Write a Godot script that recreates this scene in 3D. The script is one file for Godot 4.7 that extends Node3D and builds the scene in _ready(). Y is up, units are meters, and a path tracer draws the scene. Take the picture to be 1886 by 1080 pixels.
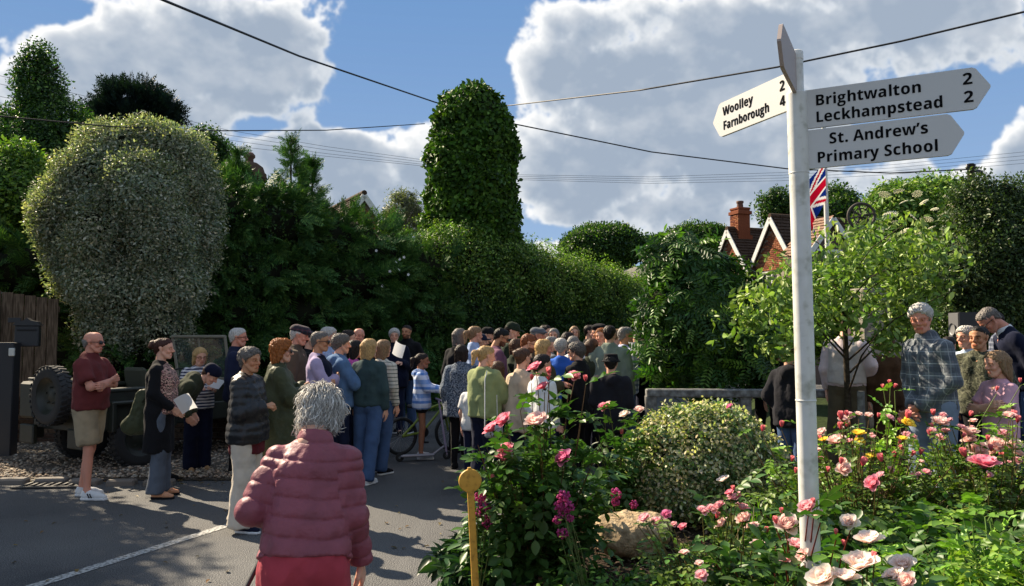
extends Node3D

const F := 1400.0
const PITCH := 0.05566
const EXPO := 2.3
var rng := RandomNumberGenerator.new()
var taken := {}
var M := {}
var noise := FastNoiseLite.new()

# ---------- small helpers ----------
func lc(r: float, g: float, b: float) -> Color:
	return Color(r, g, b).linear_to_srgb()

func hx(s: String) -> Color:   # sRGB hex -> linear, for vertex colours
	return Color(s).srgb_to_linear()

func px(x: float, y: float, d: float) -> Vector3:   # the point d metres ahead of where the photographer stood, seen at pixel x, y
	var u := (x - 943.0) / F
	var w := (540.0 - y) / F
	var c := cos(PITCH)
	var s := sin(PITCH)
	var dir := Vector3(u, w * c + s, -(c - w * s))
	return Vector3(0, 1.7, 0) + dir * (d / -dir.z)

func rr(a: float, b: float) -> float:
	return rng.randf_range(a, b)

func named(s: String) -> String:
	if not taken.has(s):
		taken[s] = 0
		return s
	taken[s] += 1
	return "%s_%03d" % [s, taken[s]]

func tag(o: Node, label: String, category: String, group := "") -> Node:
	o.set_meta("label", label)
	o.set_meta("category", category)
	if group != "":
		o.set_meta("group", group)
	return o

func thing(called: String, label: String, category: String, at := Vector3.ZERO, turn := 0.0, group := "") -> Node3D:
	var o := Node3D.new()
	o.name = named(called)
	add_child(o)
	o.position = at
	o.rotation.y = turn
	tag(o, label, category, group)
	return o

func put(called: String, mesh: Mesh, m: Material, parent: Node = null, xf := Transform3D.IDENTITY) -> MeshInstance3D:
	var o := MeshInstance3D.new()
	o.mesh = mesh
	if m != null:
		o.material_override = m
	if parent == null:
		o.name = named(called)
		add_child(o)
	else:
		o.name = called
		parent.add_child(o, true)
	o.transform = xf
	return o

func setting(called: String, mesh: Mesh, m: Material) -> MeshInstance3D:
	var o := put(called, mesh, m)
	o.set_meta("kind", "structure")
	return o

func mat(key: String, c: Color, rough := 0.8, spec := 0.5, vcol := false) -> StandardMaterial3D:
	if M.has(key):
		return M[key]
	var m := StandardMaterial3D.new()
	m.resource_name = key
	m.albedo_color = c
	m.roughness = rough
	m.metallic_specular = spec
	m.vertex_color_use_as_albedo = vcol
	M[key] = m
	return m

func noise_tex(key: String, size: int, freq: float, ramp: Array, oct := 4, as_normal := false, kind := FastNoiseLite.TYPE_SIMPLEX_SMOOTH) -> NoiseTexture2D:
	if M.has(key):
		return M[key]
	var t := NoiseTexture2D.new()
	t.width = size
	t.height = size
	t.seamless = true
	t.as_normal_map = as_normal
	t.bump_strength = 6.0
	var n := FastNoiseLite.new()
	n.noise_type = kind
	n.frequency = freq
	n.fractal_octaves = oct
	n.seed = key.hash() % 1000
	t.noise = n
	if ramp.size() > 0:
		var g := Gradient.new()
		var offs := PackedFloat32Array()
		var cols := PackedColorArray()
		for k in ramp.size():
			offs.append(ramp[k][0])
			cols.append(ramp[k][1])
		g.offsets = offs
		g.colors = cols
		t.color_ramp = g
	M[key] = t
	return t

func tri_mat(m: StandardMaterial3D, scale: float, world := true) -> StandardMaterial3D:
	m.uv1_triplanar = true
	m.uv1_world_triplanar = world
	m.uv1_scale = Vector3.ONE * scale
	return m

# ---------- mesh builder: faces are given counter-clockwise as seen from outside ----------
class MB:
	var v := PackedVector3Array()
	var n := PackedVector3Array()
	var c := PackedColorArray()
	var i := PackedInt32Array()
	var col := Color.WHITE

	func vert(p: Vector3, nn: Vector3) -> int:
		v.append(p)
		n.append(nn)
		c.append(col)
		return v.size() - 1

	func tri(a: Vector3, b: Vector3, d: Vector3) -> void:
		var nn := (b - a).cross(d - a).normalized()
		var k := vert(a, nn)
		vert(b, nn)
		vert(d, nn)
		i.append_array([k, k + 2, k + 1])

	func quad(a: Vector3, b: Vector3, d: Vector3, e: Vector3) -> void:
		var nn := (b - a).cross(d - a).normalized()
		var k := vert(a, nn)
		vert(b, nn)
		vert(d, nn)
		vert(e, nn)
		i.append_array([k, k + 2, k + 1, k, k + 3, k + 2])

	func box(mid: Vector3, size: Vector3, basis := Basis.IDENTITY, bev := 0.0) -> void:
		var h := size * 0.5
		var b := minf(bev, minf(h.x, minf(h.y, h.z)) * 0.9)
		if b <= 0.0:
			for ax in 3:
				for s in [-1.0, 1.0]:
					var u := Vector3.ZERO
					var w := Vector3.ZERO
					var nn := Vector3.ZERO
					nn[ax] = s * h[ax]
					u[(ax + 1) % 3] = h[(ax + 1) % 3]
					w[(ax + 2) % 3] = h[(ax + 2) % 3] * s
					quad(mid + basis * (nn - u - w), mid + basis * (nn + u - w), mid + basis * (nn + u + w), mid + basis * (nn - u + w))
			return
		for ax in 3:
			for s in [-1.0, 1.0]:
				var u := Vector3.ZERO
				var w := Vector3.ZERO
				var nn := Vector3.ZERO
				nn[ax] = s * h[ax]
				u[(ax + 1) % 3] = h[(ax + 1) % 3] - b
				w[(ax + 2) % 3] = (h[(ax + 2) % 3] - b) * s
				quad(mid + basis * (nn - u - w), mid + basis * (nn + u - w), mid + basis * (nn + u + w), mid + basis * (nn - u + w))
		for ax in 3:
			var a1 := (ax + 1) % 3
			var a2 := (ax + 2) % 3
			for s in [-1.0, 1.0]:
				for t in [-1.0, 1.0]:
					var e := Vector3.ZERO
					e[ax] = h[ax] - b
					var p := Vector3.ZERO
					p[a1] = s * h[a1]
					p[a2] = t * (h[a2] - b)
					var q := Vector3.ZERO
					q[a1] = s * (h[a1] - b)
					q[a2] = t * h[a2]
					if s * t > 0:
						quad(mid + basis * (p - e), mid + basis * (q - e), mid + basis * (q + e), mid + basis * (p + e))
					else:
						quad(mid + basis * (q - e), mid + basis * (p - e), mid + basis * (p + e), mid + basis * (q + e))
		for sx in [-1.0, 1.0]:
			for sy in [-1.0, 1.0]:
				for sz in [-1.0, 1.0]:
					var a := Vector3(sx * h.x, sy * (h.y - b), sz * (h.z - b))
					var d := Vector3(sx * (h.x - b), sy * h.y, sz * (h.z - b))
					var e := Vector3(sx * (h.x - b), sy * (h.y - b), sz * h.z)
					if sx * sy * sz > 0:
						tri(mid + basis * a, mid + basis * d, mid + basis * e)
					else:
						tri(mid + basis * a, mid + basis * e, mid + basis * d)

	func tube(path: Array, radii: Array, seg := 8, caps := true) -> void:
		var last := path.size() - 1
		var up := Vector3.UP
		var rings := []
		for k in path.size():
			var t: Vector3 = (path[mini(k + 1, last)] - path[maxi(k - 1, 0)]).normalized()
			var sx := t.cross(up)
			if sx.length() < 0.05:
				sx = t.cross(Vector3.RIGHT)
			sx = sx.normalized()
			var sy := sx.cross(t).normalized()
			up = sy
			var r: float = radii[k] if k < radii.size() else radii[-1]
			var first := v.size()
			for j in seg:
				var a := TAU * j / seg
				var o := sx * cos(a) + sy * sin(a)
				vert(path[k] + o * r, o)
			rings.append(first)
		for k in last:
			for j in seg:
				var a: int = rings[k] + j
				var b: int = rings[k] + (j + 1) % seg
				var d: int = rings[k + 1] + j
				var e: int = rings[k + 1] + (j + 1) % seg
				i.append_array([a, b, d, b, e, d])
		if caps:
			for k in [0, last]:
				var t: Vector3 = (path[1] - path[0]).normalized() * -1.0 if k == 0 else (path[last] - path[last - 1]).normalized()
				var m := vert(path[k], t)
				var first := v.size()
				for j in seg:
					vert(v[rings[k] + j], t)
				for j in seg:
					var a := first + j
					var b := first + (j + 1) % seg
					if k != 0:
						i.append_array([m, a, b])
					else:
						i.append_array([m, b, a])

	func lathe(prof: Array, seg := 16, xf := Transform3D.IDENTITY, a0 := 0.0, a1 := TAU) -> void:
		# profile of Vector2(radius, height), from bottom to top
		var cnt := prof.size()
		var base := v.size()
		for j in seg + 1:
			var a := lerpf(a0, a1, float(j) / seg)
			for k in cnt:
				var d: Vector2 = prof[mini(k + 1, cnt - 1)] - prof[maxi(k - 1, 0)]
				var nn := Vector3(d.y * cos(a), -d.x, d.y * sin(a)).normalized()
				vert(xf * Vector3(prof[k].x * cos(a), prof[k].y, prof[k].x * sin(a)), (xf.basis * nn).normalized())
		for j in seg:
			for k in cnt - 1:
				var a := base + j * cnt + k
				var b := a + cnt
				i.append_array([a, b, a + 1, b, b + 1, a + 1])

	func ball(mid: Vector3, rad: Vector3, seg := 12, rows := 8, bs := Basis.IDENTITY) -> void:
		var base := v.size()
		for k in rows + 1:
			var e := PI * k / rows - PI / 2
			for j in seg + 1:
				var a := TAU * j / seg
				var o := Vector3(cos(e) * cos(a), sin(e), cos(e) * sin(a))
				vert(mid + bs * (o * rad), (bs * (o / rad)).normalized())
		for k in rows:
			for j in seg:
				var a := base + k * (seg + 1) + j
				var b := a + seg + 1
				i.append_array([a, a + 1, b, a + 1, b + 1, b])

	func leaf(at: Vector3, dir: Vector3, nrm: Vector3, ln: float, wd: float, fold := 0.18, droop := 0.15) -> void:
		var d := dir.normalized()
		var s := d.cross(nrm).normalized()
		var u := s.cross(d)
		var k := v.size()
		var tip := at + d * ln - u * (ln * droop)
		var mid := at + d * (ln * 0.45) - u * (wd * fold)
		var lf := at + d * (ln * 0.42) - s * (wd * 0.5) + u * (wd * 0.05)
		var rt := at + d * (ln * 0.42) + s * (wd * 0.5) + u * (wd * 0.05)
		vert(at, u)
		vert(lf, (u + s * 0.45).normalized())
		vert(tip, (u + d * 0.3).normalized())
		vert(rt, (u - s * 0.45).normalized())
		vert(mid, u)
		i.append_array([k, k + 1, k + 4, k + 1, k + 2, k + 4, k + 2, k + 3, k + 4, k + 3, k, k + 4])

	func oval(at: Vector3, dir: Vector3, nrm: Vector3, ln: float, wd: float, fold := 0.12, droop := 0.2) -> void:
		# a broader leaf: rows across, two halves
		var d := dir.normalized()
		var s := d.cross(nrm).normalized()
		var u := s.cross(d)
		var k := v.size()
		var ws := [0.1, 0.78, 1.0, 0.72, 0.0]
		for r in 5:
			var t := r / 4.0
			var mid := at + d * (ln * t) - u * (ln * droop * t * t)
			var hw: float = wd * 0.5 * ws[r]
			vert(mid - s * hw + u * (hw * fold * 2.0), (u + s * 0.4).normalized())
			vert(mid, u)
			vert(mid + s * hw + u * (hw * fold * 2.0), (u - s * 0.4).normalized())
		for r in 4:
			var a := k + r * 3
			i.append_array([a, a + 3, a + 1, a + 1, a + 3, a + 4, a + 1, a + 4, a + 2, a + 2, a + 4, a + 5])

	func add(o: MB, xf := Transform3D.IDENTITY, tint := Color.WHITE) -> void:
		var k := v.size()
		for q in o.v.size():
			v.append(xf * o.v[q])
			n.append((xf.basis * o.n[q]).normalized())
			c.append(o.c[q] * tint)
		var flip := xf.basis.determinant() < 0.0
		for q in range(0, o.i.size(), 3):
			if flip:
				i.append_array([o.i[q] + k, o.i[q + 2] + k, o.i[q + 1] + k])
			else:
				i.append_array([o.i[q] + k, o.i[q + 1] + k, o.i[q + 2] + k])

	func done() -> ArrayMesh:
		var a := []
		a.resize(Mesh.ARRAY_MAX)
		a[Mesh.ARRAY_VERTEX] = v
		a[Mesh.ARRAY_NORMAL] = n
		a[Mesh.ARRAY_COLOR] = c
		a[Mesh.ARRAY_INDEX] = i
		var m := ArrayMesh.new()
		if v.size() > 0:
			m.add_surface_from_arrays(Mesh.PRIMITIVE_TRIANGLES, a)
		return m

func prism(pts: Array, depth: float, xf := Transform3D.IDENTITY) -> MB:
	# polygon in x, y (counter-clockwise), extruded along -z..+z
	var b := MB.new()
	var poly := PackedVector2Array(pts)
	var t := Geometry2D.triangulate_polygon(poly)
	var area := 0.0
	for k in poly.size():
		area += poly[k].cross(poly[(k + 1) % poly.size()])
	if area < 0:
		poly.reverse()
		t = Geometry2D.triangulate_polygon(poly)
	var h := depth * 0.5
	for k in range(0, t.size(), 3):
		var p := poly[t[k]]
		var q := poly[t[k + 1]]
		var r := poly[t[k + 2]]
		if (q - p).cross(r - p) < 0:
			var sw := q
			q = r
			r = sw
		b.tri(xf * Vector3(p.x, p.y, h), xf * Vector3(q.x, q.y, h), xf * Vector3(r.x, r.y, h))
		b.tri(xf * Vector3(p.x, p.y, -h), xf * Vector3(r.x, r.y, -h), xf * Vector3(q.x, q.y, -h))
	for k in poly.size():
		var p := poly[k]
		var q := poly[(k + 1) % poly.size()]
		b.quad(xf * Vector3(p.x, p.y, h), xf * Vector3(p.x, p.y, -h), xf * Vector3(q.x, q.y, -h), xf * Vector3(q.x, q.y, h))
	return b

func text_mesh(s: String, height: float, depth := 0.002, bold := true) -> TextMesh:
	var f := SystemFont.new()
	f.font_names = PackedStringArray(["Droid Sans"])
	f.font_weight = 700 if bold else 400
	var t := TextMesh.new()
	t.text = s
	t.font = f
	t.font_size = 64
	t.pixel_size = height / 64.0
	t.depth = depth
	t.horizontal_alignment = HORIZONTAL_ALIGNMENT_LEFT
	t.vertical_alignment = VERTICAL_ALIGNMENT_CENTER
	return t
# ---------- sky: clouds computed over directions ----------
var cloud_blobs := [
	[330, 110, 300, 165, 1.0], [95, 130, 130, 140, 0.95], [60, 250, 160, 110, 0.7], [470, 75, 135, 105, 0.9], [250, 230, 200, 90, 0.75], [430, 190, 60, 45, 0.4], [30, 92, 42, 26, 0.45],
	[610, 330, 250, 150, 1.0], [560, 235, 85, 55, 0.6], [740, 300, 120, 100, 0.7], [500, 420, 330, 90, 0.8], [775, 152, 60, 26, 0.4], [120, 380, 260, 120, 0.7],
	[1240, 190, 300, 210, 1.05], [1040, 120, 120, 130, 0.85], [1080, 300, 160, 170, 0.9], [1420, 60, 330, 120, 0.95], [1700, 20, 260, 95, 0.95], [1400, 300, 200, 150, 0.9],
	[1180, 390, 260, 60, 0.55], [1200, 440, 300, 26, 0.4], [1890, 270, 75, 70, 0.75], [1700, 310, 80, 45, 0.5], [1640, 350, 120, 60, 0.6], [1890, 340, 200, 70, 0.6], [1800, 90, 90, 30, 0.35],
]
var cloud_holes := [[700, 130, 130, 130, 1.2], [650, 212, 95, 32, 0.9], [880, 130, 80, 220, 1.0], [1740, 220, 130, 100, 1.1], [1800, 190, 90, 90, 0.9], [50, 6, 100, 44, 1.0], [470, 222, 70, 30, 0.7], [1010, 428, 90, 18, 0.6], [1600, 360, 60, 30, 0.3], [420, 150, 60, 30, 0.15]]
var n_big := FastNoiseLite.new()
var n_fine := FastNoiseLite.new()

func cloud_at(x: float, y: float) -> float:
	var cov := -1.0
	for b in cloud_blobs:
		var dx: float = (x - b[0]) / b[2]
		var dy: float = (y - b[1]) / b[3]
		var q := dx * dx + dy * dy
		if q < 3.0:
			cov = maxf(cov, b[4] * (1.0 - sqrt(q)) + 0.06)
	if cov < -0.75:
		return cov
	for b in cloud_holes:
		var dx: float = (x - b[0]) / b[2]
		var dy: float = (y - b[1]) / b[3]
		cov -= b[4] * maxf(0.0, 1.0 - sqrt(dx * dx + dy * dy))
	return cov + 0.42 * n_big.get_noise_2d(x, y * 1.25) + 0.26 * n_fine.get_noise_2d(x, y)

func sky_color(dens: float, lit: float, up: float) -> Color:
	var blue := Color(0.105, 0.25, 0.53).lerp(Color(0.40, 0.54, 0.73), pow(clampf(1.0 - up, 0.0, 1.0), 3.2))
	var a := smoothstep(-0.09, 0.2, dens)
	var thick := smoothstep(0.02, 0.55, dens)
	var grey := Color(0.47, 0.54, 0.63).lerp(Color(0.33, 0.40, 0.50), thick)
	var white := Color(0.95, 0.95, 0.94)
	var cl := grey.lerp(white, clampf(lit, 0.0, 1.0))
	return blue.lerp(cl, a)

func make_sky() -> PanoramaSkyMaterial:
	for n in [n_big, n_fine]:
		n.noise_type = FastNoiseLite.TYPE_SIMPLEX_SMOOTH
		n.fractal_type = FastNoiseLite.FRACTAL_FBM
	n_big.seed = 11
	n_big.frequency = 0.0058
	n_big.fractal_octaves = 3
	n_fine.seed = 5
	n_fine.frequency = 0.021
	n_fine.fractal_octaves = 5
	n_fine.fractal_gain = 0.58
	var W := 4096
	var H := 2048
	# coarse whole sphere
	var cw := 512
	var ch := 256
	var small := Image.create_empty(cw, ch, false, Image.FORMAT_RGB8)
	var n3 := FastNoiseLite.new()
	n3.frequency = 1.7
	n3.fractal_octaves = 5
	n3.seed = 3
	for r in ch / 2 + 2:
		var el := PI / 2 - (r + 0.5) / ch * PI
		for q in cw:
			var az := (q + 0.5) / cw * TAU
			var d := Vector3(sin(az) * cos(el), sin(el), -cos(az) * cos(el))
			var k := 1.0 / (maxf(d.y, 0.0) + 0.35)
			var dn := n3.get_noise_3d(d.x * k, d.y * 0.8, d.z * k) * 0.9 + 0.08
			small.set_pixel(q, r, sky_color(dn, smoothstep(0.3, -0.02, dn) * 0.8, maxf(d.y, 0.0)).linear_to_srgb())
	for r in range(ch / 2 + 1, ch):
		for q in cw:
			small.set_pixel(q, r, Color(0.42, 0.44, 0.46))
	small.resize(W, H, Image.INTERPOLATE_BILINEAR)
	# the part ahead, finely
	var c0 := -468
	var cn := 936
	var rows := 380
	var r0 := H / 2 - rows + 14
	var dens := []
	dens.resize(rows)
	var lines := []
	lines.resize(rows)
	var job := func(r: int) -> void:
		var line := PackedFloat32Array()
		line.resize(cn)
		var el := PI / 2 - (r0 + r + 0.5) / H * PI
		for q in cn:
			var az := (c0 + q + 0.5) / W * TAU
			var x := tan(az) * F + 943.0
			var y := 618.0 - F * tan(el) / cos(az)
			line[q] = cloud_at(x, y)
		dens[r] = line
	var id := WorkerThreadPool.add_group_task(job, rows)
	WorkerThreadPool.wait_for_group_task_completion(id)
	var paint := func(r: int) -> void:
		var out := PackedColorArray()
		out.resize(cn)
		var line: PackedFloat32Array = dens[r]
		var el := PI / 2 - (r0 + r + 0.5) / H * PI
		for q in cn:
			var d := line[q]
			# towards the sun, up and to the left: how much cloud lies in between
			var block := 0.0
			for s in 6:
				var t := 3 + s * s * 1.6
				var rq := clampi(r - int(t * 0.75), 0, rows - 1)
				var cq := clampi(q - int(t), 0, cn - 1)
				block += maxf(dens[rq][cq], 0.0)
			var lit := exp(-block * 1.4)
			lit = lit * 1.1 * smoothstep(-0.06, 0.1, d)
			lit += 0.3 * smoothstep(0.42, 0.12, d) * smoothstep(0.0, 0.12, d)
			lit += clampf(0.22 * (n_big.get_noise_2d(q * 1.6 + 700.0, r * 2.6) + 0.12) + 0.2 * n_fine.get_noise_2d(q * 0.9 + 300.0, r * 1.5), -0.08, 0.3) * smoothstep(0.0, 0.25, d)
			lit += 0.12 * n_fine.get_noise_2d(q * 1.3, r * 1.6)
			out[q] = sky_color(d, lit, sin(maxf(el, 0.0)))
		lines[r] = out
	id = WorkerThreadPool.add_group_task(paint, rows)
	WorkerThreadPool.wait_for_group_task_completion(id)
	for r in rows:
		var line: PackedColorArray = lines[r]
		for q in cn:
			var edge := minf(minf(q, cn - 1 - q) / 50.0, r / 50.0)
			var at := (c0 + q + W) % W
			var cc := line[q].linear_to_srgb()
			if edge < 1.0:
				cc = small.get_pixel(at, r0 + r).lerp(cc, smoothstep(0.0, 1.0, edge))
			small.set_pixel(at, r0 + r, cc)
	var sm := PanoramaSkyMaterial.new()
	sm.panorama = ImageTexture.create_from_image(small)
	return sm
# ---------- materials ----------
func leaf_mat(key: String, rough: float, spec: float, through: float, tint := Color(0.8, 1.0, 0.3)) -> StandardMaterial3D:
	var m := mat(key, Color.WHITE, rough, spec, true)
	m.backlight_enabled = true
	m.backlight = Color(tint.r * through, tint.g * through, tint.b * through).linear_to_srgb()
	return m

func materials() -> void:
	leaf_mat("leaf", 0.5, 0.4, 0.75)
	leaf_mat("leaf_glossy", 0.42, 0.4, 0.65)
	leaf_mat("leaf_vine", 0.55, 0.35, 0.45)
	leaf_mat("needle", 0.6, 0.3, 0.4)
	leaf_mat("petal", 0.6, 0.3, 1.0, Color(1, 0.88, 0.86))
	var bark := mat("bark", lc(0.09, 0.07, 0.05), 0.9, 0.2)
	bark.albedo_texture = noise_tex("bark_t", 256, 0.03, [[0.0, Color(0.45, 0.45, 0.45)], [1.0, Color(1, 1, 1)]])
	tri_mat(bark, 3.0)
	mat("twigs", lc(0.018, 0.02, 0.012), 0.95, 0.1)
	var asphalt := mat("asphalt", lc(0.28, 0.282, 0.285), 0.82, 0.4)
	asphalt.albedo_texture = noise_tex("asph_t", 1024, 0.16, [[0.0, Color(0.25, 0.25, 0.26)], [0.42, Color(0.62, 0.62, 0.62)], [0.62, Color(0.86, 0.85, 0.84)], [1.0, Color(1, 1, 1)]], 3)
	tri_mat(asphalt, 0.55)
	asphalt.heightmap_enabled = true
	asphalt.heightmap_scale = 1.1
	asphalt.heightmap_texture = noise_tex("asph_h", 1024, 0.12, [], 3)
	asphalt.detail_enabled = true
	asphalt.detail_blend_mode = BaseMaterial3D.BLEND_MODE_MUL
	asphalt.detail_uv_layer = BaseMaterial3D.DETAIL_UV_2
	asphalt.detail_albedo = noise_tex("asph_d", 512, 0.008, [[0.0, Color(0.6, 0.61, 0.63)], [0.4, Color(0.86, 0.86, 0.86)], [1.0, Color(1, 1, 0.99)]], 5)
	asphalt.uv2_triplanar = true
	asphalt.uv2_world_triplanar = true
	asphalt.uv2_scale = Vector3.ONE * 0.09
	var soil := mat("soil", lc(0.085, 0.062, 0.045), 0.95, 0.2)
	soil.albedo_texture = noise_tex("soil_t", 512, 0.06, [[0.0, Color(0.4, 0.4, 0.4)], [1.0, Color(1, 1, 1)]])
	tri_mat(soil, 1.2)
	soil.heightmap_enabled = true
	soil.heightmap_scale = 2.0
	soil.heightmap_texture = noise_tex("soil_h", 512, 0.05, [])
	var gravel := mat("gravel", lc(0.27, 0.23, 0.19), 0.9, 0.3)
	gravel.albedo_texture = noise_tex("grav_t", 512, 0.09, [[0.0, Color(0.3, 0.3, 0.3)], [0.5, Color(0.75, 0.74, 0.72)], [1.0, Color(1, 1, 1)]], 3, false, FastNoiseLite.TYPE_CELLULAR)
	tri_mat(gravel, 1.0)
	gravel.heightmap_enabled = true
	gravel.heightmap_scale = 1.6
	gravel.heightmap_texture = noise_tex("grav_h", 512, 0.09, [], 2, false, FastNoiseLite.TYPE_CELLULAR)
	var grass := mat("grass_ground", lc(0.05, 0.075, 0.025), 0.95, 0.2)
	grass.albedo_texture = noise_tex("grass_t", 512, 0.05, [[0.0, Color(0.5, 0.5, 0.45)], [1.0, Color(1, 1, 1)]])
	tri_mat(grass, 0.4)
	mat("paint_line", lc(0.40, 0.40, 0.385), 0.8)
	var wht := mat("white_paint", lc(0.78, 0.78, 0.76), 0.38, 0.5)
	wht.albedo_texture = noise_tex("wht_t", 512, 0.012, [[0.0, Color(0.66, 0.66, 0.60)], [0.33, Color(0.92, 0.92, 0.90)], [1.0, Color(1, 1, 1)]], 5)
	tri_mat(wht, 1.3)
	mat("sign_face", lc(0.60, 0.60, 0.585), 0.5, 0.4)
	mat("sign_text", lc(0.008, 0.008, 0.009), 0.9, 0.1)
	mat("sign_back", lc(0.40, 0.33, 0.30), 0.6)
	var mortar := mat("mortar", lc(0.30, 0.26, 0.21), 0.95, 0.2)
	tri_mat(mortar, 1.0)
	for k in 5:
		var c: Color = [lc(0.36, 0.13, 0.06), lc(0.43, 0.17, 0.08), lc(0.30, 0.10, 0.05), lc(0.46, 0.21, 0.11), lc(0.25, 0.09, 0.06)][k]
		var b := mat("brick%d" % k, c, 0.9, 0.25)
		b.albedo_texture = noise_tex("brick_t", 256, 0.04, [[0.0, Color(0.65, 0.62, 0.6)], [1.0, Color(1, 1, 1)]])
		tri_mat(b, 2.0)
	for k in 4:
		var c: Color = [lc(0.12, 0.075, 0.05), lc(0.15, 0.10, 0.07), lc(0.10, 0.065, 0.05), lc(0.17, 0.12, 0.085)][k]
		var b := mat("old_brick%d" % k, c, 0.95, 0.2)
		b.albedo_texture = M["brick_t"]
		tri_mat(b, 2.0)
	var tile := mat("roof_tile", lc(0.11, 0.075, 0.055), 0.9, 0.25)
	tile.albedo_texture = noise_tex("tile_t", 512, 0.035, [[0.0, Color(0.45, 0.42, 0.4)], [0.5, Color(0.8, 0.78, 0.75)], [1.0, Color(1, 1, 1)]], 5)
	tri_mat(tile, 0.7)
	mat("wire", lc(0.015, 0.015, 0.018), 0.6)
	mat("dark_metal", lc(0.02, 0.02, 0.022), 0.45, 0.5)
	mat("steel", lc(0.5, 0.5, 0.5), 0.35, 0.5).metallic = 0.8
	mat("black_plastic", lc(0.018, 0.018, 0.02), 0.5)
	var wood := mat("wood", lc(0.22, 0.16, 0.11), 0.85, 0.3)
	wood.albedo_texture = noise_tex("wood_t", 256, 0.02, [[0.0, Color(0.5, 0.48, 0.46)], [1.0, Color(1, 1, 1)]], 5)
	wood.uv1_triplanar = true
	wood.uv1_scale = Vector3(6, 0.6, 6)
	var rail := mat("rail_wood", lc(0.32, 0.33, 0.33), 0.85, 0.3)
	rail.albedo_texture = M["wood_t"]
	tri_mat(rail, 2.0)
	var stone := mat("stone", lc(0.5, 0.4, 0.27), 0.92, 0.25)
	stone.albedo_texture = noise_tex("stone_t", 512, 0.02, [[0.0, Color(0.4, 0.36, 0.33)], [0.45, Color(0.85, 0.82, 0.78)], [1.0, Color(1, 1, 1)]], 6)
	tri_mat(stone, 1.1)
	stone.heightmap_enabled = true
	stone.heightmap_scale = 2.5
	stone.heightmap_texture = noise_tex("stone_h", 512, 0.03, [], 5)
	var memo := mat("memorial_stone", lc(0.33, 0.32, 0.28), 0.9, 0.25)
	memo.albedo_texture = M["stone_t"]
	tri_mat(memo, 0.8)

# ---------- foliage ----------
func pick(cols: Array, r: RandomNumberGenerator, vary := 0.25) -> Color:
	var a: Color = cols[r.randi() % cols.size()]
	var b: Color = cols[r.randi() % cols.size()]
	var c := a.lerp(b, r.randf())
	var k := 1.45 * (1.0 + r.randf_range(-vary, vary))
	return Color(c.r * k * 1.1, c.g * k * 0.9, c.b * k * 1.15)

func rdir(r: RandomNumberGenerator) -> Vector3:
	var y := r.randf_range(-1.0, 1.0)
	var a := r.randf() * TAU
	var q := sqrt(1.0 - y * y)
	return Vector3(q * cos(a), y, q * sin(a))

func clump(cnt: int, ln: float, wd: float, rad: Vector3, cols: Array, sd: int, broad := false, droop := 0.15, up := 0.7) -> ArrayMesh:
	var r := RandomNumberGenerator.new()
	r.seed = sd
	var b := MB.new()
	for k in cnt:
		var o := rdir(r)
		var p := o * rad * pow(r.randf(), 0.45)
		var d := (o + rdir(r) * 0.8 + Vector3(0, -droop, 0)).normalized()
		var nn := (Vector3(0, up, 0) + o * 0.5 + rdir(r) * 0.55).normalized()
		if absf(nn.dot(d)) > 0.95:
			nn = (nn + Vector3(0.3, 0.2, 0.5)).normalized()
		b.col = pick(cols, r)
		var s := r.randf_range(0.7, 1.2)
		if broad:
			b.oval(p, d, nn, ln * s, wd * s, 0.12, droop)
		else:
			b.leaf(p, d, nn, ln * s, wd * s, 0.2, droop)
	return b.done()

func spray(cnt: int, ln: float, cols: Array, sd: int) -> ArrayMesh:
	# a flat conifer spray: side blades along a stem, the stem along +y
	var r := RandomNumberGenerator.new()
	r.seed = sd
	var b := MB.new()
	for st in 3:
		var lean := Vector3(r.randf_range(-0.5, 0.5), 1.0, r.randf_range(-0.35, 0.35)).normalized()
		var side := lean.cross(Vector3(r.randf_range(-0.4, 0.4), 0, 1)).normalized()
		var nn := side.cross(lean)
		var sl := ln * r.randf_range(0.7, 1.1)
		for k in cnt:
			var t := (k + 0.5) / cnt
			for s in [-1.0, 1.0]:
				b.col = pick(cols, r)
				var d: Vector3 = lean * 0.75 + side * s * 0.8 + nn * r.randf_range(-0.25, 0.25)
				b.leaf(lean * sl * t, d, nn, sl * 0.42 * (1.1 - t * 0.75) * r.randf_range(0.7, 1.2), sl * 0.07, 0.1, 0.2)
		b.col = pick(cols, r)
		b.leaf(lean * sl * 0.9, lean, nn, sl * 0.3, sl * 0.06)
	return b.done()

func pinnate(pairs: int, ln: float, wd: float, leaf_ln: float, cols: Array, sd: int, broad := true, droop := 0.3) -> MB:
	# one compound leaf along +z, its face up
	var r := RandomNumberGenerator.new()
	r.seed = sd
	var b := MB.new()
	b.col = pick(cols, r) * Color(0.9, 0.8, 0.8)
	var path := []
	for k in 5:
		var t := k / 4.0
		path.append(Vector3(0, -droop * ln * t * t, ln * t))
	b.tube(path, [0.0022, 0.0016, 0.001], 3, false)
	b.col = pick(cols, r)
	var base := b.col
	for k in pairs:
		var t := 0.3 + 0.65 * k / maxf(1.0, pairs - 0.5)
		var p := Vector3(0, -droop * ln * t * t, ln * t)
		for s in [-1.0, 1.0]:
			b.col = base * Color(1, 1, 1).lerp(Color(0.75, 0.8, 0.7), r.randf())
			b.oval(p, Vector3(s, r.randf_range(-0.3, 0.1), 0.45), Vector3(r.randf_range(-0.25, 0.25), 1, r.randf_range(-0.25, 0.25)), leaf_ln * r.randf_range(0.85, 1.1) * (1.0 - 0.2 * (1 - t)), wd)
	b.col = base
	b.oval(path[4], Vector3(0, -0.3, 1), Vector3(0, 1, 0.2), leaf_ln * 1.15, wd * 1.1)
	return b

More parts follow.
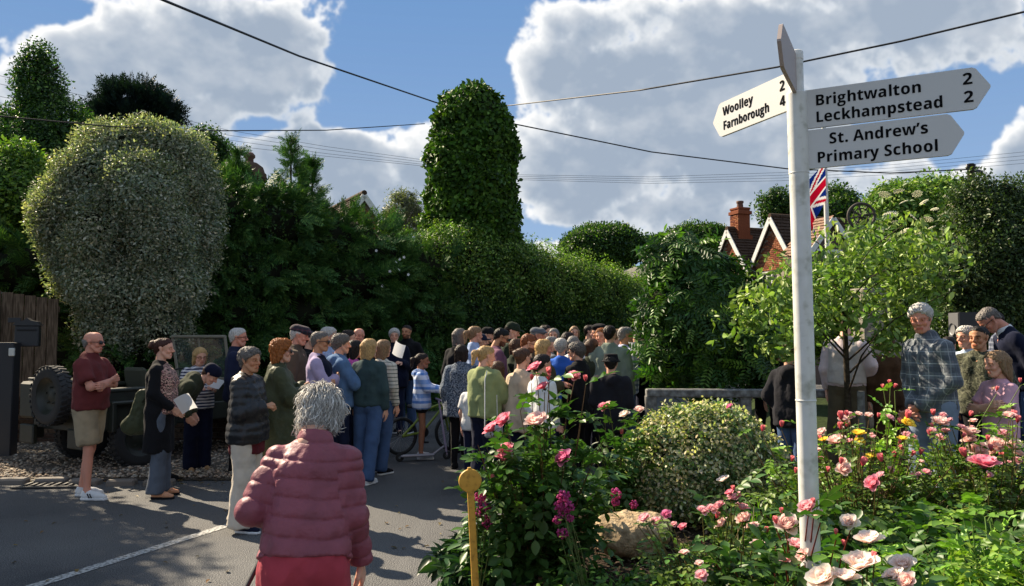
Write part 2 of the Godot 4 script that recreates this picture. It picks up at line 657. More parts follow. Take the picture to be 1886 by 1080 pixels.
func shell(lobes: Array, cnt: int, lo := 0.8, hi := 1.05, floor_y := 0.05) -> Array:
	var w := []
	var total := 0.0
	for l in lobes:
		var q: Vector3 = l[1]
		total += q.x * q.y + q.y * q.z + q.x * q.z
		w.append(total)
	var out := []
	var tries := 0
	while out.size() < cnt and tries < cnt * 6:
		tries += 1
		var pickd := rng.randf() * total
		var k := 0
		while w[k] < pickd:
			k += 1
		var c: Vector3 = lobes[k][0]
		var q: Vector3 = lobes[k][1]
		var o := rdir(rng)
		var p := c + o * q * rng.randf_range(lo, hi)
		if p.y < floor_y:
			continue
		var hid := false
		for m in lobes.size():
			if m != k:
				var e: Vector3 = (p - lobes[m][0]) / lobes[m][1]
				if e.length_squared() < 0.55:
					hid = true
					break
		if hid:
			continue
		var rough := noise.get_noise_3dv(p * 2.2 + Vector3(5, 9, 2))
		if rough < -0.3 and rng.randf() < 0.75:
			continue
		p += (o / q).normalized() * rough * minf(q.x, q.y) * 0.38
		out.append([p, (o / q).normalized()])
	return out

func strew(parent: Node, called: String, meshes: Array, m: Material, pts: Array, smin: float, smax: float, up := 0.4, tint_lo := 0.75, tint_hi := 1.2, warm := 0.1) -> void:
	var sets := []
	for q in meshes.size():
		sets.append([])
	for p in pts:
		sets[rng.randi() % meshes.size()].append(p)
	for q in meshes.size():
		if sets[q].is_empty():
			continue
		var mm := MultiMesh.new()
		mm.transform_format = MultiMesh.TRANSFORM_3D
		mm.use_colors = true
		mm.mesh = meshes[q]
		mm.instance_count = sets[q].size()
		for k in sets[q].size():
			var y: Vector3 = (sets[q][k][1] + Vector3(0, up, 0) + rdir(rng) * 0.35).normalized()
			var x := y.cross(rdir(rng)).normalized()
			var b := Basis(x, y, x.cross(y)) * rng.randf_range(smin, smax)
			mm.set_instance_transform(k, Transform3D(b, sets[q][k][0]))
			var g := rng.randf_range(tint_lo, tint_hi)
			var h := rng.randf_range(-warm, warm)
			mm.set_instance_color(k, Color(g * (1.0 + h), g, g * (1.0 - h)))
		var o := MultiMeshInstance3D.new()
		o.name = called
		o.multimesh = mm
		o.material_override = m
		o.set_meta("kind", "stuff")
		parent.add_child(o, true)

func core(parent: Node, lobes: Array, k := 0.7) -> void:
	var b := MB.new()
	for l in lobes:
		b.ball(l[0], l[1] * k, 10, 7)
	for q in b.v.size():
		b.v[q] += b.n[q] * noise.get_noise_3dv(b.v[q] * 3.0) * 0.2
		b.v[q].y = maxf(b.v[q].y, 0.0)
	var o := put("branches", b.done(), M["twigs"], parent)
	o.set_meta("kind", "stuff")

func trunk(parent: Node, base: Vector3, top: Vector3, r: float, limbs: int, spread: float, m: Material = null) -> void:
	var b := MB.new()
	var path := []
	for k in 6:
		var t := k / 5.0
		path.append(base.lerp(top, t) + Vector3(rr(-1, 1), 0, rr(-1, 1)) * r * 0.6 * t)
	b.tube(path, [r * 1.3, r, r * 0.9, r * 0.75, r * 0.6, r * 0.3], 9)
	for k in limbs:
		var t := rr(0.35, 0.95)
		var p := base.lerp(top, t)
		var a := rr(0, TAU)
		var e := p + Vector3(cos(a) * spread, spread * rr(0.3, 0.9), sin(a) * spread) * rr(0.5, 1.0)
		var mid := p.lerp(e, 0.5) + Vector3(0, spread * 0.08, 0)
		b.tube([p, mid, e], [r * 0.4 * (1.3 - t), r * 0.28 * (1.3 - t), r * 0.1], 6)
	put("trunk", b.done(), m if m else M["bark"], parent)

func tree(called: String, label: String, category: String, lobes: Array, meshes: Array, m: Material, cnt: int, smin: float, smax: float, root: Vector3, r: float, group := "", fill := 0.62, up := 0.4, tlo := 0.7, thi := 1.25) -> Node3D:
	var t := thing(called, label, category, root, 0.0, group)
	var loc := []
	var top := Vector3.ZERO
	for l in lobes:
		loc.append([l[0] - root, l[1]])
		if l[0].y - root.y > top.y:
			top = l[0] - root
	if r > 0:
		trunk(t, Vector3.ZERO, top, r, 7, loc[0][1].x * 0.7)
	if fill > 0:
		core(t, loc, fill)
	strew(t, "crown" if r > 0 else "foliage", meshes, m, shell(loc, cnt), smin, smax, up, tlo, thi)
	return t

func lobe(x: float, y: float, d: float, rx: float, ry: float, rz := 0.0) -> Array:   # px position and pixel radii at depth d
	return [px(x, y, d), Vector3(rx * d / F, ry * d / F, (rz if rz > 0 else rx) * d / F)]

func around(x: float, y: float, d: float, rx: float, ry: float, cnt: int, each: float) -> Array:
	# a big lobe broken into many bumps
	var out := [lobe(x, y, d, rx * 0.8, ry * 0.8)]
	for k in cnt:
		var o := rdir(rng)
		out.append(lobe(x + o.x * rx * 0.68, y - o.y * ry * 0.68, d + o.z * rx * 0.5 * d / F, rx * each * rr(0.7, 1.2), ry * each * rr(0.7, 1.2)))
	return out

func build_plants() -> void:
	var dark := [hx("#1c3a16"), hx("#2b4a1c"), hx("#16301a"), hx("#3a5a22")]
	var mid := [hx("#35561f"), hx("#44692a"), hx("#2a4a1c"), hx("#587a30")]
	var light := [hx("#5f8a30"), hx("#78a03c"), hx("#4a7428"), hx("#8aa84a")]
	var con := [hx("#2c5024"), hx("#3e6430"), hx("#325626"), hx("#527634")]
	var hedge_leaf := []
	var bright_leaf := []
	var con_spray := []
	var tree_leaf := []
	for k in 3:
		hedge_leaf.append(clump(46, 0.075, 0.042, Vector3(0.26, 0.24, 0.26), dark + mid, 20 + k))
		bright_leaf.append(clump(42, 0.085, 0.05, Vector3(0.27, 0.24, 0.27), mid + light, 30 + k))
		con_spray.append(spray(9, 0.42, con, 40 + k))
		tree_leaf.append(clump(60, 0.13, 0.08, Vector3(0.5, 0.42, 0.5), dark + mid, 50 + k))
	# the long hedge behind the crowd
	var h := thing("hedge", "tall clipped hedge of mixed dark greenery running behind the crowd along the lane", "hedge", Vector3(-6, 0, -12.4))
	var a := Vector3(-6.4, 0, -13.2)
	var e := Vector3(5.4, 0, -26.6)
	var lobes_con := []
	var lobes_leaf := []
	var lobes_bright := []
	var steps := 26
	for k in steps + 1:
		var t := float(k) / steps
		var p := a.lerp(e, t)
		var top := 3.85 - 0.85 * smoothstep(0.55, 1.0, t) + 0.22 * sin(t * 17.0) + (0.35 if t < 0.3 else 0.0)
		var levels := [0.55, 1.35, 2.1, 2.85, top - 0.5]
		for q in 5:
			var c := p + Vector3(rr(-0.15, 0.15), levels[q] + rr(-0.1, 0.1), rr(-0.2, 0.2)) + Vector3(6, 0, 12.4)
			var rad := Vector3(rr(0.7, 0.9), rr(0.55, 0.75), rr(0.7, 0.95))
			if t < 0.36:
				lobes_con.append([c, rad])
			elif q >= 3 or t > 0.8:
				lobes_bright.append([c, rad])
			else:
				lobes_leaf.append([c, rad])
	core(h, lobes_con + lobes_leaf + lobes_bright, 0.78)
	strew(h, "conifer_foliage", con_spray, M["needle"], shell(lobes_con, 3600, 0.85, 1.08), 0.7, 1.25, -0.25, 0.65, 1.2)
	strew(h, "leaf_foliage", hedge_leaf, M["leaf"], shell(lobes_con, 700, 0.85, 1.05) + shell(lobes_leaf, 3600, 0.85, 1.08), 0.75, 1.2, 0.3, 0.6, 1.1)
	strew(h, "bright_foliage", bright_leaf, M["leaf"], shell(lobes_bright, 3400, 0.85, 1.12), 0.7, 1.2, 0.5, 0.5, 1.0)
	# loose shoots standing out of the hedge top
	var shoots := []
	for k in 260:
		var t := rr(0.36, 1.0)
		var p := a.lerp(e, t) + Vector3(6, 0, 12.4) + Vector3(rr(-0.5, 0.5), 3.9 - 0.85 * smoothstep(0.55, 1.0, t) + rr(-0.1, 0.55), rr(-0.5, 0.5))
		shoots.append([p, Vector3(rr(-0.3, 0.3), 1, 0)])
	strew(h, "shoots", bright_leaf, M["leaf"], shoots, 0.35, 0.8, 0.8, 0.8, 1.3)
	# white blossoms dotted on the hedge
	for s in [[693, 462], [718, 500], [736, 478], [744, 474], [730, 482], [752, 506], [735, 497], [704, 527]]:
		var b := MB.new()
		for q in 5:
			b.leaf(Vector3.ZERO, Vector3(cos(q * 1.257), sin(q * 1.257), 0.3), Vector3(0, 0, 1), 0.035, 0.032)
		put("blossom", b.done(), mat("blossom", lc(0.75, 0.75, 0.72)), h, Transform3D(Basis.IDENTITY, px(s[0], s[1], 15.6) - h.position))
	# young conifers growing out of the hedge
	var spires := [[537, 250, 15.4, 60, 240], [438, 272, 15.0, 15, 190], [575, 290, 16.0, 40, 180], [505, 345, 15.0, 44, 150], [415, 315, 14.8, 40, 150], [588, 368, 16.2, 36, 130]]
	for q in spires.size():
		var s: Array = spires[q]
		var tip := px(s[0], s[1], s[2])
		var root := Vector3(tip.x, 0, tip.z)
		var t := thing("young_conifer", ["tallest feathery young conifer rising from the hedge top", "thin young conifer beside the round brick chimney", "slender pale conifer tip just past the tallest one", "bushy lower conifer in front of the tallest one", "short conifer between round bush and brick chimney", "low conifer next to the tiled gable roof"][q], "conifer", root, 0.0, "young conifers in the hedge")
		trunk(t, Vector3(0, 2.6, 0), Vector3(0, tip.y, 0), 0.03, 0, 0.3)
		var pts := []
		var hh: float = s[4] * s[2] / F
		for k in 210:
			var f := rng.randf()
			var w: float = s[3] * s[2] / F * (0.03 + 0.97 * pow(f, 0.9)) * rr(0.3, 1.0) * (0.75 + 0.35 * sin(f * 26.0))
			var an := rr(0, TAU)
			pts.append([Vector3(cos(an) * w, tip.y - hh * f - 0.1, sin(an) * w), Vector3(cos(an), 0.15, sin(an))])
		strew(t, "needles", con_spray, M["needle"], pts, 0.4, 0.85, 0.5, 0.8, 1.4)
		var leader := []
		for k in 26:
			leader.append([Vector3(rr(-0.03, 0.03), tip.y - 0.5 * k / 26.0 - 0.12, rr(-0.03, 0.03)), Vector3(rr(-0.6, 0.6), 1, rr(-0.6, 0.6))])
		strew(t, "leader", con_spray, M["needle"], leader, 0.25, 0.45, 0.6, 0.8, 1.2)
	# dark hedge at the gate
	var gl := []
	for k in 9:
		for q in 4:
			gl.append([Vector3(-12.5 + k * 0.85, 0.5 + q * 0.8, -14.2 + rr(-0.1, 0.1)), Vector3(0.8, 0.65, 0.8)])
	tree("hedge", "dark lower hedge behind the wooden gate boards", "hedge", gl, con_spray, M["needle"], 1500, 0.7, 1.1, Vector3(-9, 0, -14.2), 0.0, "", 0.75, -0.2, 0.6, 1.1)
	# the great round variegated bush
	var var_cols := [hx("#8a9a78"), hx("#6e8262"), hx("#a8b08c"), hx("#506846"), hx("#7c8c6c")]
	var var_leaf := []
	for k in 3:
		var_leaf.append(clump(64, 0.062, 0.032, Vector3(0.25, 0.25, 0.25), var_cols, 60 + k))
	var dl := [lobe(238, 430, 12.8, 132, 160), lobe(235, 290, 12.9, 84, 66), lobe(118, 400, 12.4, 50, 74), lobe(345, 350, 12.8, 52, 74), lobe(205, 520, 12.2, 74, 66), lobe(300, 510, 12.4, 66, 76), lobe(215, 590, 12.4, 56, 56), lobe(292, 596, 12.4, 42, 50), lobe(170, 330, 12.3, 62, 58), lobe(262, 350, 12.0, 64, 70), lobe(95, 365, 12.8, 30, 36), lobe(315, 275, 12.8, 56, 46), lobe(358, 430, 12.8, 40, 70), lobe(140, 470, 12.3, 50, 50), lobe(190, 425, 11.9, 54, 60), lobe(290, 430, 12.0, 56, 62), lobe(200, 262, 12.8, 48, 38), lobe(250, 250, 12.9, 46, 32)]
	for l in dl:
		l[0] += Vector3(0.02, -0.06, 0)
		l[1] *= 0.92
	tree("round_bush", "great domed bush with pale variegated leaves behind the jeep", "bush", dl, var_leaf, M["leaf"], 5200, 0.65, 1.1, Vector3(-6.4, 0, -12.8), 0.09, "", 0.82, 0.3, 0.75, 1.25)
	# trees beyond, at the edge of the picture and out of it
	var t1 := around(60, 330, 19.0, 120, 140, 12, 0.4) + [lobe(72, 160, 19, 34, 50), lobe(70, 115, 19, 16, 34), lobe(100, 240, 19, 66, 66), lobe(30, 260, 19, 40, 60)]
	tree("tall_tree", "tall broadleaf tree with a pointed top above the wooden gate", "tree", t1, tree_leaf, M["leaf"], 1500, 0.35, 0.8, Vector3(-12.0, 0, -19.3), 0.25, "", 0.35)
	var t2 := [lobe(245, 200, 24, 44, 34), lobe(270, 215, 24, 40, 26), lobe(200, 225, 24, 30, 22), lobe(178, 240, 24, 18, 18), lobe(235, 240, 24, 60, 30), lobe(290, 205, 24, 22, 12), lobe(250, 172, 24, 22, 14)]
	tree("pine_tree", "dark flat-topped pine standing behind the round variegated bush", "tree", t2, [spray(9, 0.6, [hx("#14231c"), hx("#1c2e24"), hx("#223326")], 70), spray(9, 0.6, [hx("#14231c"), hx("#1c2e24")], 71)], M["needle"], 800, 0.6, 1.1, Vector3(-12.0, 0, -24), 0.2, "", 0.55)
	var t3 := around(376, 300, 21, 40, 60, 6, 0.5)
	tree("round_tree", "mid green tree peeping out beside the round variegated bush", "tree", t3, tree_leaf, M["leaf"], 420, 0.4, 0.7, Vector3(-8.4, 0, -21), 0.16, "", 0.6)
	var t4 := around(20, 380, 15.5, 90, 110, 9, 0.45)
	tree("broad_tree", "leafy tree with sun-flecked lower boughs over the gate hedge", "tree", t4, bright_leaf, M["leaf"], 1300, 0.7, 1.25, Vector3(-10.4, 0, -15.8), 0.16, "", 0.45)
	for s in [[Vector3(-10.8, 5.4, -10.2), 2.5, 2.6], [Vector3(-12.4, 6.0, -6.0), 2.6, 2.7]]:
		var lo := [[s[0], Vector3(s[1], s[2], s[1]) * 0.75]]
		for k in 9:
			lo.append([s[0] + rdir(rng) * Vector3(s[1], s[2], s[1]) * 0.6, Vector3.ONE * rr(0.8, 1.3)])
		tree("roadside_tree", "spreading tree beside the lane that shades the " + ("gravel" if s[0].z < -8.0 else "near road"), "tree", lo, tree_leaf, M["leaf"], 900, 0.7, 1.2, Vector3(s[0].x, 0, s[0].z), 0.22, "trees shading the lane", 0.5)
	# the tower of creeper
	var creeper := []
	var vine_cols := [hx("#33561a"), hx("#436a22"), hx("#264414"), hx("#537a2a")]
	for k in 3:
		creeper.append(clump(30, 0.115, 0.08, Vector3(0.18, 0.15, 0.18), vine_cols, 80 + k, true, 0.5, 0.5))
	var tw := thing("creeper_tower", "tall round-topped tower wholly covered in green creeper", "tower", Vector3(-1.07, 0, -20.2))
	var prof := [[1.19, 0.0], [1.19, 3.0], [1.15, 4.5], [1.1, 5.8], [1.01, 6.9], [0.88, 7.6], [0.63, 8.08], [0.28, 8.33], [0.02, 8.4]]
	var lp := []
	for q in prof:
		lp.append(Vector2(q[0] - 0.12, q[1]))
	lp[-1].x = 0.0
	var lb := MB.new()
	lb.lathe(lp, 28)
	for q in lb.v.size():
		lb.v[q] += lb.n[q] * noise.get_noise_3dv(lb.v[q] * 2.0) * 0.15
	put("wall", lb.done(), mat("vine_wall", lc(0.03, 0.035, 0.018), 0.95, 0.1), tw)
	var tp := []
	for k in 2900:
		var y := rr(1.5, 8.42)
		var rad := 0.0
		for q in prof.size() - 1:
			if y >= prof[q][1] and y <= prof[q + 1][1]:
				rad = lerpf(prof[q][0], prof[q + 1][0], (y - prof[q][1]) / (prof[q + 1][1] - prof[q][1]))
		if rng.randf() > rad / 1.19 + 0.12:
			continue
		var an := rr(0, TAU)
		var bump := noise.get_noise_3d(cos(an) * 3.0, y * 2.6, sin(an) * 3.0) * 0.3
		tp.append([Vector3(cos(an) * (rad + bump - 0.03), y, sin(an) * (rad + bump - 0.03)), Vector3(cos(an), 0.15 + maxf(0.0, (y - 7.2) * 1.2), sin(an))])
	strew(tw, "creeper", creeper, M["leaf_vine"], tp, 0.75, 1.3, -0.1, 0.7, 1.25)
	# trees far off
	var birch := [clump(40, 0.16, 0.06, Vector3(0.3, 0.62, 0.3), [hx("#5f6e4a"), hx("#75825a"), hx("#4a5a3a")], 90, false, 0.9)]
	var bl := [lobe(742, 372, 32, 20, 16), lobe(735, 395, 32, 26, 22), lobe(752, 388, 32, 24, 22), lobe(728, 415, 32, 24, 20), lobe(756, 412, 32, 22, 22)]
	tree("birch_tree", "small pale birch with drooping twigs beside the creeper tower", "tree", bl, birch, M["leaf"], 330, 0.4, 0.8, Vector3(-4.6, 0, -32), 0.1, "", 0.0, -0.3)
	var far_leaf := [clump(60, 0.3, 0.2, Vector3(0.9, 0.7, 0.9), dark + mid, 95), clump(60, 0.3, 0.2, Vector3(0.9, 0.7, 0.9), dark + mid, 96)]
	var f1 := around(1105, 460, 62, 86, 48, 16, 0.36)
	tree("large_tree", "large dark round tree far beyond the end of the hedge", "tree", f1, far_leaf, M["leaf"], 1300, 0.45, 0.9, Vector3(7.1, 0, -62), 0.4, "", 0.6)
	var f2 := around(1285, 448, 70, 60, 28, 8, 0.45)
	tree("distant_tree", "distant rounded tree next to the cottage chimney", "tree", f2, far_leaf, M["leaf"], 600, 0.45, 0.85, Vector3(17.1, 0, -70), 0.3, "", 0.6)
	var f3 := around(1220, 462, 66, 40, 22, 6, 0.45)
	tree("distant_tree", "lower distant tree between the large dark tree and the cottage", "tree", f3, far_leaf, M["leaf"], 400, 0.4, 0.8, Vector3(13.0, 0, -66), 0.3, "", 0.6)
	var f4 := [lobe(1415, 385, 45, 18, 26), lobe(1440, 372, 45, 20, 20), lobe(1545, 372, 45, 26, 26), lobe(1520, 395, 45, 60, 24), lobe(1560, 390, 45, 30, 22)]
	tree("dark_tree", "dark tree rising behind the cottage roof", "tree", f4, far_leaf, M["leaf"], 420, 0.35, 0.7, Vector3(18.5, 0, -45), 0.3, "", 0.5)
	var fb := []
	for k in 22:
		fb.append([Vector3(-60 + k * 7.0, rr(2, 4), -95 + rr(-4, 4)), Vector3(rr(4, 6), rr(3, 4.5), 4)])
	var belt := thing("woodland", "distant belt of trees closing the view beyond the village", "woodland", Vector3(0, 0, -95))
	var fbl := []
	for l in fb:
		fbl.append([l[0] + Vector3(0, 0, 95), l[1]])
	core(belt, fbl, 0.75)
	strew(belt, "foliage", far_leaf, M["leaf"], shell(fbl, 1500), 0.8, 1.4)
	# shrubs and trees on the far verge
	var pin := []
	for k in 4:
		pin.append(pinnate(6, 0.34, 0.03, 0.085, [hx("#2f5a20"), hx("#3f6a24"), hx("#55802c"), hx("#284a1e")], 100 + k, true, 0.35).done())
	var ml := around(1290, 598, 9.5, 104, 130, 16, 0.42) + [lobe(1238, 482, 9.5, 52, 44), lobe(1284, 484, 9.4, 42, 42), lobe(1228, 655, 9.3, 42, 58), lobe(1370, 640, 9.3, 62, 80)]
	var ms := thing("glossy_shrub", "broad dark shrub with long feathered leaves beside the crowd", "shrub", Vector3(2.35, 0.2, -9.5))
	var mloc := []
	for l in ml:
		mloc.append([l[0] - ms.position, l[1]])
	core(ms, mloc, 0.66)
	strew(ms, "foliage", pin, M["leaf_glossy"], shell(mloc, 2600, 0.7, 1.1, 0.3), 0.6, 1.15, 0.15, 0.65, 1.35)
	trunk(ms, Vector3(0, -0.1, 0), Vector3(0, 1.6, 0), 0.05, 8, 0.6)
	var elder := [clump(40, 0.13, 0.07, Vector3(0.32, 0.26, 0.32), mid + light, 110, false, 0.3), clump(40, 0.13, 0.07, Vector3(0.32, 0.26, 0.32), mid + light, 111, false, 0.3)]
	var el := around(1690, 440, 17, 110, 92, 14, 0.42) + [lobe(1650, 375, 17, 40, 34), lobe(1720, 360, 17, 50, 30), lobe(1625, 430, 17, 44, 50), lobe(1580, 560, 16.5, 90, 70), lobe(1480, 590, 17.5, 80, 60)]
	var eo := tree("elder_tree", "elder in bloom with flat cream flower heads behind the memorial", "tree", el, elder, M["leaf"], 2000, 0.55, 1.05, Vector3(9.0, 0.2, -17), 0.12, "", 0.62)
	var umb := MB.new()
	for k in 46:
		var an := k * 2.4
		var q := 0.115 * sqrt(k / 46.0)
		umb.col = hx("#e8e4c4")
		umb.ball(Vector3(q * cos(an), 0.01 + rr(-0.006, 0.006) - q * q * 1.5, q * sin(an)), Vector3(0.014, 0.008, 0.014), 5, 3)
	var um := umb.done()
	var um_m := mat("elderflower", Color.WHITE, 0.8, 0.2, true)
	for s in [[1722, 385], [1680, 398], [1702, 372], [1735, 395], [1650, 410], [1665, 372], [1640, 395], [1715, 420], [1690, 432], [1745, 425], [1620, 420], [1600, 442], [1758, 378], [1708, 404], [1668, 425], [1730, 440], [1640, 440], [1760, 410], [1590, 466], [1720, 465], [1772, 440], [1612, 478], [1690, 357], [1655, 352], [1742, 362], [1630, 358], [1700, 470], [1660, 480], [1738, 478], [1580, 500]]:
		var sp := px(s[0], s[1], 15.5)
		put("flower_head", um, um_m, eo, Transform3D(Basis.from_euler(Vector3(rr(0.1, 0.7), rr(0, 6), rr(-0.4, 0.4))) * rr(0.7, 1.2), sp - eo.position))
	var ev := [clump(52, 0.07, 0.038, Vector3(0.27, 0.27, 0.27), [hx("#2c4420"), hx("#3a5428"), hx("#4a6030"), hx("#25381c")], 120), clump(52, 0.07, 0.038, Vector3(0.27, 0.27, 0.27), [hx("#2c4420"), hx("#3a5428"), hx("#566c38")], 121)]
	var vl := around(1850, 500, 13.5, 110, 150, 16, 0.4) + [lobe(1790, 420, 13.5, 40, 70), lobe(1850, 370, 13.5, 40, 40), lobe(1800, 360, 13.5, 18, 36), lobe(1770, 520, 13.5, 40, 70), lobe(1800, 590, 13.5, 60, 60), lobe(1900, 560, 13.5, 90, 80), lobe(1720, 560, 14.5, 60, 70), lobe(1660, 540, 15, 60, 60)]
	tree("evergreen_shrub", "tall grey-green evergreen behind the black loudspeaker", "shrub", vl, ev, M["leaf_glossy"], 3300, 0.6, 1.1, Vector3(8.7, 0.2, -13.6), 0.1, "", 0.72)
	# small-leaved staked tree by the signpost
	var st_leaf := []
	for k in 3:
		st_leaf.append(clump(9, 0.075, 0.036, Vector3(0.1, 0.09, 0.1), [hx("#5a7c34"), hx("#6f9040"), hx("#4a6a2c"), hx("#8aa858")], 130 + k, true, 0.35))
	var sl := [lobe(1545, 500, 6.6, 90, 60, 100), lobe(1640, 480, 6.6, 90, 62, 100), lobe(1430, 545, 6.6, 62, 50, 80), lobe(1560, 560, 6.6, 120, 50, 110), lobe(1705, 500, 6.6, 46, 50, 60), lobe(1375, 590, 6.5, 44, 34, 50), lobe(1660, 585, 6.5, 52, 36, 50), lobe(1475, 615, 6.4, 56, 34, 40), lobe(1690, 445, 6.6, 26, 24, 40), lobe(1480, 540, 6.6, 50, 40, 60), lobe(1410, 535, 6.6, 24, 26, 30), lobe(1445, 640, 6.4, 40, 26, 40), lobe(1635, 630, 6.3, 34, 24, 40)]
	var so := thing("staked_tree", "slender young tree with loose small leaves, tied to a stake", "tree", Vector3(2.9, 0.27, -6.6))
	var sloc := []
	for l in sl:
		sloc.append([l[0] - so.position, l[1]])
	trunk(so, Vector3.ZERO, Vector3(0, 2.2, 0), 0.03, 16, 0.95)
	var stk := MB.new()
	stk.tube([Vector3(0.1, -0.1, 0.03), Vector3(0.1, 0.95, 0.03)], [0.032], 8)
	stk.box(Vector3(0.05, 0.62, 0.02), Vector3(0.14, 0.04, 0.07))
	put("stake", stk.done(), M["rail_wood"], so)
	strew(so, "crown", st_leaf, M["leaf_glossy"], shell(sloc, 560, 0.1, 1.45, 0.6), 0.6, 1.2, 0.3, 0.75, 1.3)
# ---------- ground and setting ----------
func bed_edge(d: float) -> float:
	return lerpf(-0.42, 2.5, smoothstep(5.9, 8.2, d)) + maxf(0.0, d - 8.2) * 0.3

func bed_h(x: float, d: float) -> float:
	var t := (x - bed_edge(d)) / 0.55
	return 0.3 * smoothstep(0.0, 1.0, t) + 0.03 * noise.get_noise_2d(x * 3.0, d * 3.0) * smoothstep(0.0, 0.4, t)

func sheet(x0: float, x1: float, z0: float, z1: float, y: float, nx := 1, nz := 1, fn = null) -> ArrayMesh:
	var b := MB.new()
	for j in nz + 1:
		for i in nx + 1:
			var x := lerpf(x0, x1, float(i) / nx)
			var z := lerpf(z0, z1, float(j) / nz)
			var h := y
			if fn != null:
				h = fn.call(x, z)
			b.vert(Vector3(x, h, z), Vector3.UP)
	for j in nz:
		for i in nx:
			var a := j * (nx + 1) + i
			b.i.append_array([a, a + 1, a + nx + 1, a + 1, a + nx + 2, a + nx + 1])
	if fn != null:
		for j in range(0, nz + 1):
			for i in range(0, nx + 1):
				var a := j * (nx + 1) + i
				var dx := b.v[j * (nx + 1) + mini(i + 1, nx)] - b.v[j * (nx + 1) + maxi(i - 1, 0)]
				var dz := b.v[mini(j + 1, nz) * (nx + 1) + i] - b.v[maxi(j - 1, 0) * (nx + 1) + i]
				b.n[a] = dz.cross(dx).normalized() * signf(dz.cross(dx).y)
	return b.done()

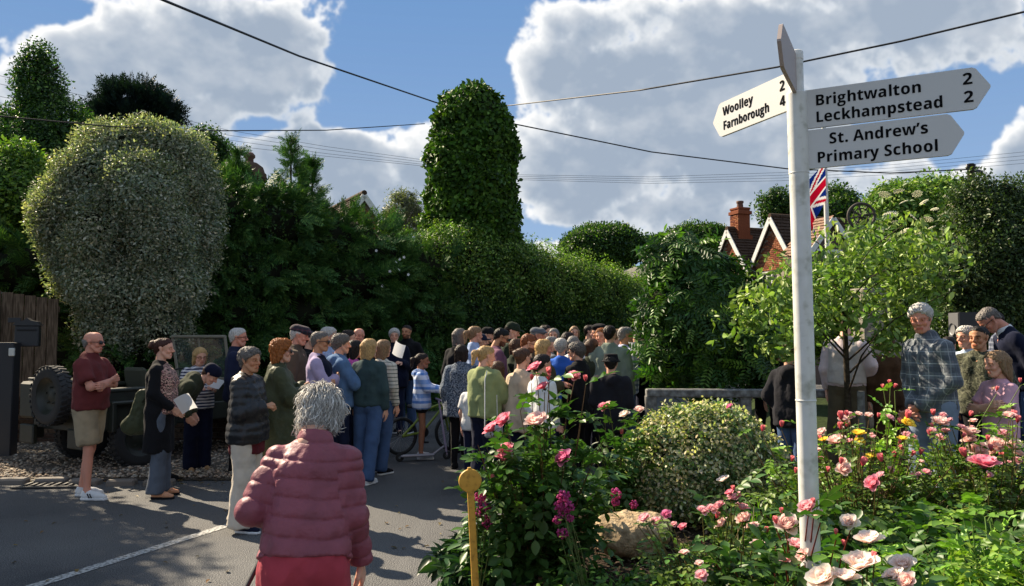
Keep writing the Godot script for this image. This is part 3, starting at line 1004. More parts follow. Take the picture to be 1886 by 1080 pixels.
func build_ground() -> void:
	setting("ground", sheet(-400, 400, -500, 300, -0.06), M["grass_ground"])
	setting("road", sheet(-16, 13, -40, 8, 0.0), M["asphalt"])
	# gravel forecourt
	var g := setting("gravel_forecourt", sheet(-15, -2.3, -14.5, -9.0, 0.0, 60, 40, func(x, z): return 0.012 + 0.03 * smoothstep(-9.0, -9.6, z) + 0.025 * noise.get_noise_2d(x * 2.0, z * 2.0) * smoothstep(-9.0, -9.4, z)), M["gravel"])
	var peb := []
	for k in 3:
		var b := MB.new()
		b.col = [hx("#a39280"), hx("#7d7166"), hx("#b5a692")][k]
		b.ball(Vector3.ZERO, Vector3(0.016, 0.01, 0.013), 6, 4)
		for q in b.v.size():
			b.v[q] *= 1.0 + 0.35 * noise.get_noise_3dv(b.v[q] * 160.0 + Vector3(k * 9, 0, 0))
		peb.append(b.done())
	var pts := []
	for k in 9000:
		pts.append([Vector3(rr(-9.5, -2.4), rr(0.035, 0.052), -9.02 - 3.8 * pow(rng.randf(), 1.3)), Vector3.UP])
	strew(g, "pebbles", peb, mat("pebble", Color.WHITE, 0.85, 0.3, true), pts, 0.6, 1.7, 2.0, 0.6, 1.25)
	# stones of the low kerb along the gravel
	var kb := setting("kerb", sheet(-15, -6.9, -9.06, -8.96, 0.004), M["asphalt"])
	for k in 14:
		var b := MB.new()
		b.box(Vector3(0, 0.02, 0), Vector3(rr(0.3, 0.42), 0.09, 0.14), Basis.from_euler(Vector3(rr(-0.1, 0.1), rr(-0.12, 0.12), 0)), 0.02)
		put("stone", b.done(), mat("kerb_stone", lc(0.16, 0.14, 0.12), 0.9), kb, Transform3D(Basis.IDENTITY, Vector3(-9.6 + k * 0.43, 0.0, -9.02 + rr(-0.03, 0.03) + k * 0.02)))
	var dry := []
	for k in 3:
		var b := MB.new()
		b.col = [hx("#7a5a36"), hx("#5a4a30"), hx("#8a7448")][k]
		b.oval(Vector3.ZERO, Vector3(0, 0.05, 1), Vector3.UP, 0.055, 0.03, 0.3, 0.25)
		dry.append(b.done())
	var dpts := []
	for k in 260:
		dpts.append([Vector3(rr(-9.5, -3.2), 0.014, -8.98 + 0.35 * rr(-1, 1) * rng.randf()), Vector3(rr(-0.3, 0.3), 1, rr(-0.3, 0.3))])
	for k in 60:
		dpts.append([Vector3(rr(-4.5, -0.6), 0.012, rr(-9, -4.5)), Vector3(rr(-0.3, 0.3), 1, rr(-0.3, 0.3))])
	strew(kb, "fallen_leaves", dry, M["leaf"], dpts, 0.5, 1.1, 3.0)
	# drain grate
	var dr := thing("drain_grate", "iron drain grating set in the road below the gravel", "drain", Vector3(-5.15, 0.004, -8.75), 0.08)
	var fr := MB.new()
	fr.box(Vector3(0, 0, 0), Vector3(0.78, 0.008, 0.36))
	put("pit", fr.done(), mat("pit", lc(0.006, 0.006, 0.006), 0.95, 0.1), dr)
	for k in 9:
		var b := MB.new()
		b.box(Vector3(-0.33 + k * 0.083, 0.013, 0), Vector3(0.034, 0.018, 0.36), Basis.IDENTITY, 0.004)
		put("bar", b.done(), mat("iron", lc(0.05, 0.045, 0.04), 0.55, 0.5), dr)
	for s in [-1, 1]:
		var b := MB.new()
		b.box(Vector3(0, 0.012, s * 0.2), Vector3(0.84, 0.02, 0.045), Basis.IDENTITY, 0.004)
		put("frame_bar", b.done(), M["iron"], dr)
	# centre line
	var ln := MB.new()
	var p0 := Vector3(-3.75, 0.004, -4.05)
	var p1 := Vector3(-2.02, 0.004, -8.15)
	var side := (p1 - p0).normalized().cross(Vector3.UP) * 0.052
	for k in 40:
		var q0 := p0.lerp(p1, k / 40.0)
		var q1 := p0.lerp(p1, (k + 1) / 40.0)
		ln.quad(q0 - side, q0 + side, q1 + side, q1 - side)
	var e0 := Vector3(-1.02, 0.004, -11.55)
	var e1 := Vector3(-0.72, 0.004, -12.1)
	ln.quad(e0 - side, e0 + side, e1 + side, e1 - side)
	var lm: StandardMaterial3D = M["paint_line"]
	lm.albedo_texture = noise_tex("line_t", 512, 0.06, [[0.0, Color(0.35, 0.35, 0.36)], [0.38, Color(0.72, 0.72, 0.72)], [0.55, Color(1, 1, 1)]], 4)
	tri_mat(lm, 0.9)
	setting("road_marking", ln.done(), lm)
	# the raised flower bed and verge
	var bed := setting("flower_bed", sheet(-1.3, 16, -8.9, -0.6, 0.0, 130, 90, func(x, z): return bed_h(x, -z) - 0.02 if x > bed_edge(-z) - 0.02 else -0.03), M["soil"])
	setting("verge", sheet(1.5, 30, -20, -8.88, 0.0, 90, 50, func(x, z): return bed_h(x, -z) - 0.02 if x > bed_edge(-z) - 0.02 else -0.03), M["grass_ground"])
	var chip := MB.new()
	chip.box(Vector3.ZERO, Vector3(0.035, 0.006, 0.012), Basis.IDENTITY, 0.002)
	var cm := chip.done()
	pts = []
	for k in 5200:
		var d := rr(2.6, 8.0)
		var x := bed_edge(d) + 0.06 + pow(rng.randf(), 1.4) * 4.0
		pts.append([Vector3(x, bed_h(x, d) + rr(-0.015, 0.012), -d), Vector3(rr(-0.4, 0.4), 1, rr(-0.4, 0.4))])
	strew(bed, "bark_chips", [cm], mat("chips", lc(0.16, 0.11, 0.075), 0.9, 0.2, true), pts, 0.5, 1.5, 1.0, 0.35, 1.5)

# ---------- bricks ----------
var brick_mesh := {}
func brick_box(sz: Vector3) -> ArrayMesh:
	if not brick_mesh.has(sz):
		var b := MB.new()
		b.box(Vector3.ZERO, sz, Basis.IDENTITY, 0.006)
		brick_mesh[sz] = b.done()
	return brick_mesh[sz]

func lay(parent: Node, xf: Transform3D, w: float, h: float, prefix: String, kinds: int, inside = null, limit := 300, bl := 0.225, bh := 0.075) -> void:
	# courses of bricks standing 6 mm proud of a wall face; face plane x, y; outward +z
	var cnt := 0
	var rows := int(h / bh)
	for r in rows:
		var off := 0.0 if r % 2 == 0 else bl * 0.5
		var q := 0
		while q * bl - off < w and cnt < limit:
			var x0 := maxf(0.0, q * bl - off)
			var x1 := minf(w, (q + 1) * bl - off)
			q += 1
			if x1 - x0 < bl * 0.3:
				continue
			var c := Vector2((x0 + x1) * 0.5, (r + 0.5) * bh)
			if inside != null and not inside.call(c):
				continue
			var full := x1 - x0 > bl * 0.9
			var m := brick_box(Vector3(bl - 0.012 if full else bl * 0.5 - 0.012, bh - 0.012, 0.05))
			put("brick", m, M["%s%d" % [prefix, rng.randi() % kinds]], parent, xf * Transform3D(Basis.from_euler(Vector3(0, 0, rr(-0.006, 0.006))), Vector3(c.x, c.y, rr(-0.020, -0.016))))
			cnt += 1

func roof_slope(b: MB, e0: Vector3, e1: Vector3, r0: Vector3, r1: Vector3, rows: int, cols: int) -> void:
	# stepped courses of tiles between eaves e0-e1 and ridge r0-r1
	var up := (e1 - e0).cross(r0 - e0).normalized()
	for k in rows:
		var a0 := e0.lerp(r0, float(k) / rows)
		var a1 := e1.lerp(r1, float(k) / rows)
		var c0 := e0.lerp(r0, (k + 1.25) / rows)
		var c1 := e1.lerp(r1, (k + 1.25) / rows)
		for q in cols:
			var o := (0.5 if k % 2 == 1 else 0.0) / cols
			var s0 := clampf(float(q) / cols + o, 0.0, 1.0)
			var s1 := clampf((q + 0.95) / cols + o, 0.0, 1.0)
			if s1 - s0 < 0.2 / cols:
				continue
			var lift := up * (0.045 + rng.randf_range(0.0, 0.014))
			var p := a0.lerp(a1, s0) + lift
			var t := a0.lerp(a1, s1) + lift
			b.quad(p, t, c0.lerp(c1, s1) + up * 0.012, c0.lerp(c1, s0) + up * 0.012)
			b.quad(a0.lerp(a1, s0), a0.lerp(a1, s1), t, p)

func gable_house(t: Node3D, w: float, eave: float, ridge: float, depth: float, rows: int, prefix: String, brick_from: float, limit: int, over := 0.18) -> void:
	# gable face in the x, y plane at z = 0 facing +z, the house runs back to -depth
	var body := MB.new()
	body.add(prism([Vector2(-w / 2, 0), Vector2(w / 2, 0), Vector2(w / 2, eave), Vector2(0, ridge), Vector2(-w / 2, eave)], depth, Transform3D(Basis.IDENTITY, Vector3(0, 0, -depth / 2))))
	put("wall", body.done(), M["mortar"], t)
	lay(t, Transform3D(Basis.IDENTITY, Vector3(-w / 2, brick_from, 0.002 + 0.012)), w, ridge - brick_from, prefix, 5, func(c): return absf(c.x - w / 2) < (w / 2 if c.y + brick_from < eave else w / 2 * (ridge - c.y - brick_from) / (ridge - eave)) - 0.12, limit)
	var roof := MB.new()
	var sl := (ridge - eave) / (w / 2)
	var ex := w / 2 + 0.25
	var ey := eave - 0.25 * sl
	for s in [-1.0, 1.0]:
		var e0 := Vector3(s * ex, ey + 0.06, over if s > 0 else -depth - over)
		var e1 := Vector3(s * ex, ey + 0.06, -depth - over if s > 0 else over)
		var r0 := Vector3(0, ridge + 0.1, over if s > 0 else -depth - over)
		var r1 := Vector3(0, ridge + 0.1, -depth - over if s > 0 else over)
		roof_slope(roof, e0, e1, r0, r1, rows, int(depth / 0.2))
		roof.quad(e0 - Vector3(0, 0.05, 0), r0 - Vector3(0, 0.05, 0), r1 - Vector3(0, 0.05, 0), e1 - Vector3(0, 0.05, 0))
	for k in int(depth / 0.45):
		roof.tube([Vector3(0, ridge + 0.13, over - k * 0.45), Vector3(0, ridge + 0.13, over - k * 0.45 - 0.43)], [0.1], 8)
	put("roof", roof.done(), M["roof_tile"], t)
	for s in [-1.0, 1.0]:
		var bb := MB.new()
		var a := Vector3(s * ex, ey, over + 0.005)
		var r := Vector3(0, ridge + 0.02, over + 0.005)
		var dirv := (r - a).normalized()
		var ang := atan2(dirv.y, dirv.x)
		bb.box((a + r) * 0.5, Vector3((r - a).length() + 0.02, 0.2, 0.04), Basis.from_euler(Vector3(0, 0, ang)), 0.008)
		put("bargeboard", bb.done(), M["white_paint"], t)

func chimney(t: Node3D, at: Vector3, w: float, h: float, dp: float) -> void:
	var b := MB.new()
	b.box(at + Vector3(0, h / 2, 0), Vector3(w - 0.03, h, dp - 0.03))
	b.box(at + Vector3(0, h - 0.16, 0), Vector3(w + 0.1, 0.14, dp + 0.1), Basis.IDENTITY, 0.01)
	b.box(at + Vector3(0, h + 0.02, 0), Vector3(w + 0.02, 0.08, dp + 0.02), Basis.IDENTITY, 0.01)
	b.box(at + Vector3(0, 0.1, 0), Vector3(w + 0.1, 0.2, dp + 0.1))
	var c := put("chimney", b.done(), M["brick2"], t)
	for sd in 2:
		var bs := Basis.from_euler(Vector3(0, -PI / 2 * sd, 0))
		var ww := w if sd == 0 else dp
		lay(c, Transform3D(bs, at + bs * Vector3(-ww / 2, 0.22, (dp if sd == 0 else w) / 2 + 0.008)), ww, h - 0.46, "brick", 5, null, 60)
	var pot := MB.new()
	pot.lathe([Vector2(0.14, 0), Vector2(0.12, 0.2), Vector2(0.15, 0.22), Vector2(0.15, 0.3), Vector2(0.1, 0.3)], 12, Transform3D(Basis.IDENTITY, at + Vector3(0, h + 0.05, 0)))
	put("chimney_pot", pot.done(), mat("terracotta", lc(0.12, 0.06, 0.04), 0.85), c)

func build_houses() -> void:
	# cottage with two gables beyond the shrubs
	var c1 := thing("brick_cottage", "red brick cottage with two white-edged gables and chimney beyond the shrubs", "cottage", Vector3(10.05, 0.0, -29.0), -1.22)
	gable_house(c1, 3.6, 3.5, 6.15, 6.0, 22, "brick", 4.2, 300)
	var g2 := Node3D.new()
	g2.name = "wing"
	c1.add_child(g2)
	g2.position = Vector3(-2.3, 0, 0.3)
	gable_house(g2, 3.2, 3.7, 5.95, 5.0, 22, "brick", 4.2, 200)
	chimney(g2, Vector3(0, 5.6, -0.5), 0.58, 1.3, 0.58)
	# small window in the front gable
	var win := Node3D.new()
	win.name = "window"
	c1.add_child(win)
	win.position = Vector3(-0.35, 3.75, 0.06)
	var wf := MB.new()
	for s in [-1.0, 1.0]:
		wf.box(Vector3(s * 0.3, 0, 0), Vector3(0.07, 0.75, 0.06))
		wf.box(Vector3(0, s * 0.36, 0), Vector3(0.53, 0.07, 0.055))
	wf.box(Vector3(0, 0, 0), Vector3(0.04, 0.65, 0.04))
	put("frame", wf.done(), M["white_paint"], win)
	var gl := MB.new()
	gl.box(Vector3(0, 0, -0.01), Vector3(0.53, 0.65, 0.012))
	put("pane", gl.done(), mat("dark_glass", lc(0.03, 0.035, 0.04), 0.1, 0.6), win)
	# small gabled house behind the flagpole
	var c2 := thing("tiled_house", "small house with a sunlit tiled roof and white gable behind the flagpole", "house", Vector3(11.28, 0.0, -26.8), 0.38)
	var pw := MB.new()
	pw.add(prism([Vector2(-0.95, 0), Vector2(0.95, 0), Vector2(0.95, 4.75), Vector2(0, 5.8), Vector2(-0.95, 4.75)], 1.2, Transform3D(Basis.IDENTITY, Vector3(0, 0, -0.6))))
	put("wall", pw.done(), mat("dark_wall", lc(0.10, 0.07, 0.055), 0.9), c2)
	var pr := MB.new()
	for s in [-1.0, 1.0]:
		var z0 := 0.2 if s > 0 else -1.2
		var z1 := -1.2 if s > 0 else 0.2
		roof_slope(pr, Vector3(s * 1.2, 4.5, z0), Vector3(s * 1.2, 4.5, z1), Vector3(0, 5.9, z0), Vector3(0, 5.9, z1), 12, 7)
	put("roof", pr.done(), mat("warm_tile", lc(0.24, 0.14, 0.09), 0.9), c2)
	for s in [-1.0, 1.0]:
		var bb := MB.new()
		var a := Vector3(s * 1.2, 4.42, 0.21)
		var r := Vector3(0, 5.8, 0.21)
		var dv := (r - a).normalized()
		bb.box((a + r) * 0.5, Vector3((r - a).length(), 0.2, 0.04), Basis.from_euler(Vector3(0, 0, atan2(dv.y, dv.x))), 0.008)
		put("bargeboard", bb.done(), M["white_paint"], c2)
	var pf := MB.new()
	pf.box(Vector3(0, 4.7, 0.03), Vector3(1.3, 0.08, 0.05))
	pf.box(Vector3(-0.3, 4.3, 0.03), Vector3(0.06, 0.72, 0.05))
	pf.box(Vector3(0.3, 4.3, 0.03), Vector3(0.06, 0.72, 0.05))
	put("window_frame", pf.done(), M["white_paint"], c2)
	# house behind the hedge
	var c3 := thing("gabled_house", "brick house with a tiled gable roof half hidden by the hedge", "house", Vector3(-5.25, 0, -26.5), 0.52)
	gable_house(c3, 4.2, 3.9, 6.55, 6.0, 22, "old_brick", 4.2, 0)
	lay(c3, Transform3D(Basis.IDENTITY, Vector3(-2.1, 4.6, 0.014)), 4.2, 1.95, "brick", 5, func(c): return absf(c.x - 2.1) < 2.1 * (6.55 - c.y - 4.6) / 2.65 - 0.12, 260)
	# round brick chimney
	var c4 := thing("round_chimney", "stout round brick chimney with a small pot above the hedge", "chimney", Vector3(-7.9, 0.25, -22.6))
	var rc := MB.new()
	rc.lathe([Vector2(0.42, 0), Vector2(0.42, 6.1), Vector2(0.5, 6.15), Vector2(0.5, 6.3), Vector2(0.46, 6.32), Vector2(0.4, 6.5), Vector2(0.24, 6.62), Vector2(0.0, 6.66)], 20)
	put("stack", rc.done(), M["old_brick1"], c4)
	for r in 8:
		for k in 13:
			var an := TAU * (k + 0.5 * (r % 2)) / 13
			put("brick", brick_box(Vector3(0.19, 0.064, 0.05)), M["old_brick%d" % (rng.randi() % 4)], c4, Transform3D(Basis.from_euler(Vector3(0, PI / 2 - an, 0)), Vector3(cos(an) * (0.485 if r > 5 else 0.41), 5.64 + r * 0.078, sin(an) * (0.485 if r > 5 else 0.41))))
	var cp := MB.new()
	cp.lathe([Vector2(0.13, 6.6), Vector2(0.12, 6.75), Vector2(0.17, 6.8), Vector2(0.17, 6.86), Vector2(0.1, 6.94), Vector2(0.0, 6.95)], 12)
	put("chimney_pot", cp.done(), M["terracotta"], c4)
	# grey thatch far down the lane
	var c5 := thing("thatched_cottage", "grey thatched roof at the far end of the lane", "cottage", Vector3(6.3, 0, -36))
	var th := MB.new()
	th.ball(Vector3(0, 3.3, 0), Vector3(1.9, 1.7, 3.0), 16, 10)
	put("roof", th.done(), mat("thatch", lc(0.13, 0.12, 0.10), 0.95), c5)
	var tb := MB.new()
	tb.box(Vector3(0, 1.6, 0), Vector3(3.2, 3.2, 5.0))
	put("wall", tb.done(), M["brick1"], c5)

# ---------- wires ----------
func wire(called: String, label: String, pts: Array, r: float, group := "") -> void:
	var path := []
	for k in pts.size() - 1:
		var a: Vector3 = pts[k]
		var b: Vector3 = pts[k + 1]
		for q in 12:
			path.append(a.lerp(b, q / 12.0))
	path.append(pts[-1])
	var b := MB.new()
	b.tube(path, [r], 6)
	tag(put(called, b.done(), M["wire"]), label, "cable", group)

func sag(a: Vector3, b: Vector3, s: float) -> Array:
	var out := []
	for k in 9:
		var t := k / 8.0
		out.append(a.lerp(b, t) - Vector3(0, 4.0 * s * t * (1.0 - t), 0))
	return out

func build_wires() -> void:
	wire("power_cable", "thick black cable sweeping down past the creeper tower to the pole", [px(120, -75, 9), px(300, 0, 10.5), px(550, 103, 15), px(800, 188, 22.0), px(950, 229, 23), px(1200, 280, 24), px(1450, 311, 24), px(1640, 319, 23), px(1790, 312, 22)], 0.02)
	wire("power_cable", "black cable rising from the creeper tower up behind the signpost", [px(868, 198, 22), px(942, 194, 20.5), px(1180, 166, 14), px(1430, 124, 12), px(1660, 76, 11), px(1886, 22, 10), px(2100, -40, 9)], 0.015)
	wire("power_cable", "black cable level across the round bush to the creeper tower", [px(-120, 200, 11), px(0, 214, 11.5), px(200, 233, 12.0), px(400, 241, 13.5), px(600, 240, 16), px(782, 228, 20)], 0.011)
	var lines := [[[-40, 130], [160, 178], [420, 240], [600, 270], [790, 296]], [[-40, 145], [160, 194], [420, 249], [600, 276], [790, 300]], [[-40, 168], [160, 216], [420, 258], [600, 283], [790, 304]], [[-40, 180], [160, 228], [420, 268], [600, 288], [790, 307]]]
	for k in 4:
		var pts := []
		for q in lines[k]:
			pts.append(px(q[0], q[1], 30.0 + 0.012 * q[0]))
		for q in [[950, 322 + k * 3], [1200, 326 + k * 4], [1440, 318 + k * 5], [1650, 303 + k * 6], [1886, 280 + k * 7], [1980, 268 + k * 7]]:
			pts.append(px(q[0], q[1], 42.0 - 0.002 * q[0]))
		wire("telephone_line", ["uppermost of four thin wires strung across the sky", "second of the four thin wires from the top", "third of the four thin wires from the top", "lowest of the four thin wires over the hedge"][k], pts, 0.008, "thin wires across the sky")
	wire("stay_wire", "short slanting wire between the small birch and the creeper tower", [px(690, 470, 24), px(740, 425, 23), px(782, 352, 21)], 0.006)
	wire("telephone_line", "thin wire descending from the utility pole past the evergreen", sag(px(1812, 316, 22), px(1960, 380, 16), 0.1), 0.009)
	wire("stay_wire", "slanting stay wire reaching from the utility pole into the elder", [px(1788, 314, 22), px(1700, 340, 22)], 0.006)
	var pole := thing("utility_pole", "dark wooden utility pole rising above the elder", "pole", Vector3(13.55, 0, -22.2))
	var pb := MB.new()
	var ph := px(1798, 302, 22.2).y
	pb.tube([Vector3(0, 0, 0), Vector3(0, ph, 0)], [0.14, 0.1], 10)
	put("pole", pb.done(), M["bark"], pole)
	var pc := MB.new()
	pc.box(Vector3(0.1, ph - 0.2, 0), Vector3(0.5, 0.08, 0.08), Basis.from_euler(Vector3(0, 0.4, 0)), 0.01)
	put("bracket", pc.done(), M["dark_metal"], pole)
	for k in 3:
		var ib := MB.new()
		ib.lathe([Vector2(0.0, 0), Vector2(0.05, 0.0), Vector2(0.06, 0.05), Vector2(0.03, 0.08), Vector2(0.05, 0.12), Vector2(0, 0.15)], 10, Transform3D(Basis.IDENTITY, Vector3(-0.12 + k * 0.2, ph - 0.16 - (0.2 if k == 2 else 0.0), 0.05)))
		put("insulator", ib.done(), M["dark_metal"], pole)
# ---------- signpost and street furniture ----------
func plate(parent: Node3D, a: Vector3, x_axis: Vector3, pts: Array, rows: Array, dark_back: bool, em: float, tint := "sign_text") -> void:
	# a plate whose face looks along x_axis cross up; a is its local origin
	var x := x_axis.normalized()
	var bs := Basis(x, Vector3.UP, x.cross(Vector3.UP))
	var p := put("finger", prism(pts, 0.014).done(), M["sign_back"] if dark_back else M["sign_face"], parent, Transform3D(bs, a))
	for r in rows:
		var t := put("lettering", text_mesh(r[0], r[3] if r.size() > 3 else em, 0.0016), M[tint], p, Transform3D(Basis.IDENTITY.scaled(Vector3(r[4] if r.size() > 4 else 1.0, 1, 1)), Vector3(r[1], r[2], 0.0078)))

func arrow(len_: float, h: float, tip: float, to_left := false) -> Array:
	var out := [Vector2(0, -h / 2), Vector2(len_, -h / 2), Vector2(len_ + 0.012, -h / 2 + 0.006), Vector2(len_ + tip, -0.004), Vector2(len_ + tip, 0.004), Vector2(len_ + 0.012, h / 2 - 0.006), Vector2(len_, h / 2), Vector2(0, h / 2)]
	if to_left:
		for k in out.size():
			out[k].x *= -1.0
	return out

func build_street() -> void:
	var sp := thing("fingerpost", "white village fingerpost with four pointing arms standing in the roses", "signpost", Vector3(1.145, 0.25, -2.95))
	sp.rotation.z = 0.009
	var pb := MB.new()
	pb.lathe([Vector2(0.037, 0.0), Vector2(0.037, 2.08), Vector2(0.0385, 2.084), Vector2(0.0385, 2.4), Vector2(0.038, 2.404), Vector2(0.028, 2.408), Vector2(0.0275, 2.55)], 28)
	put("post", pb.done(), M["white_paint"], sp)
	var cap := MB.new()
	cap.lathe([Vector2(0.0285, 2.535), Vector2(0.0295, 2.54), Vector2(0.0295, 2.566), Vector2(0.026, 2.572), Vector2(0.0, 2.574)], 24)
	put("cap", cap.done(), M["white_paint"], sp)
	for y in [2.085, 1.2]:
		var ring := MB.new()
		ring.lathe([Vector2(0.0371, y - 0.004), Vector2(0.039, y - 0.002), Vector2(0.039, y + 0.002), Vector2(0.0371, y + 0.004)], 24)
		put("seam", ring.done(), M["white_paint"], sp)
	var ax := Vector3(0.9, 0, 0.435)
	plate(sp, Vector3(0.03, 2.333, 0.012), ax, arrow(0.562, 0.152, 0.055), [["Brightwalton", 0.033, 0.03, 0.0575, 1.02], ["Leckhampstead", 0.033, -0.036, 0.0575, 1.0], ["2", 0.53, 0.036, 0.0575, 1.05], ["2", 0.531, -0.03, 0.0575, 1.05]], false, 0.0575)
	plate(sp, Vector3(0.03, 2.174, 0.012), ax, arrow(0.478, 0.152, 0.052), [["St. Andrew’s", 0.08, 0.034, 0.0575, 1.0], ["Primary School", 0.033, -0.036, 0.0575, 1.0]], false, 0.0575)
	plate(sp, Vector3(-0.016, 2.42, -0.02), Vector3(0.369, 0, 0.929), arrow(0.435, 0.152, 0.056, true), [["Woolley", -0.42, 0.032, 0.053, 1.0], ["Farnborough", -0.42, -0.032, 0.053, 0.92], ["2", -0.055, 0.032, 0.057], ["4", -0.055, -0.03, 0.057]], false, 0.053)
	plate(sp, Vector3(-0.012, 2.475, 0.018), Vector3(0.467, 0, -0.884), arrow(0.33, 0.16, 0.065, true), [], true, 0.05)
	# yellow marker post
	var yp := thing("marker_post", "yellow round-headed marker post leaning at the corner of the bed", "marker post", Vector3(-0.168, 0.0, -4.02))
	var ym := mat("yellow_paint", lc(0.62, 0.35, 0.045), 0.55, 0.5)
	ym.albedo_texture = noise_tex("yel_t", 256, 0.03, [[0.0, Color(0.7, 0.66, 0.6)], [0.4, Color(0.95, 0.94, 0.92)], [1.0, Color(1, 1, 1)]], 5)
	tri_mat(ym, 3.0)
	yp.rotation.z = 0.055
	yp.rotation.y = 0.25
	var ys := MB.new()
	ys.box(Vector3(0, 0.44, 0), Vector3(0.036, 0.9, 0.02), Basis.IDENTITY, 0.004)
	put("stem", ys.done(), ym, yp)
	var yd := MB.new()
	yd.lathe([Vector2(0.0, -0.011), Vector2(0.055, -0.011), Vector2(0.06, -0.007), Vector2(0.06, 0.007), Vector2(0.055, 0.011), Vector2(0.0, 0.011)], 32, Transform3D(Basis.from_euler(Vector3(PI / 2, 0, 0)), Vector3(0, 0.945, 0)))
	yd.box(Vector3(0, 1.008, 0), Vector3(0.02, 0.012, 0.018), Basis.IDENTITY, 0.003)
	put("disc", yd.done(), ym, yp)
	# boulder
	var bo := MB.new()
	bo.ball(Vector3.ZERO, Vector3(0.27, 0.15, 0.22), 40, 26)
	for q in bo.v.size():
		var p := bo.v[q]
		var s := 1.0 + 0.3 * noise.get_noise_3dv(p * 5.0 + Vector3(3, 1, 2)) + 0.08 * noise.get_noise_3dv(p * 22.0)
		bo.v[q] = p * s
		bo.v[q].y = minf(bo.v[q].y, 0.125 + 0.02 * noise.get_noise_3dv(p * 12.0))
	smooth(bo)
	tag(put("boulder", bo.done(), M["stone"], null, Transform3D(Basis.from_euler(Vector3(0.12, 0.5, -0.05)), Vector3(0.8, 0.40, -5.05))), "sandy coloured boulder lying between the pink rose and clipped bush", "boulder")
	var st := MB.new()
	st.ball(Vector3.ZERO, Vector3(0.05, 0.035, 0.05), 14, 10)
	for q in st.v.size():
		st.v[q] *= 1.0 + 0.25 * noise.get_noise_3dv(st.v[q] * 20.0)
	tag(put("stone", st.done(), M["stone"], null, Transform3D(Basis.IDENTITY, Vector3(0.32, 0.3, -4.25))), "small pale stone on the bark chips at the rose foot", "stone")
	# gate boards, post box, dark gate post
	var fb := thing("wooden_fence", "tall fence of upright weathered boards at the gateway", "fence", Vector3(-8.05, 0, -11.3), 0.35)
	for k in 8:
		var b := MB.new()
		b.box(Vector3(k * 0.152, 1.02 + 0.62 * 1.0 - k * 0.022, rr(-0.006, 0.006)), Vector3(0.143, 1.55, 0.024), Basis.from_euler(Vector3(0, 0, rr(-0.006, 0.006))), 0.004)
		put("plank", b.done(), M["wood"], fb)
	var fr := MB.new()
	fr.box(Vector3(0.5, 1.2, -0.045), Vector3(1.3, 0.09, 0.05))
	fr.box(Vector3(0.5, 2.1, -0.045), Vector3(1.3, 0.09, 0.05))
	put("rail", fr.done(), M["wood"], fb)
	var gpost := MB.new()
	gpost.box(Vector3(0, 1.0, 0), Vector3(0.13, 2.3, 0.13), Basis.IDENTITY, 0.01)
	put("post", gpost.done(), M["wood"], fb, Transform3D(Basis.IDENTITY, Vector3(0.33, 0, 0.11)))
	var mb := thing("post_box", "black metal letter box fixed to the gate post", "letter box", px(50, 640, 10.9), 0.35)
	var m1 := MB.new()
	m1.box(Vector3(0, 0.16, 0), Vector3(0.30, 0.30, 0.16), Basis.IDENTITY, 0.012)
	put("body", m1.done(), M["dark_metal"], mb)
	var m2 := MB.new()
	m2.add(prism([Vector2(-0.17, 0.31), Vector2(0.17, 0.31), Vector2(0.13, 0.37), Vector2(0.05, 0.38), Vector2(0, 0.42), Vector2(-0.05, 0.38), Vector2(-0.13, 0.37)], 0.19))
	m2.box(Vector3(0, 0.25, 0.085), Vector3(0.24, 0.03, 0.02), Basis.from_euler(Vector3(0.3, 0, 0)), 0.004)
	put("lid", m2.done(), M["dark_metal"], mb)
	var sn := thing("name_plate", "small dark plate fixed to the boards above the letter box", "plate", px(26, 590, 10.95), 0.35)
	var nb := MB.new()
	nb.box(Vector3.ZERO, Vector3(0.16, 0.07, 0.02), Basis.IDENTITY, 0.004)
	put("board", nb.done(), M["dark_metal"], sn)
	var bin := thing("gate_pillar", "black boxy gate pillar with a small lamp on its side", "gate pillar", px(4, 732, 10.6) * Vector3(1, 0, 1), 0.3)
	var b1 := MB.new()
	b1.box(Vector3(0, 0.8, 0), Vector3(0.32, 1.6, 0.3), Basis.IDENTITY, 0.012)
	put("pillar", b1.done(), M["black_plastic"], bin)
	var b2 := MB.new()
	b2.box(Vector3(0.14, 1.47, 0.165), Vector3(0.07, 0.11, 0.05), Basis.IDENTITY, 0.008)
	put("lamp", b2.done(), mat("lamp_glass", lc(0.55, 0.55, 0.5), 0.2, 0.6), bin)
	# low old wall under the round bush
	var lw := thing("brick_wall", "low old brick wall half lost in shade behind the jeep", "wall", Vector3(-7.9, 0, -11.9), 0.06)
	var lwb := MB.new()
	lwb.box(Vector3(2.1, 0.45, -0.12), Vector3(4.2, 0.9, 0.22))
	put("core", lwb.done(), mat("old_mortar", lc(0.12, 0.10, 0.08), 0.95), lw)
	lay(lw, Transform3D(Basis.IDENTITY, Vector3(0, 0.02, 0.004)), 4.2, 0.9, "old_brick", 4, null, 240)
	for k in 18:
		var cb := MB.new()
		cb.box(Vector3.ZERO, Vector3(0.215, 0.075, 0.3), Basis.IDENTITY, 0.012)
		put("coping_brick", cb.done(), M["old_brick%d" % (k * 7 % 4)], lw, Transform3D(Basis.from_euler(Vector3(0, 0, rr(-0.02, 0.02))), Vector3(0.12 + k * 0.235, 0.935, -0.12)))
	# post and rail along the verge
	var rl := thing("rail_fence", "low grey timber rail fence running along the verge behind the bush", "fence", Vector3(1.55, 0.2, -8.55), -0.02)
	for k in 6:
		var b := MB.new()
		b.box(Vector3(k * 1.05, 0.33, 0), Vector3(0.12, 1.0, 0.12), Basis.from_euler(Vector3(0, rr(-0.05, 0.05), 0)), 0.012)
		put("post", b.done(), M["rail_wood"], rl)
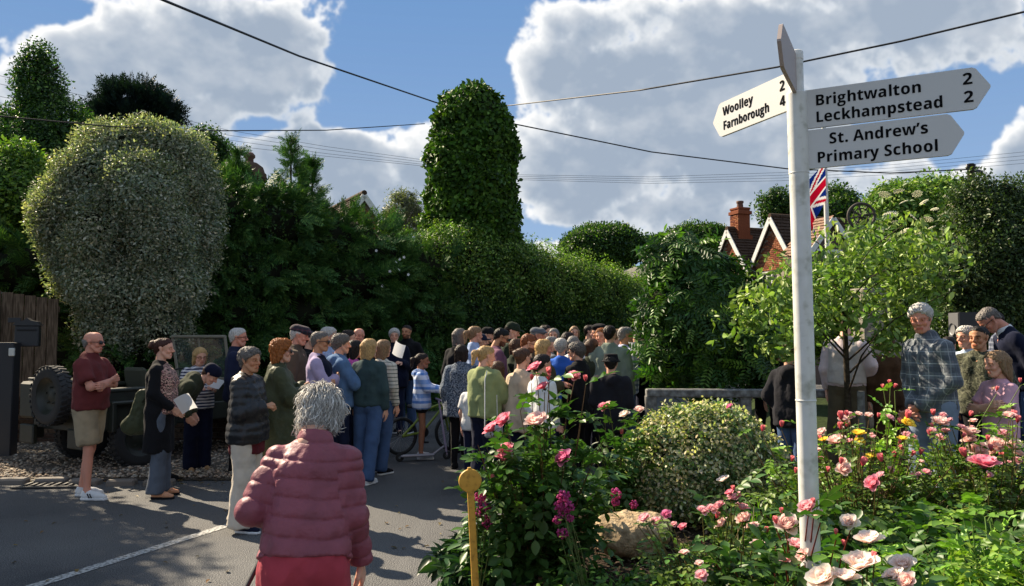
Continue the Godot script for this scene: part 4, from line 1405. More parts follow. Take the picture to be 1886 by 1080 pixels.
	for k in 3:
		var b := MB.new()
		b.box(Vector3(1.0 + k * 2.105, 0.855, 0), Vector3(2.1, 0.09, 0.14), Basis.from_euler(Vector3(0, 0, rr(-0.004, 0.004))), 0.012)
		put("rail", b.done(), M["rail_wood"], rl)
	# memorial, its brick surround, speaker
	var me := thing("memorial_stone", "pale stone memorial pillar seen through the leaves", "memorial", Vector3(5.75, 0.25, -12.2), 0.2)
	var mbm := MB.new()
	mbm.box(Vector3(0, 0.3, 0), Vector3(1.0, 0.6, 0.9), Basis.IDENTITY, 0.02)
	put("plinth", mbm.done(), M["memorial_stone"], me)
	var mp := MB.new()
	mp.box(Vector3(0, 1.4, 0), Vector3(0.5, 1.6, 0.42), Basis.IDENTITY, 0.02)
	put("shaft", mp.done(), M["memorial_stone"], me)
	var mw := thing("brick_wall", "low red brick wall around the memorial lit by the sun", "wall", Vector3(5.9, 0.25, -11.3), 0.0)
	var mwb := MB.new()
	mwb.box(Vector3(1.3, 0.5, -0.12), Vector3(2.6, 1.0, 0.22))
	put("core", mwb.done(), M["mortar"], mw)
	lay(mw, Transform3D(Basis.IDENTITY, Vector3(0, 0.0, 0.004)), 2.6, 1.0, "brick", 5, null, 160)
	var mcp := MB.new()
	mcp.box(Vector3(1.3, 1.03, -0.12), Vector3(2.66, 0.06, 0.28), Basis.IDENTITY, 0.01)
	put("coping", mcp.done(), M["brick1"], mw)
	var ls := thing("loudspeaker", "black loudspeaker raised on a stand before the evergreen", "loudspeaker", Vector3(7.5, 0.25, -12.6), -1.62)
	var lbx := MB.new()
	lbx.add(prism([Vector2(-0.17, -0.17), Vector2(0.17, -0.17), Vector2(0.11, 0.17), Vector2(-0.11, 0.17)], 0.42, Transform3D(Basis.from_euler(Vector3(-PI / 2, 0, 0)), Vector3(0, 1.62, 0))))
	put("cabinet", lbx.done(), M["black_plastic"], ls)
	var lg := MB.new()
	lg.box(Vector3(0, 1.62, 0.175), Vector3(0.3, 0.39, 0.012), Basis.IDENTITY, 0.005)
	put("grille", lg.done(), mat("grille", lc(0.12, 0.12, 0.125), 0.5), ls)
	var lh := MB.new()
	lh.lathe([Vector2(0.0, 0.0), Vector2(0.09, 0.0), Vector2(0.1, 0.02)], 20, Transform3D(Basis.from_euler(Vector3(PI / 2, 0, 0)), Vector3(0, 1.55, 0.19)))
	put("driver", lh.done(), mat("cone", lc(0.2, 0.2, 0.2), 0.4), ls)
	var lst := MB.new()
	lst.tube([Vector3(0, 0.35, 0), Vector3(0, 1.42, 0)], [0.018], 8)
	for k in 3:
		lst.tube([Vector3(0, 0.7, 0), Vector3(cos(k * 2.1) * 0.45, 0.0, sin(k * 2.1) * 0.45)], [0.014], 6)
	put("stand", lst.done(), M["dark_metal"], ls)
	# flagpole and flag
	var fp := thing("flagpole", "slim white flagpole rising behind the signpost arms", "flagpole", Vector3(6.85, 0.2, -16.4))
	var fpb := MB.new()
	fpb.tube([Vector3.ZERO, Vector3(0, 3.0, 0), Vector3(-0.03, 6.2, 0)], [0.06, 0.052, 0.045], 12)
	put("pole", fpb.done(), M["white_paint"], fp)
	flag()
	# iron wheel emblem on its post
	var iw := thing("iron_wheel", "rusty ornamental iron wheel on a post in front of the elder", "ornament", Vector3(6.95, 0.2, -15.0), -0.15)
	var wy := px(1590, 398, 15).y - 0.2
	var rust := mat("rust_iron", lc(0.07, 0.06, 0.05), 0.75, 0.4)
	var rim := MB.new()
	var ring := []
	for k in 33:
		ring.append(Vector3(cos(TAU * k / 32) * 0.25, wy + sin(TAU * k / 32) * 0.25, 0))
	rim.tube(ring, [0.03], 8, false)
	var ring2 := []
	for k in 25:
		ring2.append(Vector3(cos(TAU * k / 24) * 0.15, wy + sin(TAU * k / 24) * 0.15, 0.01))
	rim.tube(ring2, [0.014], 6, false)
	put("rim", rim.done(), rust, iw)
	var hub := MB.new()
	hub.ball(Vector3(0, wy, 0), Vector3(0.06, 0.06, 0.05), 12, 8)
	put("hub", hub.done(), rust, iw)
	for k in 8:
		var s := MB.new()
		var a := TAU * k / 8 + 0.2
		s.tube([Vector3(cos(a) * 0.04, wy + sin(a) * 0.04, 0), Vector3(cos(a) * 0.24, wy + sin(a) * 0.24, 0)], [0.022, 0.016], 6)
		put("spoke", s.done(), rust, iw)
	var ip := MB.new()
	ip.tube([Vector3.ZERO, Vector3(0, wy - 0.25, 0)], [0.05, 0.045], 8)
	put("post", ip.done(), M["rail_wood"], iw)

func smooth(b: MB) -> void:
	for q in b.n.size():
		b.n[q] = Vector3.ZERO
	# join vertices that share a place
	var at := {}
	var id := PackedInt32Array()
	for q in b.v.size():
		var key := Vector3i((b.v[q] * 20000.0).round())
		if not at.has(key):
			at[key] = q
		id.append(at[key])
	for q in range(0, b.i.size(), 3):
		var p0 := b.v[b.i[q]]
		var nn := (b.v[b.i[q + 2]] - p0).cross(b.v[b.i[q + 1]] - p0)
		for s in 3:
			b.n[id[b.i[q + s]]] += nn
	for q in b.n.size():
		b.n[q] = b.n[id[q]].normalized()

func flag() -> void:
	# Union flag hanging in folds from the pole; coloured cloth cells
	var b := MB.new()
	var nx := 60
	var ny := 36
	var red := hx("#b3152b")
	var blue := hx("#152a75")
	var wht := hx("#e4e2e0")
	var pos := func(u: float, v: float) -> Vector3:
		# v along the hoist at the pole, u along the fly, which hangs down in folds
		var fall := 0.72 * u
		var away := 0.42 * (1.0 - pow(1.0 - minf(u * 1.25, 1.0), 2.0)) * (0.55 + 0.45 * v)
		var fold := sin(u * 8.0 + v * 2.0) * 0.09 * u
		return Vector3(-away + fold * 0.35, 0.62 * v * (1.0 - 0.25 * u) - fall, fold + 0.05)
	var colr := func(u: float, v: float) -> Color:
		var x := (u - 0.5) * 2.0
		var y := (v - 0.5)
		if absf(y) < 0.1 or absf(x) < 0.1:
			return red
		if absf(y) < 0.167 or absf(x) < 0.167:
			return wht
		var d1: float = absf(x - y * 2.0) / 2.236
		var d2: float = absf(x + y * 2.0) / 2.236
		var dd := minf(d1, d2)
		if dd < 0.035:
			return red
		if dd < 0.1:
			return wht
		return blue
	for i in nx:
		for j in ny:
			var u0 := float(i) / nx
			var u1 := float(i + 1) / nx
			var v0 := float(j) / ny
			var v1 := float(j + 1) / ny
			b.col = colr.call((u0 + u1) / 2, (v0 + v1) / 2)
			b.quad(pos.call(u0, v0), pos.call(u1, v0), pos.call(u1, v1), pos.call(u0, v1))
	smooth(b)
	var fm := mat("flag_cloth", Color.WHITE, 0.8, 0.2, true)
	fm.backlight_enabled = true
	fm.backlight = lc(0.8, 0.8, 0.8)
	tag(put("union_flag", b.done(), fm, null, Transform3D(Basis.from_euler(Vector3(0, 0.1, 0)).scaled(Vector3.ONE * 1.3), Vector3(6.79, 4.62, -16.36))), "red, white and blue flag hanging in folds on the flagpole", "flag")
# ---------- bodies: a field of tapered capsules, meshed as surface nets ----------
class Field:
	var bones := []
	var cuts := []   # [normal, offset]: nothing where normal . p > offset
	var cell := 0.02
	var k := 60.0

	func _init(cell_: float, k_: float) -> void:
		cell = cell_
		k = k_

	func bone(a: Vector3, b: Vector3, ra: float, rb: float, flat := 0, nd := Vector3.ZERO, sq := 1.0, w := 1.0) -> void:
		# flat: 1 flat at b, 2 flat at a, 3 both. nd, sq: thinner along nd by sq
		bones.append([a, b, ra, rb, flat, nd, sq, w])

	func ball(a: Vector3, r: float, nd := Vector3.ZERO, sq := 1.0, w := 1.0) -> void:
		bones.append([a, a + Vector3(0, 0.0001, 0), r, r, 0, nd, sq, w])

	func mesh() -> MB:
		var lo := Vector3.INF
		var hi := -Vector3.INF
		var mg := 3.0 / k
		for q in bones:
			if q[7] < 0.0:
				continue
			var r := Vector3.ONE * (maxf(q[2], q[3]) + mg + cell)
			lo = lo.min(q[0] - r).min(q[1] - r)
			hi = hi.max(q[0] + r).max(q[1] + r)
		var nx := int((hi.x - lo.x) / cell) + 2
		var ny := int((hi.y - lo.y) / cell) + 2
		var nz := int((hi.z - lo.z) / cell) + 2
		var g := PackedFloat32Array()
		g.resize(nx * ny * nz)
		var nxy := nx * ny
		for q in bones:
			var a: Vector3 = q[0]
			var ab: Vector3 = q[1] - a
			var ln := ab.length()
			var inv := 1.0 / maxf(ab.length_squared(), 1e-9)
			var ra: float = q[2]
			var dr: float = q[3] - ra
			var flat: int = q[4]
			var nd: Vector3 = q[5]
			var sq: float = q[6] - 1.0
			var w: float = q[7]
			var rm := Vector3.ONE * (maxf(q[2], q[3]) + mg)
			var b0: Vector3 = (a.min(q[1]) - rm - lo) / cell
			var b1: Vector3 = (a.max(q[1]) + rm - lo) / cell
			var x0 := maxi(0, int(b0.x))
			var x1 := mini(nx - 1, int(b1.x) + 1)
			for z in range(maxi(0, int(b0.z)), mini(nz - 1, int(b1.z) + 1) + 1):
				for y in range(maxi(0, int(b0.y)), mini(ny - 1, int(b1.y) + 1) + 1):
					var row := z * nxy + y * nx
					var p := Vector3(x0 * cell, y * cell, z * cell) + lo - a
					for x in range(x0, x1 + 1):
						var t := p.dot(ab) * inv
						var tc := clampf(t, 0.0, 1.0)
						var d := 0.0
						if flat != 0 and ((t > 1.0 and (flat & 1)) or (t < 0.0 and (flat & 2))):
							var u := p - ab * t
							if sq != 0.0:
								u += nd * (u.dot(nd) * sq)
							d = maxf(u.length() - (ra + dr * tc), absf(t - tc) * ln)
						else:
							var u := p - ab * tc
							if sq != 0.0:
								u += nd * (u.dot(nd) * sq)
							d = u.length() - (ra + dr * tc)
						if d < mg:
							g[row + x] += w * exp(-k * maxf(d, -0.06))
						p.x += cell
		for c in cuts:
			var cn: Vector3 = c[0]
			var co: float = c[1]
			for z in nz:
				for y in ny:
					var p := Vector3(0, y * cell, z * cell) + lo
					for x in nx:
						p.x = x * cell + lo.x
						var d: float = cn.dot(p) - co
						if d > -cell * 1.5:
							var i := z * nxy + y * nx + x
							g[i] = minf(g[i], exp(-k * d))
		var id := PackedInt32Array()
		id.resize(nx * ny * nz)
		id.fill(-1)
		var b := MB.new()
		var cells := PackedInt32Array()
		var of := PackedInt32Array([0, 1, nx, nx + 1, nxy, nxy + 1, nxy + nx, nxy + nx + 1])
		var ed := PackedInt32Array([0, 1, 2, 3, 4, 5, 6, 7, 0, 2, 1, 3, 4, 6, 5, 7, 0, 4, 1, 5, 2, 6, 3, 7])
		var cp := PackedVector3Array([Vector3(0, 0, 0), Vector3(1, 0, 0), Vector3(0, 1, 0), Vector3(1, 1, 0), Vector3(0, 0, 1), Vector3(1, 0, 1), Vector3(0, 1, 1), Vector3(1, 1, 1)])
		for z in nz - 1:
			for y in ny - 1:
				var row := z * nxy + y * nx
				var v0 := (g[row] > 1.0)
				for x in nx - 1:
					var i := row + x
					var s := int(g[i] > 1.0) + int(g[i + 1] > 1.0) + int(g[i + nx] > 1.0) + int(g[i + nx + 1] > 1.0) + int(g[i + nxy] > 1.0) + int(g[i + nxy + 1] > 1.0) + int(g[i + nxy + nx] > 1.0) + int(g[i + nxy + nx + 1] > 1.0)
					if s == 0 or s == 8:
						continue
					var acc := Vector3.ZERO
					var cnt := 0
					for e in range(0, 24, 2):
						var ga := g[i + of[ed[e]]]
						var gb := g[i + of[ed[e + 1]]]
						if (ga > 1.0) != (gb > 1.0):
							var la := log(maxf(ga, 0.03))
							var lb := log(maxf(gb, 0.03))
							acc += cp[ed[e]].lerp(cp[ed[e + 1]], la / (la - lb))
							cnt += 1
					id[i] = b.v.size()
					cells.append(i)
					b.v.append(lo + (Vector3(x, y, z) + acc / cnt) * cell)
		b.n.resize(b.v.size())
		b.c.resize(b.v.size())
		b.c.fill(Color.WHITE)
		for i in cells:
			var gi := g[i] > 1.0
			for ax in 3:
				var st: int = [1, nx, nxy][ax]
				var gj := g[i + st] > 1.0
				if gi == gj:
					continue
				var s1: int = [nx, nxy, 1][ax]
				var s2: int = [nxy, 1, nx][ax]
				if i - s1 - s2 < 0:
					continue
				var p := id[i]
				var q := id[i - s1]
				var r := id[i - s1 - s2]
				var t := id[i - s2]
				if p < 0 or q < 0 or r < 0 or t < 0:
					continue
				if gi:
					b.i.append_array([p, t, r, p, r, q])
				else:
					b.i.append_array([p, q, r, p, r, t])
		renormal(b)
		return b

	static func renormal(b: MB) -> void:
		b.n.fill(Vector3.ZERO)
		for q in range(0, b.i.size(), 3):
			var p0 := b.v[b.i[q]]
			var nn := (b.v[b.i[q + 2]] - p0).cross(b.v[b.i[q + 1]] - p0)
			b.n[b.i[q]] += nn
			b.n[b.i[q + 1]] += nn
			b.n[b.i[q + 2]] += nn
		for q in b.n.size():
			b.n[q] = b.n[q].normalized()

var proto := {}     # MB
var pmesh := {}     # ArrayMesh

func head_field(cell := 0.0055) -> Field:
	var f := Field.new(cell, 190.0)
	f.bone(Vector3(0, 0.145, 0.026), Vector3(0, 0.146, -0.02), 0.073, 0.070)
	f.bone(Vector3(0, 0.105, -0.030), Vector3(0, 0.04, -0.040), 0.055, 0.040)
	f.bone(Vector3(-0.012, 0.016, -0.062), Vector3(0.012, 0.016, -0.062), 0.017, 0.017)
	for s in [-1.0, 1.0]:
		f.bone(Vector3(s * 0.050, 0.068, -0.002), Vector3(s * 0.026, 0.022, -0.046), 0.017, 0.018)
		f.ball(Vector3(s * 0.036, 0.080, -0.060), 0.021)
		f.ball(Vector3(s * 0.0125, 0.077, -0.093), 0.0075)
		f.ball(Vector3(s * 0.031, 0.108, -0.102), 0.0115, Vector3.ZERO, 1.0, -1.0)
		f.bone(Vector3(s * 0.074, 0.122, 0.014), Vector3(s * 0.070, 0.086, 0.006), 0.016, 0.009, 0, Vector3(1, 0, 0), 2.2)
		f.bone(Vector3(s * 0.012, 0.126, -0.086), Vector3(s * 0.044, 0.126, -0.072), 0.008, 0.007)
	f.bone(Vector3(0, 0.120, -0.086), Vector3(0, 0.083, -0.108), 0.007, 0.0105)
	f.bone(Vector3(-0.019, 0.047, -0.077), Vector3(0.019, 0.047, -0.077), 0.0065, 0.0065)
	f.bone(Vector3(-0.014, 0.038, -0.076), Vector3(0.014, 0.038, -0.076), 0.007, 0.007)
	f.bone(Vector3(0, 0.07, 0.022), Vector3(0, -0.07, 0.034), 0.05, 0.054)
	return f

func paint_head(b: MB, brow: Color, beard: Color) -> void:
	for q in b.v.size():
		var p := b.v[q]
		var c := Color(1, 1, 1)
		if p.z < -0.04 and p.y > 0.055 and p.y < 0.10:
			c = Color(1.0, 0.90, 0.87)
		if p.z < -0.07 and absf(p.x) < 0.023 and p.y > 0.033 and p.y < 0.053:
			c = Color(0.82, 0.52, 0.50)
		if p.z < -0.062 and absf(p.x) > 0.013 and absf(p.x) < 0.05 and p.y > 0.121 and p.y < 0.133:
			c = brow
		if p.z < -0.062 and absf(p.x) > 0.016 and absf(p.x) < 0.047 and p.y > 0.098 and p.y < 0.118:
			c = Color(0.72, 0.60, 0.55)
		if beard.a > 0.0 and p.z < 0.0 and p.y < 0.062 - 0.25 * maxf(0.0, -0.05 - p.z) and p.y > -0.012 and not (absf(p.x) < 0.02 and p.y > 0.034 and p.y < 0.050):
			c = beard
		b.c[q] = c
	for s in [-1.0, 1.0]:
		b.col = Color(1.1, 1.15, 1.2)
		b.ball(Vector3(s * 0.031, 0.109, -0.0755), Vector3.ONE * 0.0118, 10, 8)
		b.col = Color(0.10, 0.09, 0.09)
		b.ball(Vector3(s * 0.031, 0.109, -0.0835), Vector3(0.0055, 0.0055, 0.0048), 8, 6)
		b.col = Color(0.8, 0.66, 0.6)
		b.ball(Vector3(s * 0.031, 0.1155, -0.076), Vector3(0.0135, 0.0065, 0.0125), 8, 6)
	b.col = Color.WHITE

func hair_proto(kind: String, cell := 0.0065) -> MB:
	var f := Field.new(cell, 170.0)
	var grow := 0.0
	match kind:
		"curly", "wavy": grow = 0.012
		"crop": grow = -0.002
		"fluffy": grow = 0.008
	f.bone(Vector3(0, 0.149, 0.030), Vector3(0, 0.153, -0.020), 0.079 + grow, 0.073 + grow)
	f.bone(Vector3(0, 0.12, 0.045), Vector3(0, 0.06, 0.045), 0.066 + grow, 0.050)
	if kind in ["bob", "wavy", "long"]:
		for s in [-1.0, 1.0]:
			f.bone(Vector3(s * 0.066, 0.14, 0.0), Vector3(s * 0.072, 0.0 if kind != "long" else -0.05, 0.004), 0.026, 0.02 + grow)
		f.bone(Vector3(-0.035, 0.13, 0.06), Vector3(-0.042, 0.0, 0.055), 0.05, 0.04)
		f.bone(Vector3(0.035, 0.13, 0.06), Vector3(0.042, 0.0, 0.055), 0.05, 0.04)
	if kind == "long":
		f.bone(Vector3(-0.04, 0.05, 0.06), Vector3(-0.045, -0.15, 0.07), 0.042, 0.02, 0, Vector3(0, 0, 1), 1.4)
		f.bone(Vector3(0.04, 0.05, 0.06), Vector3(0.045, -0.16, 0.07), 0.042, 0.02, 0, Vector3(0, 0, 1), 1.4)
		f.bone(Vector3(0, 0.05, 0.06), Vector3(0, -0.18, 0.075), 0.042, 0.024, 0, Vector3(0, 0, 1), 1.4)
	if kind == "pony":
		f.bone(Vector3(0, 0.155, 0.095), Vector3(0, 0.13, 0.15), 0.022, 0.034)
		f.bone(Vector3(0, 0.13, 0.15), Vector3(0.01, -0.01, 0.165), 0.034, 0.014)
	if kind == "bun":
		f.ball(Vector3(0, 0.16, 0.115), 0.042)
		f.ball(Vector3(0.02, 0.14, 0.125), 0.032)
		f.ball(Vector3(-0.02, 0.175, 0.11), 0.03)
	if kind == "braid":
		for q in 9:
			f.ball(Vector3(-0.02 + 0.008 * (q % 2) - 0.012 * q * 0.6, 0.055 - q * 0.034, 0.085 + 0.03 * sin(q * 0.4) * (1.0 if q < 5 else 0.8)), 0.024 - q * 0.0012)
	# the face stays free
	f.ball(Vector3(0, 0.075, -0.085), 0.066, Vector3.ZERO, 1.0, -3.0)
	f.ball(Vector3(0, 0.11, -0.11), 0.06, Vector3.ZERO, 1.0, -3.0)
	if kind in ["short", "crop", "pony", "bun", "braid", "curly", "fluffy"]:
		f.cuts.append([Vector3(0, -0.81, -0.587), -0.0838 + (0.012 if kind in ["curly", "fluffy"] else 0.0)])
	if kind == "bald":
		f.cuts.append([Vector3(0, 0.98, -0.2), 0.125])
		f.cuts.append([Vector3(0, -0.81, -0.587), -0.085])
	if kind in ["bob", "wavy", "long"]:
		f.cuts.append([Vector3(0, -0.55, -0.835), -0.012])
	var b := f.mesh()
	var n := FastNoiseLite.new()
	n.frequency = 1.0
	n.fractal_octaves = 3
	var amp := 0.006 if kind in ["curly", "wavy", "fluffy"] else 0.0035
	var fy := 70.0 if kind == "curly" else 22.0
	for q in b.v.size():
		var p := b.v[q]
		for c in f.cuts:
			var dd: float = c[1] - c[0].dot(p)
			b.v[q] -= b.n[q] * 0.007 * smoothstep(0.022, 0.0, dd)
		var s := n.get_noise_3d(p.x * 85.0, p.y * fy, p.z * 85.0)
		b.v[q] += b.n[q] * s * amp * 2.4
		var t := 1.0 + 0.95 * s
		b.c[q] = Color(t, t, t)
	Field.renormal(b)
	return b

func hand_proto(fist: bool, cell := 0.0048) -> MB:
	var f := Field.new(cell, 330.0)
	var zs := [-0.029, -0.0095, 0.0105, 0.029]
	var ls := [[0.043, 0.026, 0.02], [0.047, 0.029, 0.021], [0.043, 0.027, 0.02], [0.033, 0.02, 0.018]]
	for q in 4:
		var kn := Vector3(0.002, -0.086 + 0.004 * absf(q - 1.2), zs[q])
		f.bone(Vector3(0, -0.004, zs[q] * 0.6), kn, 0.0135, 0.0105)
		var a := 0.25 + 0.05 * q if not fist else 1.35
		var p := kn
		for j in 3:
			var d := Vector3(sin(a), -cos(a), zs[q] * 1.2)
			var e: Vector3 = p + d.normalized() * ls[q][j]
			f.bone(p, e, 0.0092 - j * 0.0009, 0.0085 - j * 0.0009)
			p = e
			a += 0.32 + 0.06 * q if not fist else 1.3
	f.bone(Vector3(0.004, -0.02, -0.022), Vector3(0.016, -0.052, -0.048), 0.0145, 0.0115)
	f.bone(Vector3(0.016, -0.052, -0.048), Vector3(0.027, -0.078, -0.052 if not fist else -0.03), 0.0108, 0.0098)
	f.bone(Vector3(0.027, -0.078, -0.052 if not fist else -0.03), Vector3(0.036, -0.1, -0.05 if not fist else -0.008), 0.0095, 0.0082)
	f.bone(Vector3(0, 0.045, 0), Vector3(0, -0.005, 0), 0.023, 0.0235, 0, Vector3(1, 0, 0), 1.25)
	return f.mesh()

func shoe_proto(part: String) -> MB:
	var f := Field.new(0.009, 150.0)
	if part == "upper":
		f.bone(Vector3(0, 0.05, 0.04), Vector3(0, 0.042, -0.10), 0.037, 0.037)
		f.bone(Vector3(0, 0.042, -0.10), Vector3(0, 0.034, -0.165), 0.037, 0.027)
		f.bone(Vector3(0, 0.05, 0.03), Vector3(0, 0.095, 0.025), 0.036, 0.037, 1)
		f.bone(Vector3(0, 0.07, -0.01), Vector3(0, 0.05, -0.10), 0.033, 0.026)
		f.cuts.append([Vector3(0, -1, 0), -0.02])
		return f.mesh()
	f.bone(Vector3(0, 0.015, 0.04), Vector3(0, 0.015, -0.10), 0.042, 0.043, 0)
	f.bone(Vector3(0, 0.015, -0.10), Vector3(0, 0.015, -0.168), 0.043, 0.032, 0)
	f.cuts.append([Vector3(0, -1, 0), -0.002])
	f.cuts.append([Vector3(0, 1, 0), 0.028])
	return f.mesh()

func hat_proto(kind: String) -> MB:
	var f := Field.new(0.0075, 150.0)
	match kind:
		"flat":
			f.bone(Vector3(0, 0.175, 0.04), Vector3(0, 0.168, -0.05), 0.083, 0.077, 0, Vector3(0, 1, 0), 1.25)
			f.bone(Vector3(-0.03, 0.160, -0.115), Vector3(0.03, 0.160, -0.115), 0.034, 0.034, 0, Vector3(0, 1, 0), 2.6)
			f.cuts.append([Vector3(0, -0.97, 0.2), -0.140])
		"cap":
			f.bone(Vector3(0, 0.163, 0.026), Vector3(0, 0.163, -0.020), 0.083, 0.080)
			f.bone(Vector3(-0.035, 0.152, -0.125), Vector3(0.035, 0.152, -0.125), 0.042, 0.042, 0, Vector3(0, 1, 0), 4.0)
			f.cuts.append([Vector3(0, -0.98, 0.15), -0.135])
		"beret":
			f.bone(Vector3(0.0, 0.2, 0.03), Vector3(-0.03, 0.19, -0.02), 0.096, 0.09, 0, Vector3(0, 1, 0.1).normalized(), 2.0)
			f.bone(Vector3(0, 0.17, 0.02), Vector3(0, 0.17, -0.02), 0.08, 0.077)
			f.cuts.append([Vector3(0, -0.99, 0.1), -0.155])
		"bucket":
			f.bone(Vector3(0, 0.15, 0.01), Vector3(0, 0.225, 0.01), 0.092, 0.078, 1)
			f.bone(Vector3(0, 0.135, 0.01), Vector3(0, 0.15, 0.01), 0.125, 0.1, 3)
			f.cuts.append([Vector3(0, -1, 0), -0.128])
		"beanie":
			f.bone(Vector3(0, 0.158, 0.030), Vector3(0, 0.165, -0.022), 0.087, 0.082)
			f.cuts.append([Vector3(0, -0.93, -0.36), -0.098])
	return f.mesh()

func glasses(dark: bool) -> MB:
	var b := MB.new()
	for s in [-1.0, 1.0]:
		if dark:
			b.ball(Vector3(s * 0.032, 0.107, -0.096), Vector3(0.027, 0.019, 0.008), 12, 8, Basis.from_euler(Vector3(0.05, -s * 0.25, 0)))
		else:
			var ring := []
			for k in 15:
				var a := TAU * k / 14
				ring.append(Vector3(s * 0.032 + cos(a) * 0.024, 0.108 + sin(a) * 0.018, -0.097 + absf(cos(a) * 0.5 + 0.5 * s * cos(a)) * 0.004))
			b.tube(ring, [0.0018], 5, false)
		b.tube([Vector3(s * 0.057, 0.112, -0.088), Vector3(s * 0.078, 0.114, -0.02), Vector3(s * 0.077, 0.112, 0.02)], [0.0028], 5)
	b.tube([Vector3(-0.009, 0.111, -0.101), Vector3(0.009, 0.111, -0.101)], [0.0025], 5)
	return b

func build_protos() -> void:
	var jobs := ["head", "head_dark", "head_beard", "hand", "fist", "upper", "sole", "flat", "cap", "beret", "bucket", "beanie", "short", "crop", "curly", "fluffy", "bob", "wavy", "long", "pony", "bun", "braid", "bald"]
	var got := []
	got.resize(jobs.size())
	var job := func(q: int) -> void:
		var nm: String = jobs[q]
		var b: MB
		if nm.begins_with("head"):
			b = head_field().mesh()
			paint_head(b, Color(0.62, 0.52, 0.45) if nm == "head" else Color(0.25, 0.2, 0.18), Color(0.28, 0.22, 0.2, 1) if nm == "head_beard" else Color(0, 0, 0, 0))
		elif nm in ["hand", "fist"]:
			b = hand_proto(nm == "fist")
		elif nm in ["upper", "sole"]:
			b = shoe_proto(nm)
		elif nm in ["flat", "cap", "beret", "bucket", "beanie"]:
			b = hat_proto(nm)
		else:
			b = hair_proto(nm)
		got[q] = b
	var id := WorkerThreadPool.add_group_task(job, jobs.size())
	WorkerThreadPool.wait_for_group_task_completion(id)
	for q in jobs.size():
		proto[jobs[q]] = got[q]
		pmesh[jobs[q]] = got[q].done()
	pmesh["shades"] = glasses(true).done()
	pmesh["specs"] = glasses(false).done()

# ---------- posing ----------
func arm_pose(kind, side: float, sh: Vector3, h: float) -> Array:
	# elbow and wrist in the body's own space; side -1 is the left arm
	if kind is Array:
		return [kind[0], kind[1]]
	match kind:
		"fold":
			var e := sh + Vector3(side * 0.06, -0.225, -0.125)
			return [e, Vector3(-side * 0.075, sh.y - 0.19 + side * 0.025, -0.18)]
		"paper":
			var e := sh + Vector3(side * 0.045, -0.255, 0.0)
			return [e, e + Vector3(-side * 0.10, 0.05, -0.215)]
		"pocket":
			var e := sh + Vector3(side * 0.085, -0.25, 0.07)
			return [e, Vector3(side * 0.165, sh.y - 0.45, -0.035)]
		"front":
			var e := sh + Vector3(side * 0.06, -0.265, 0.0)
			return [e, Vector3(side * 0.03, sh.y - 0.46, -0.185)]
		"chest":
			var e := sh + Vector3(side * 0.045, -0.255, -0.05)
			return [e, Vector3(side * 0.035, sh.y - 0.2, -0.2)]
		"bars":
			var e := sh + Vector3(side * 0.04, -0.2, -0.12)
			return [e, e + Vector3(-side * 0.02, -0.04, -0.22)]
	var e := sh + Vector3(side * 0.055, -0.27, 0.025)
	return [e, e + Vector3(side * 0.01, -0.235, -0.06)]

func fold_noise(b: MB, amp: float, fr: float, sd: float) -> void:
	# cloth folds: shallow creases that run mostly downwards
	for q in b.v.size():
		var p := b.v[q]
		var s := noise.get_noise_3d(p.x * fr * 2.0 + sd, p.y * fr * 0.8 + p.x * fr, p.z * fr * 2.0)
		var t := noise.get_noise_3d(p.x * fr * 5.0, p.y * fr * 3.0 + sd, p.z * fr * 5.0)
		var w := 1.0 - absf(noise.get_noise_3d(p.x * fr * 3.0 + sd * 2.0, p.y * fr * 1.6 + p.z * fr * 2.0, p.z * fr * 3.0)) * 3.0
		b.v[q] += b.n[q] * (s * amp * 2.2 + t * amp * 0.8 + maxf(w, 0.0) * amp * 0.9)
	Field.renormal(b)

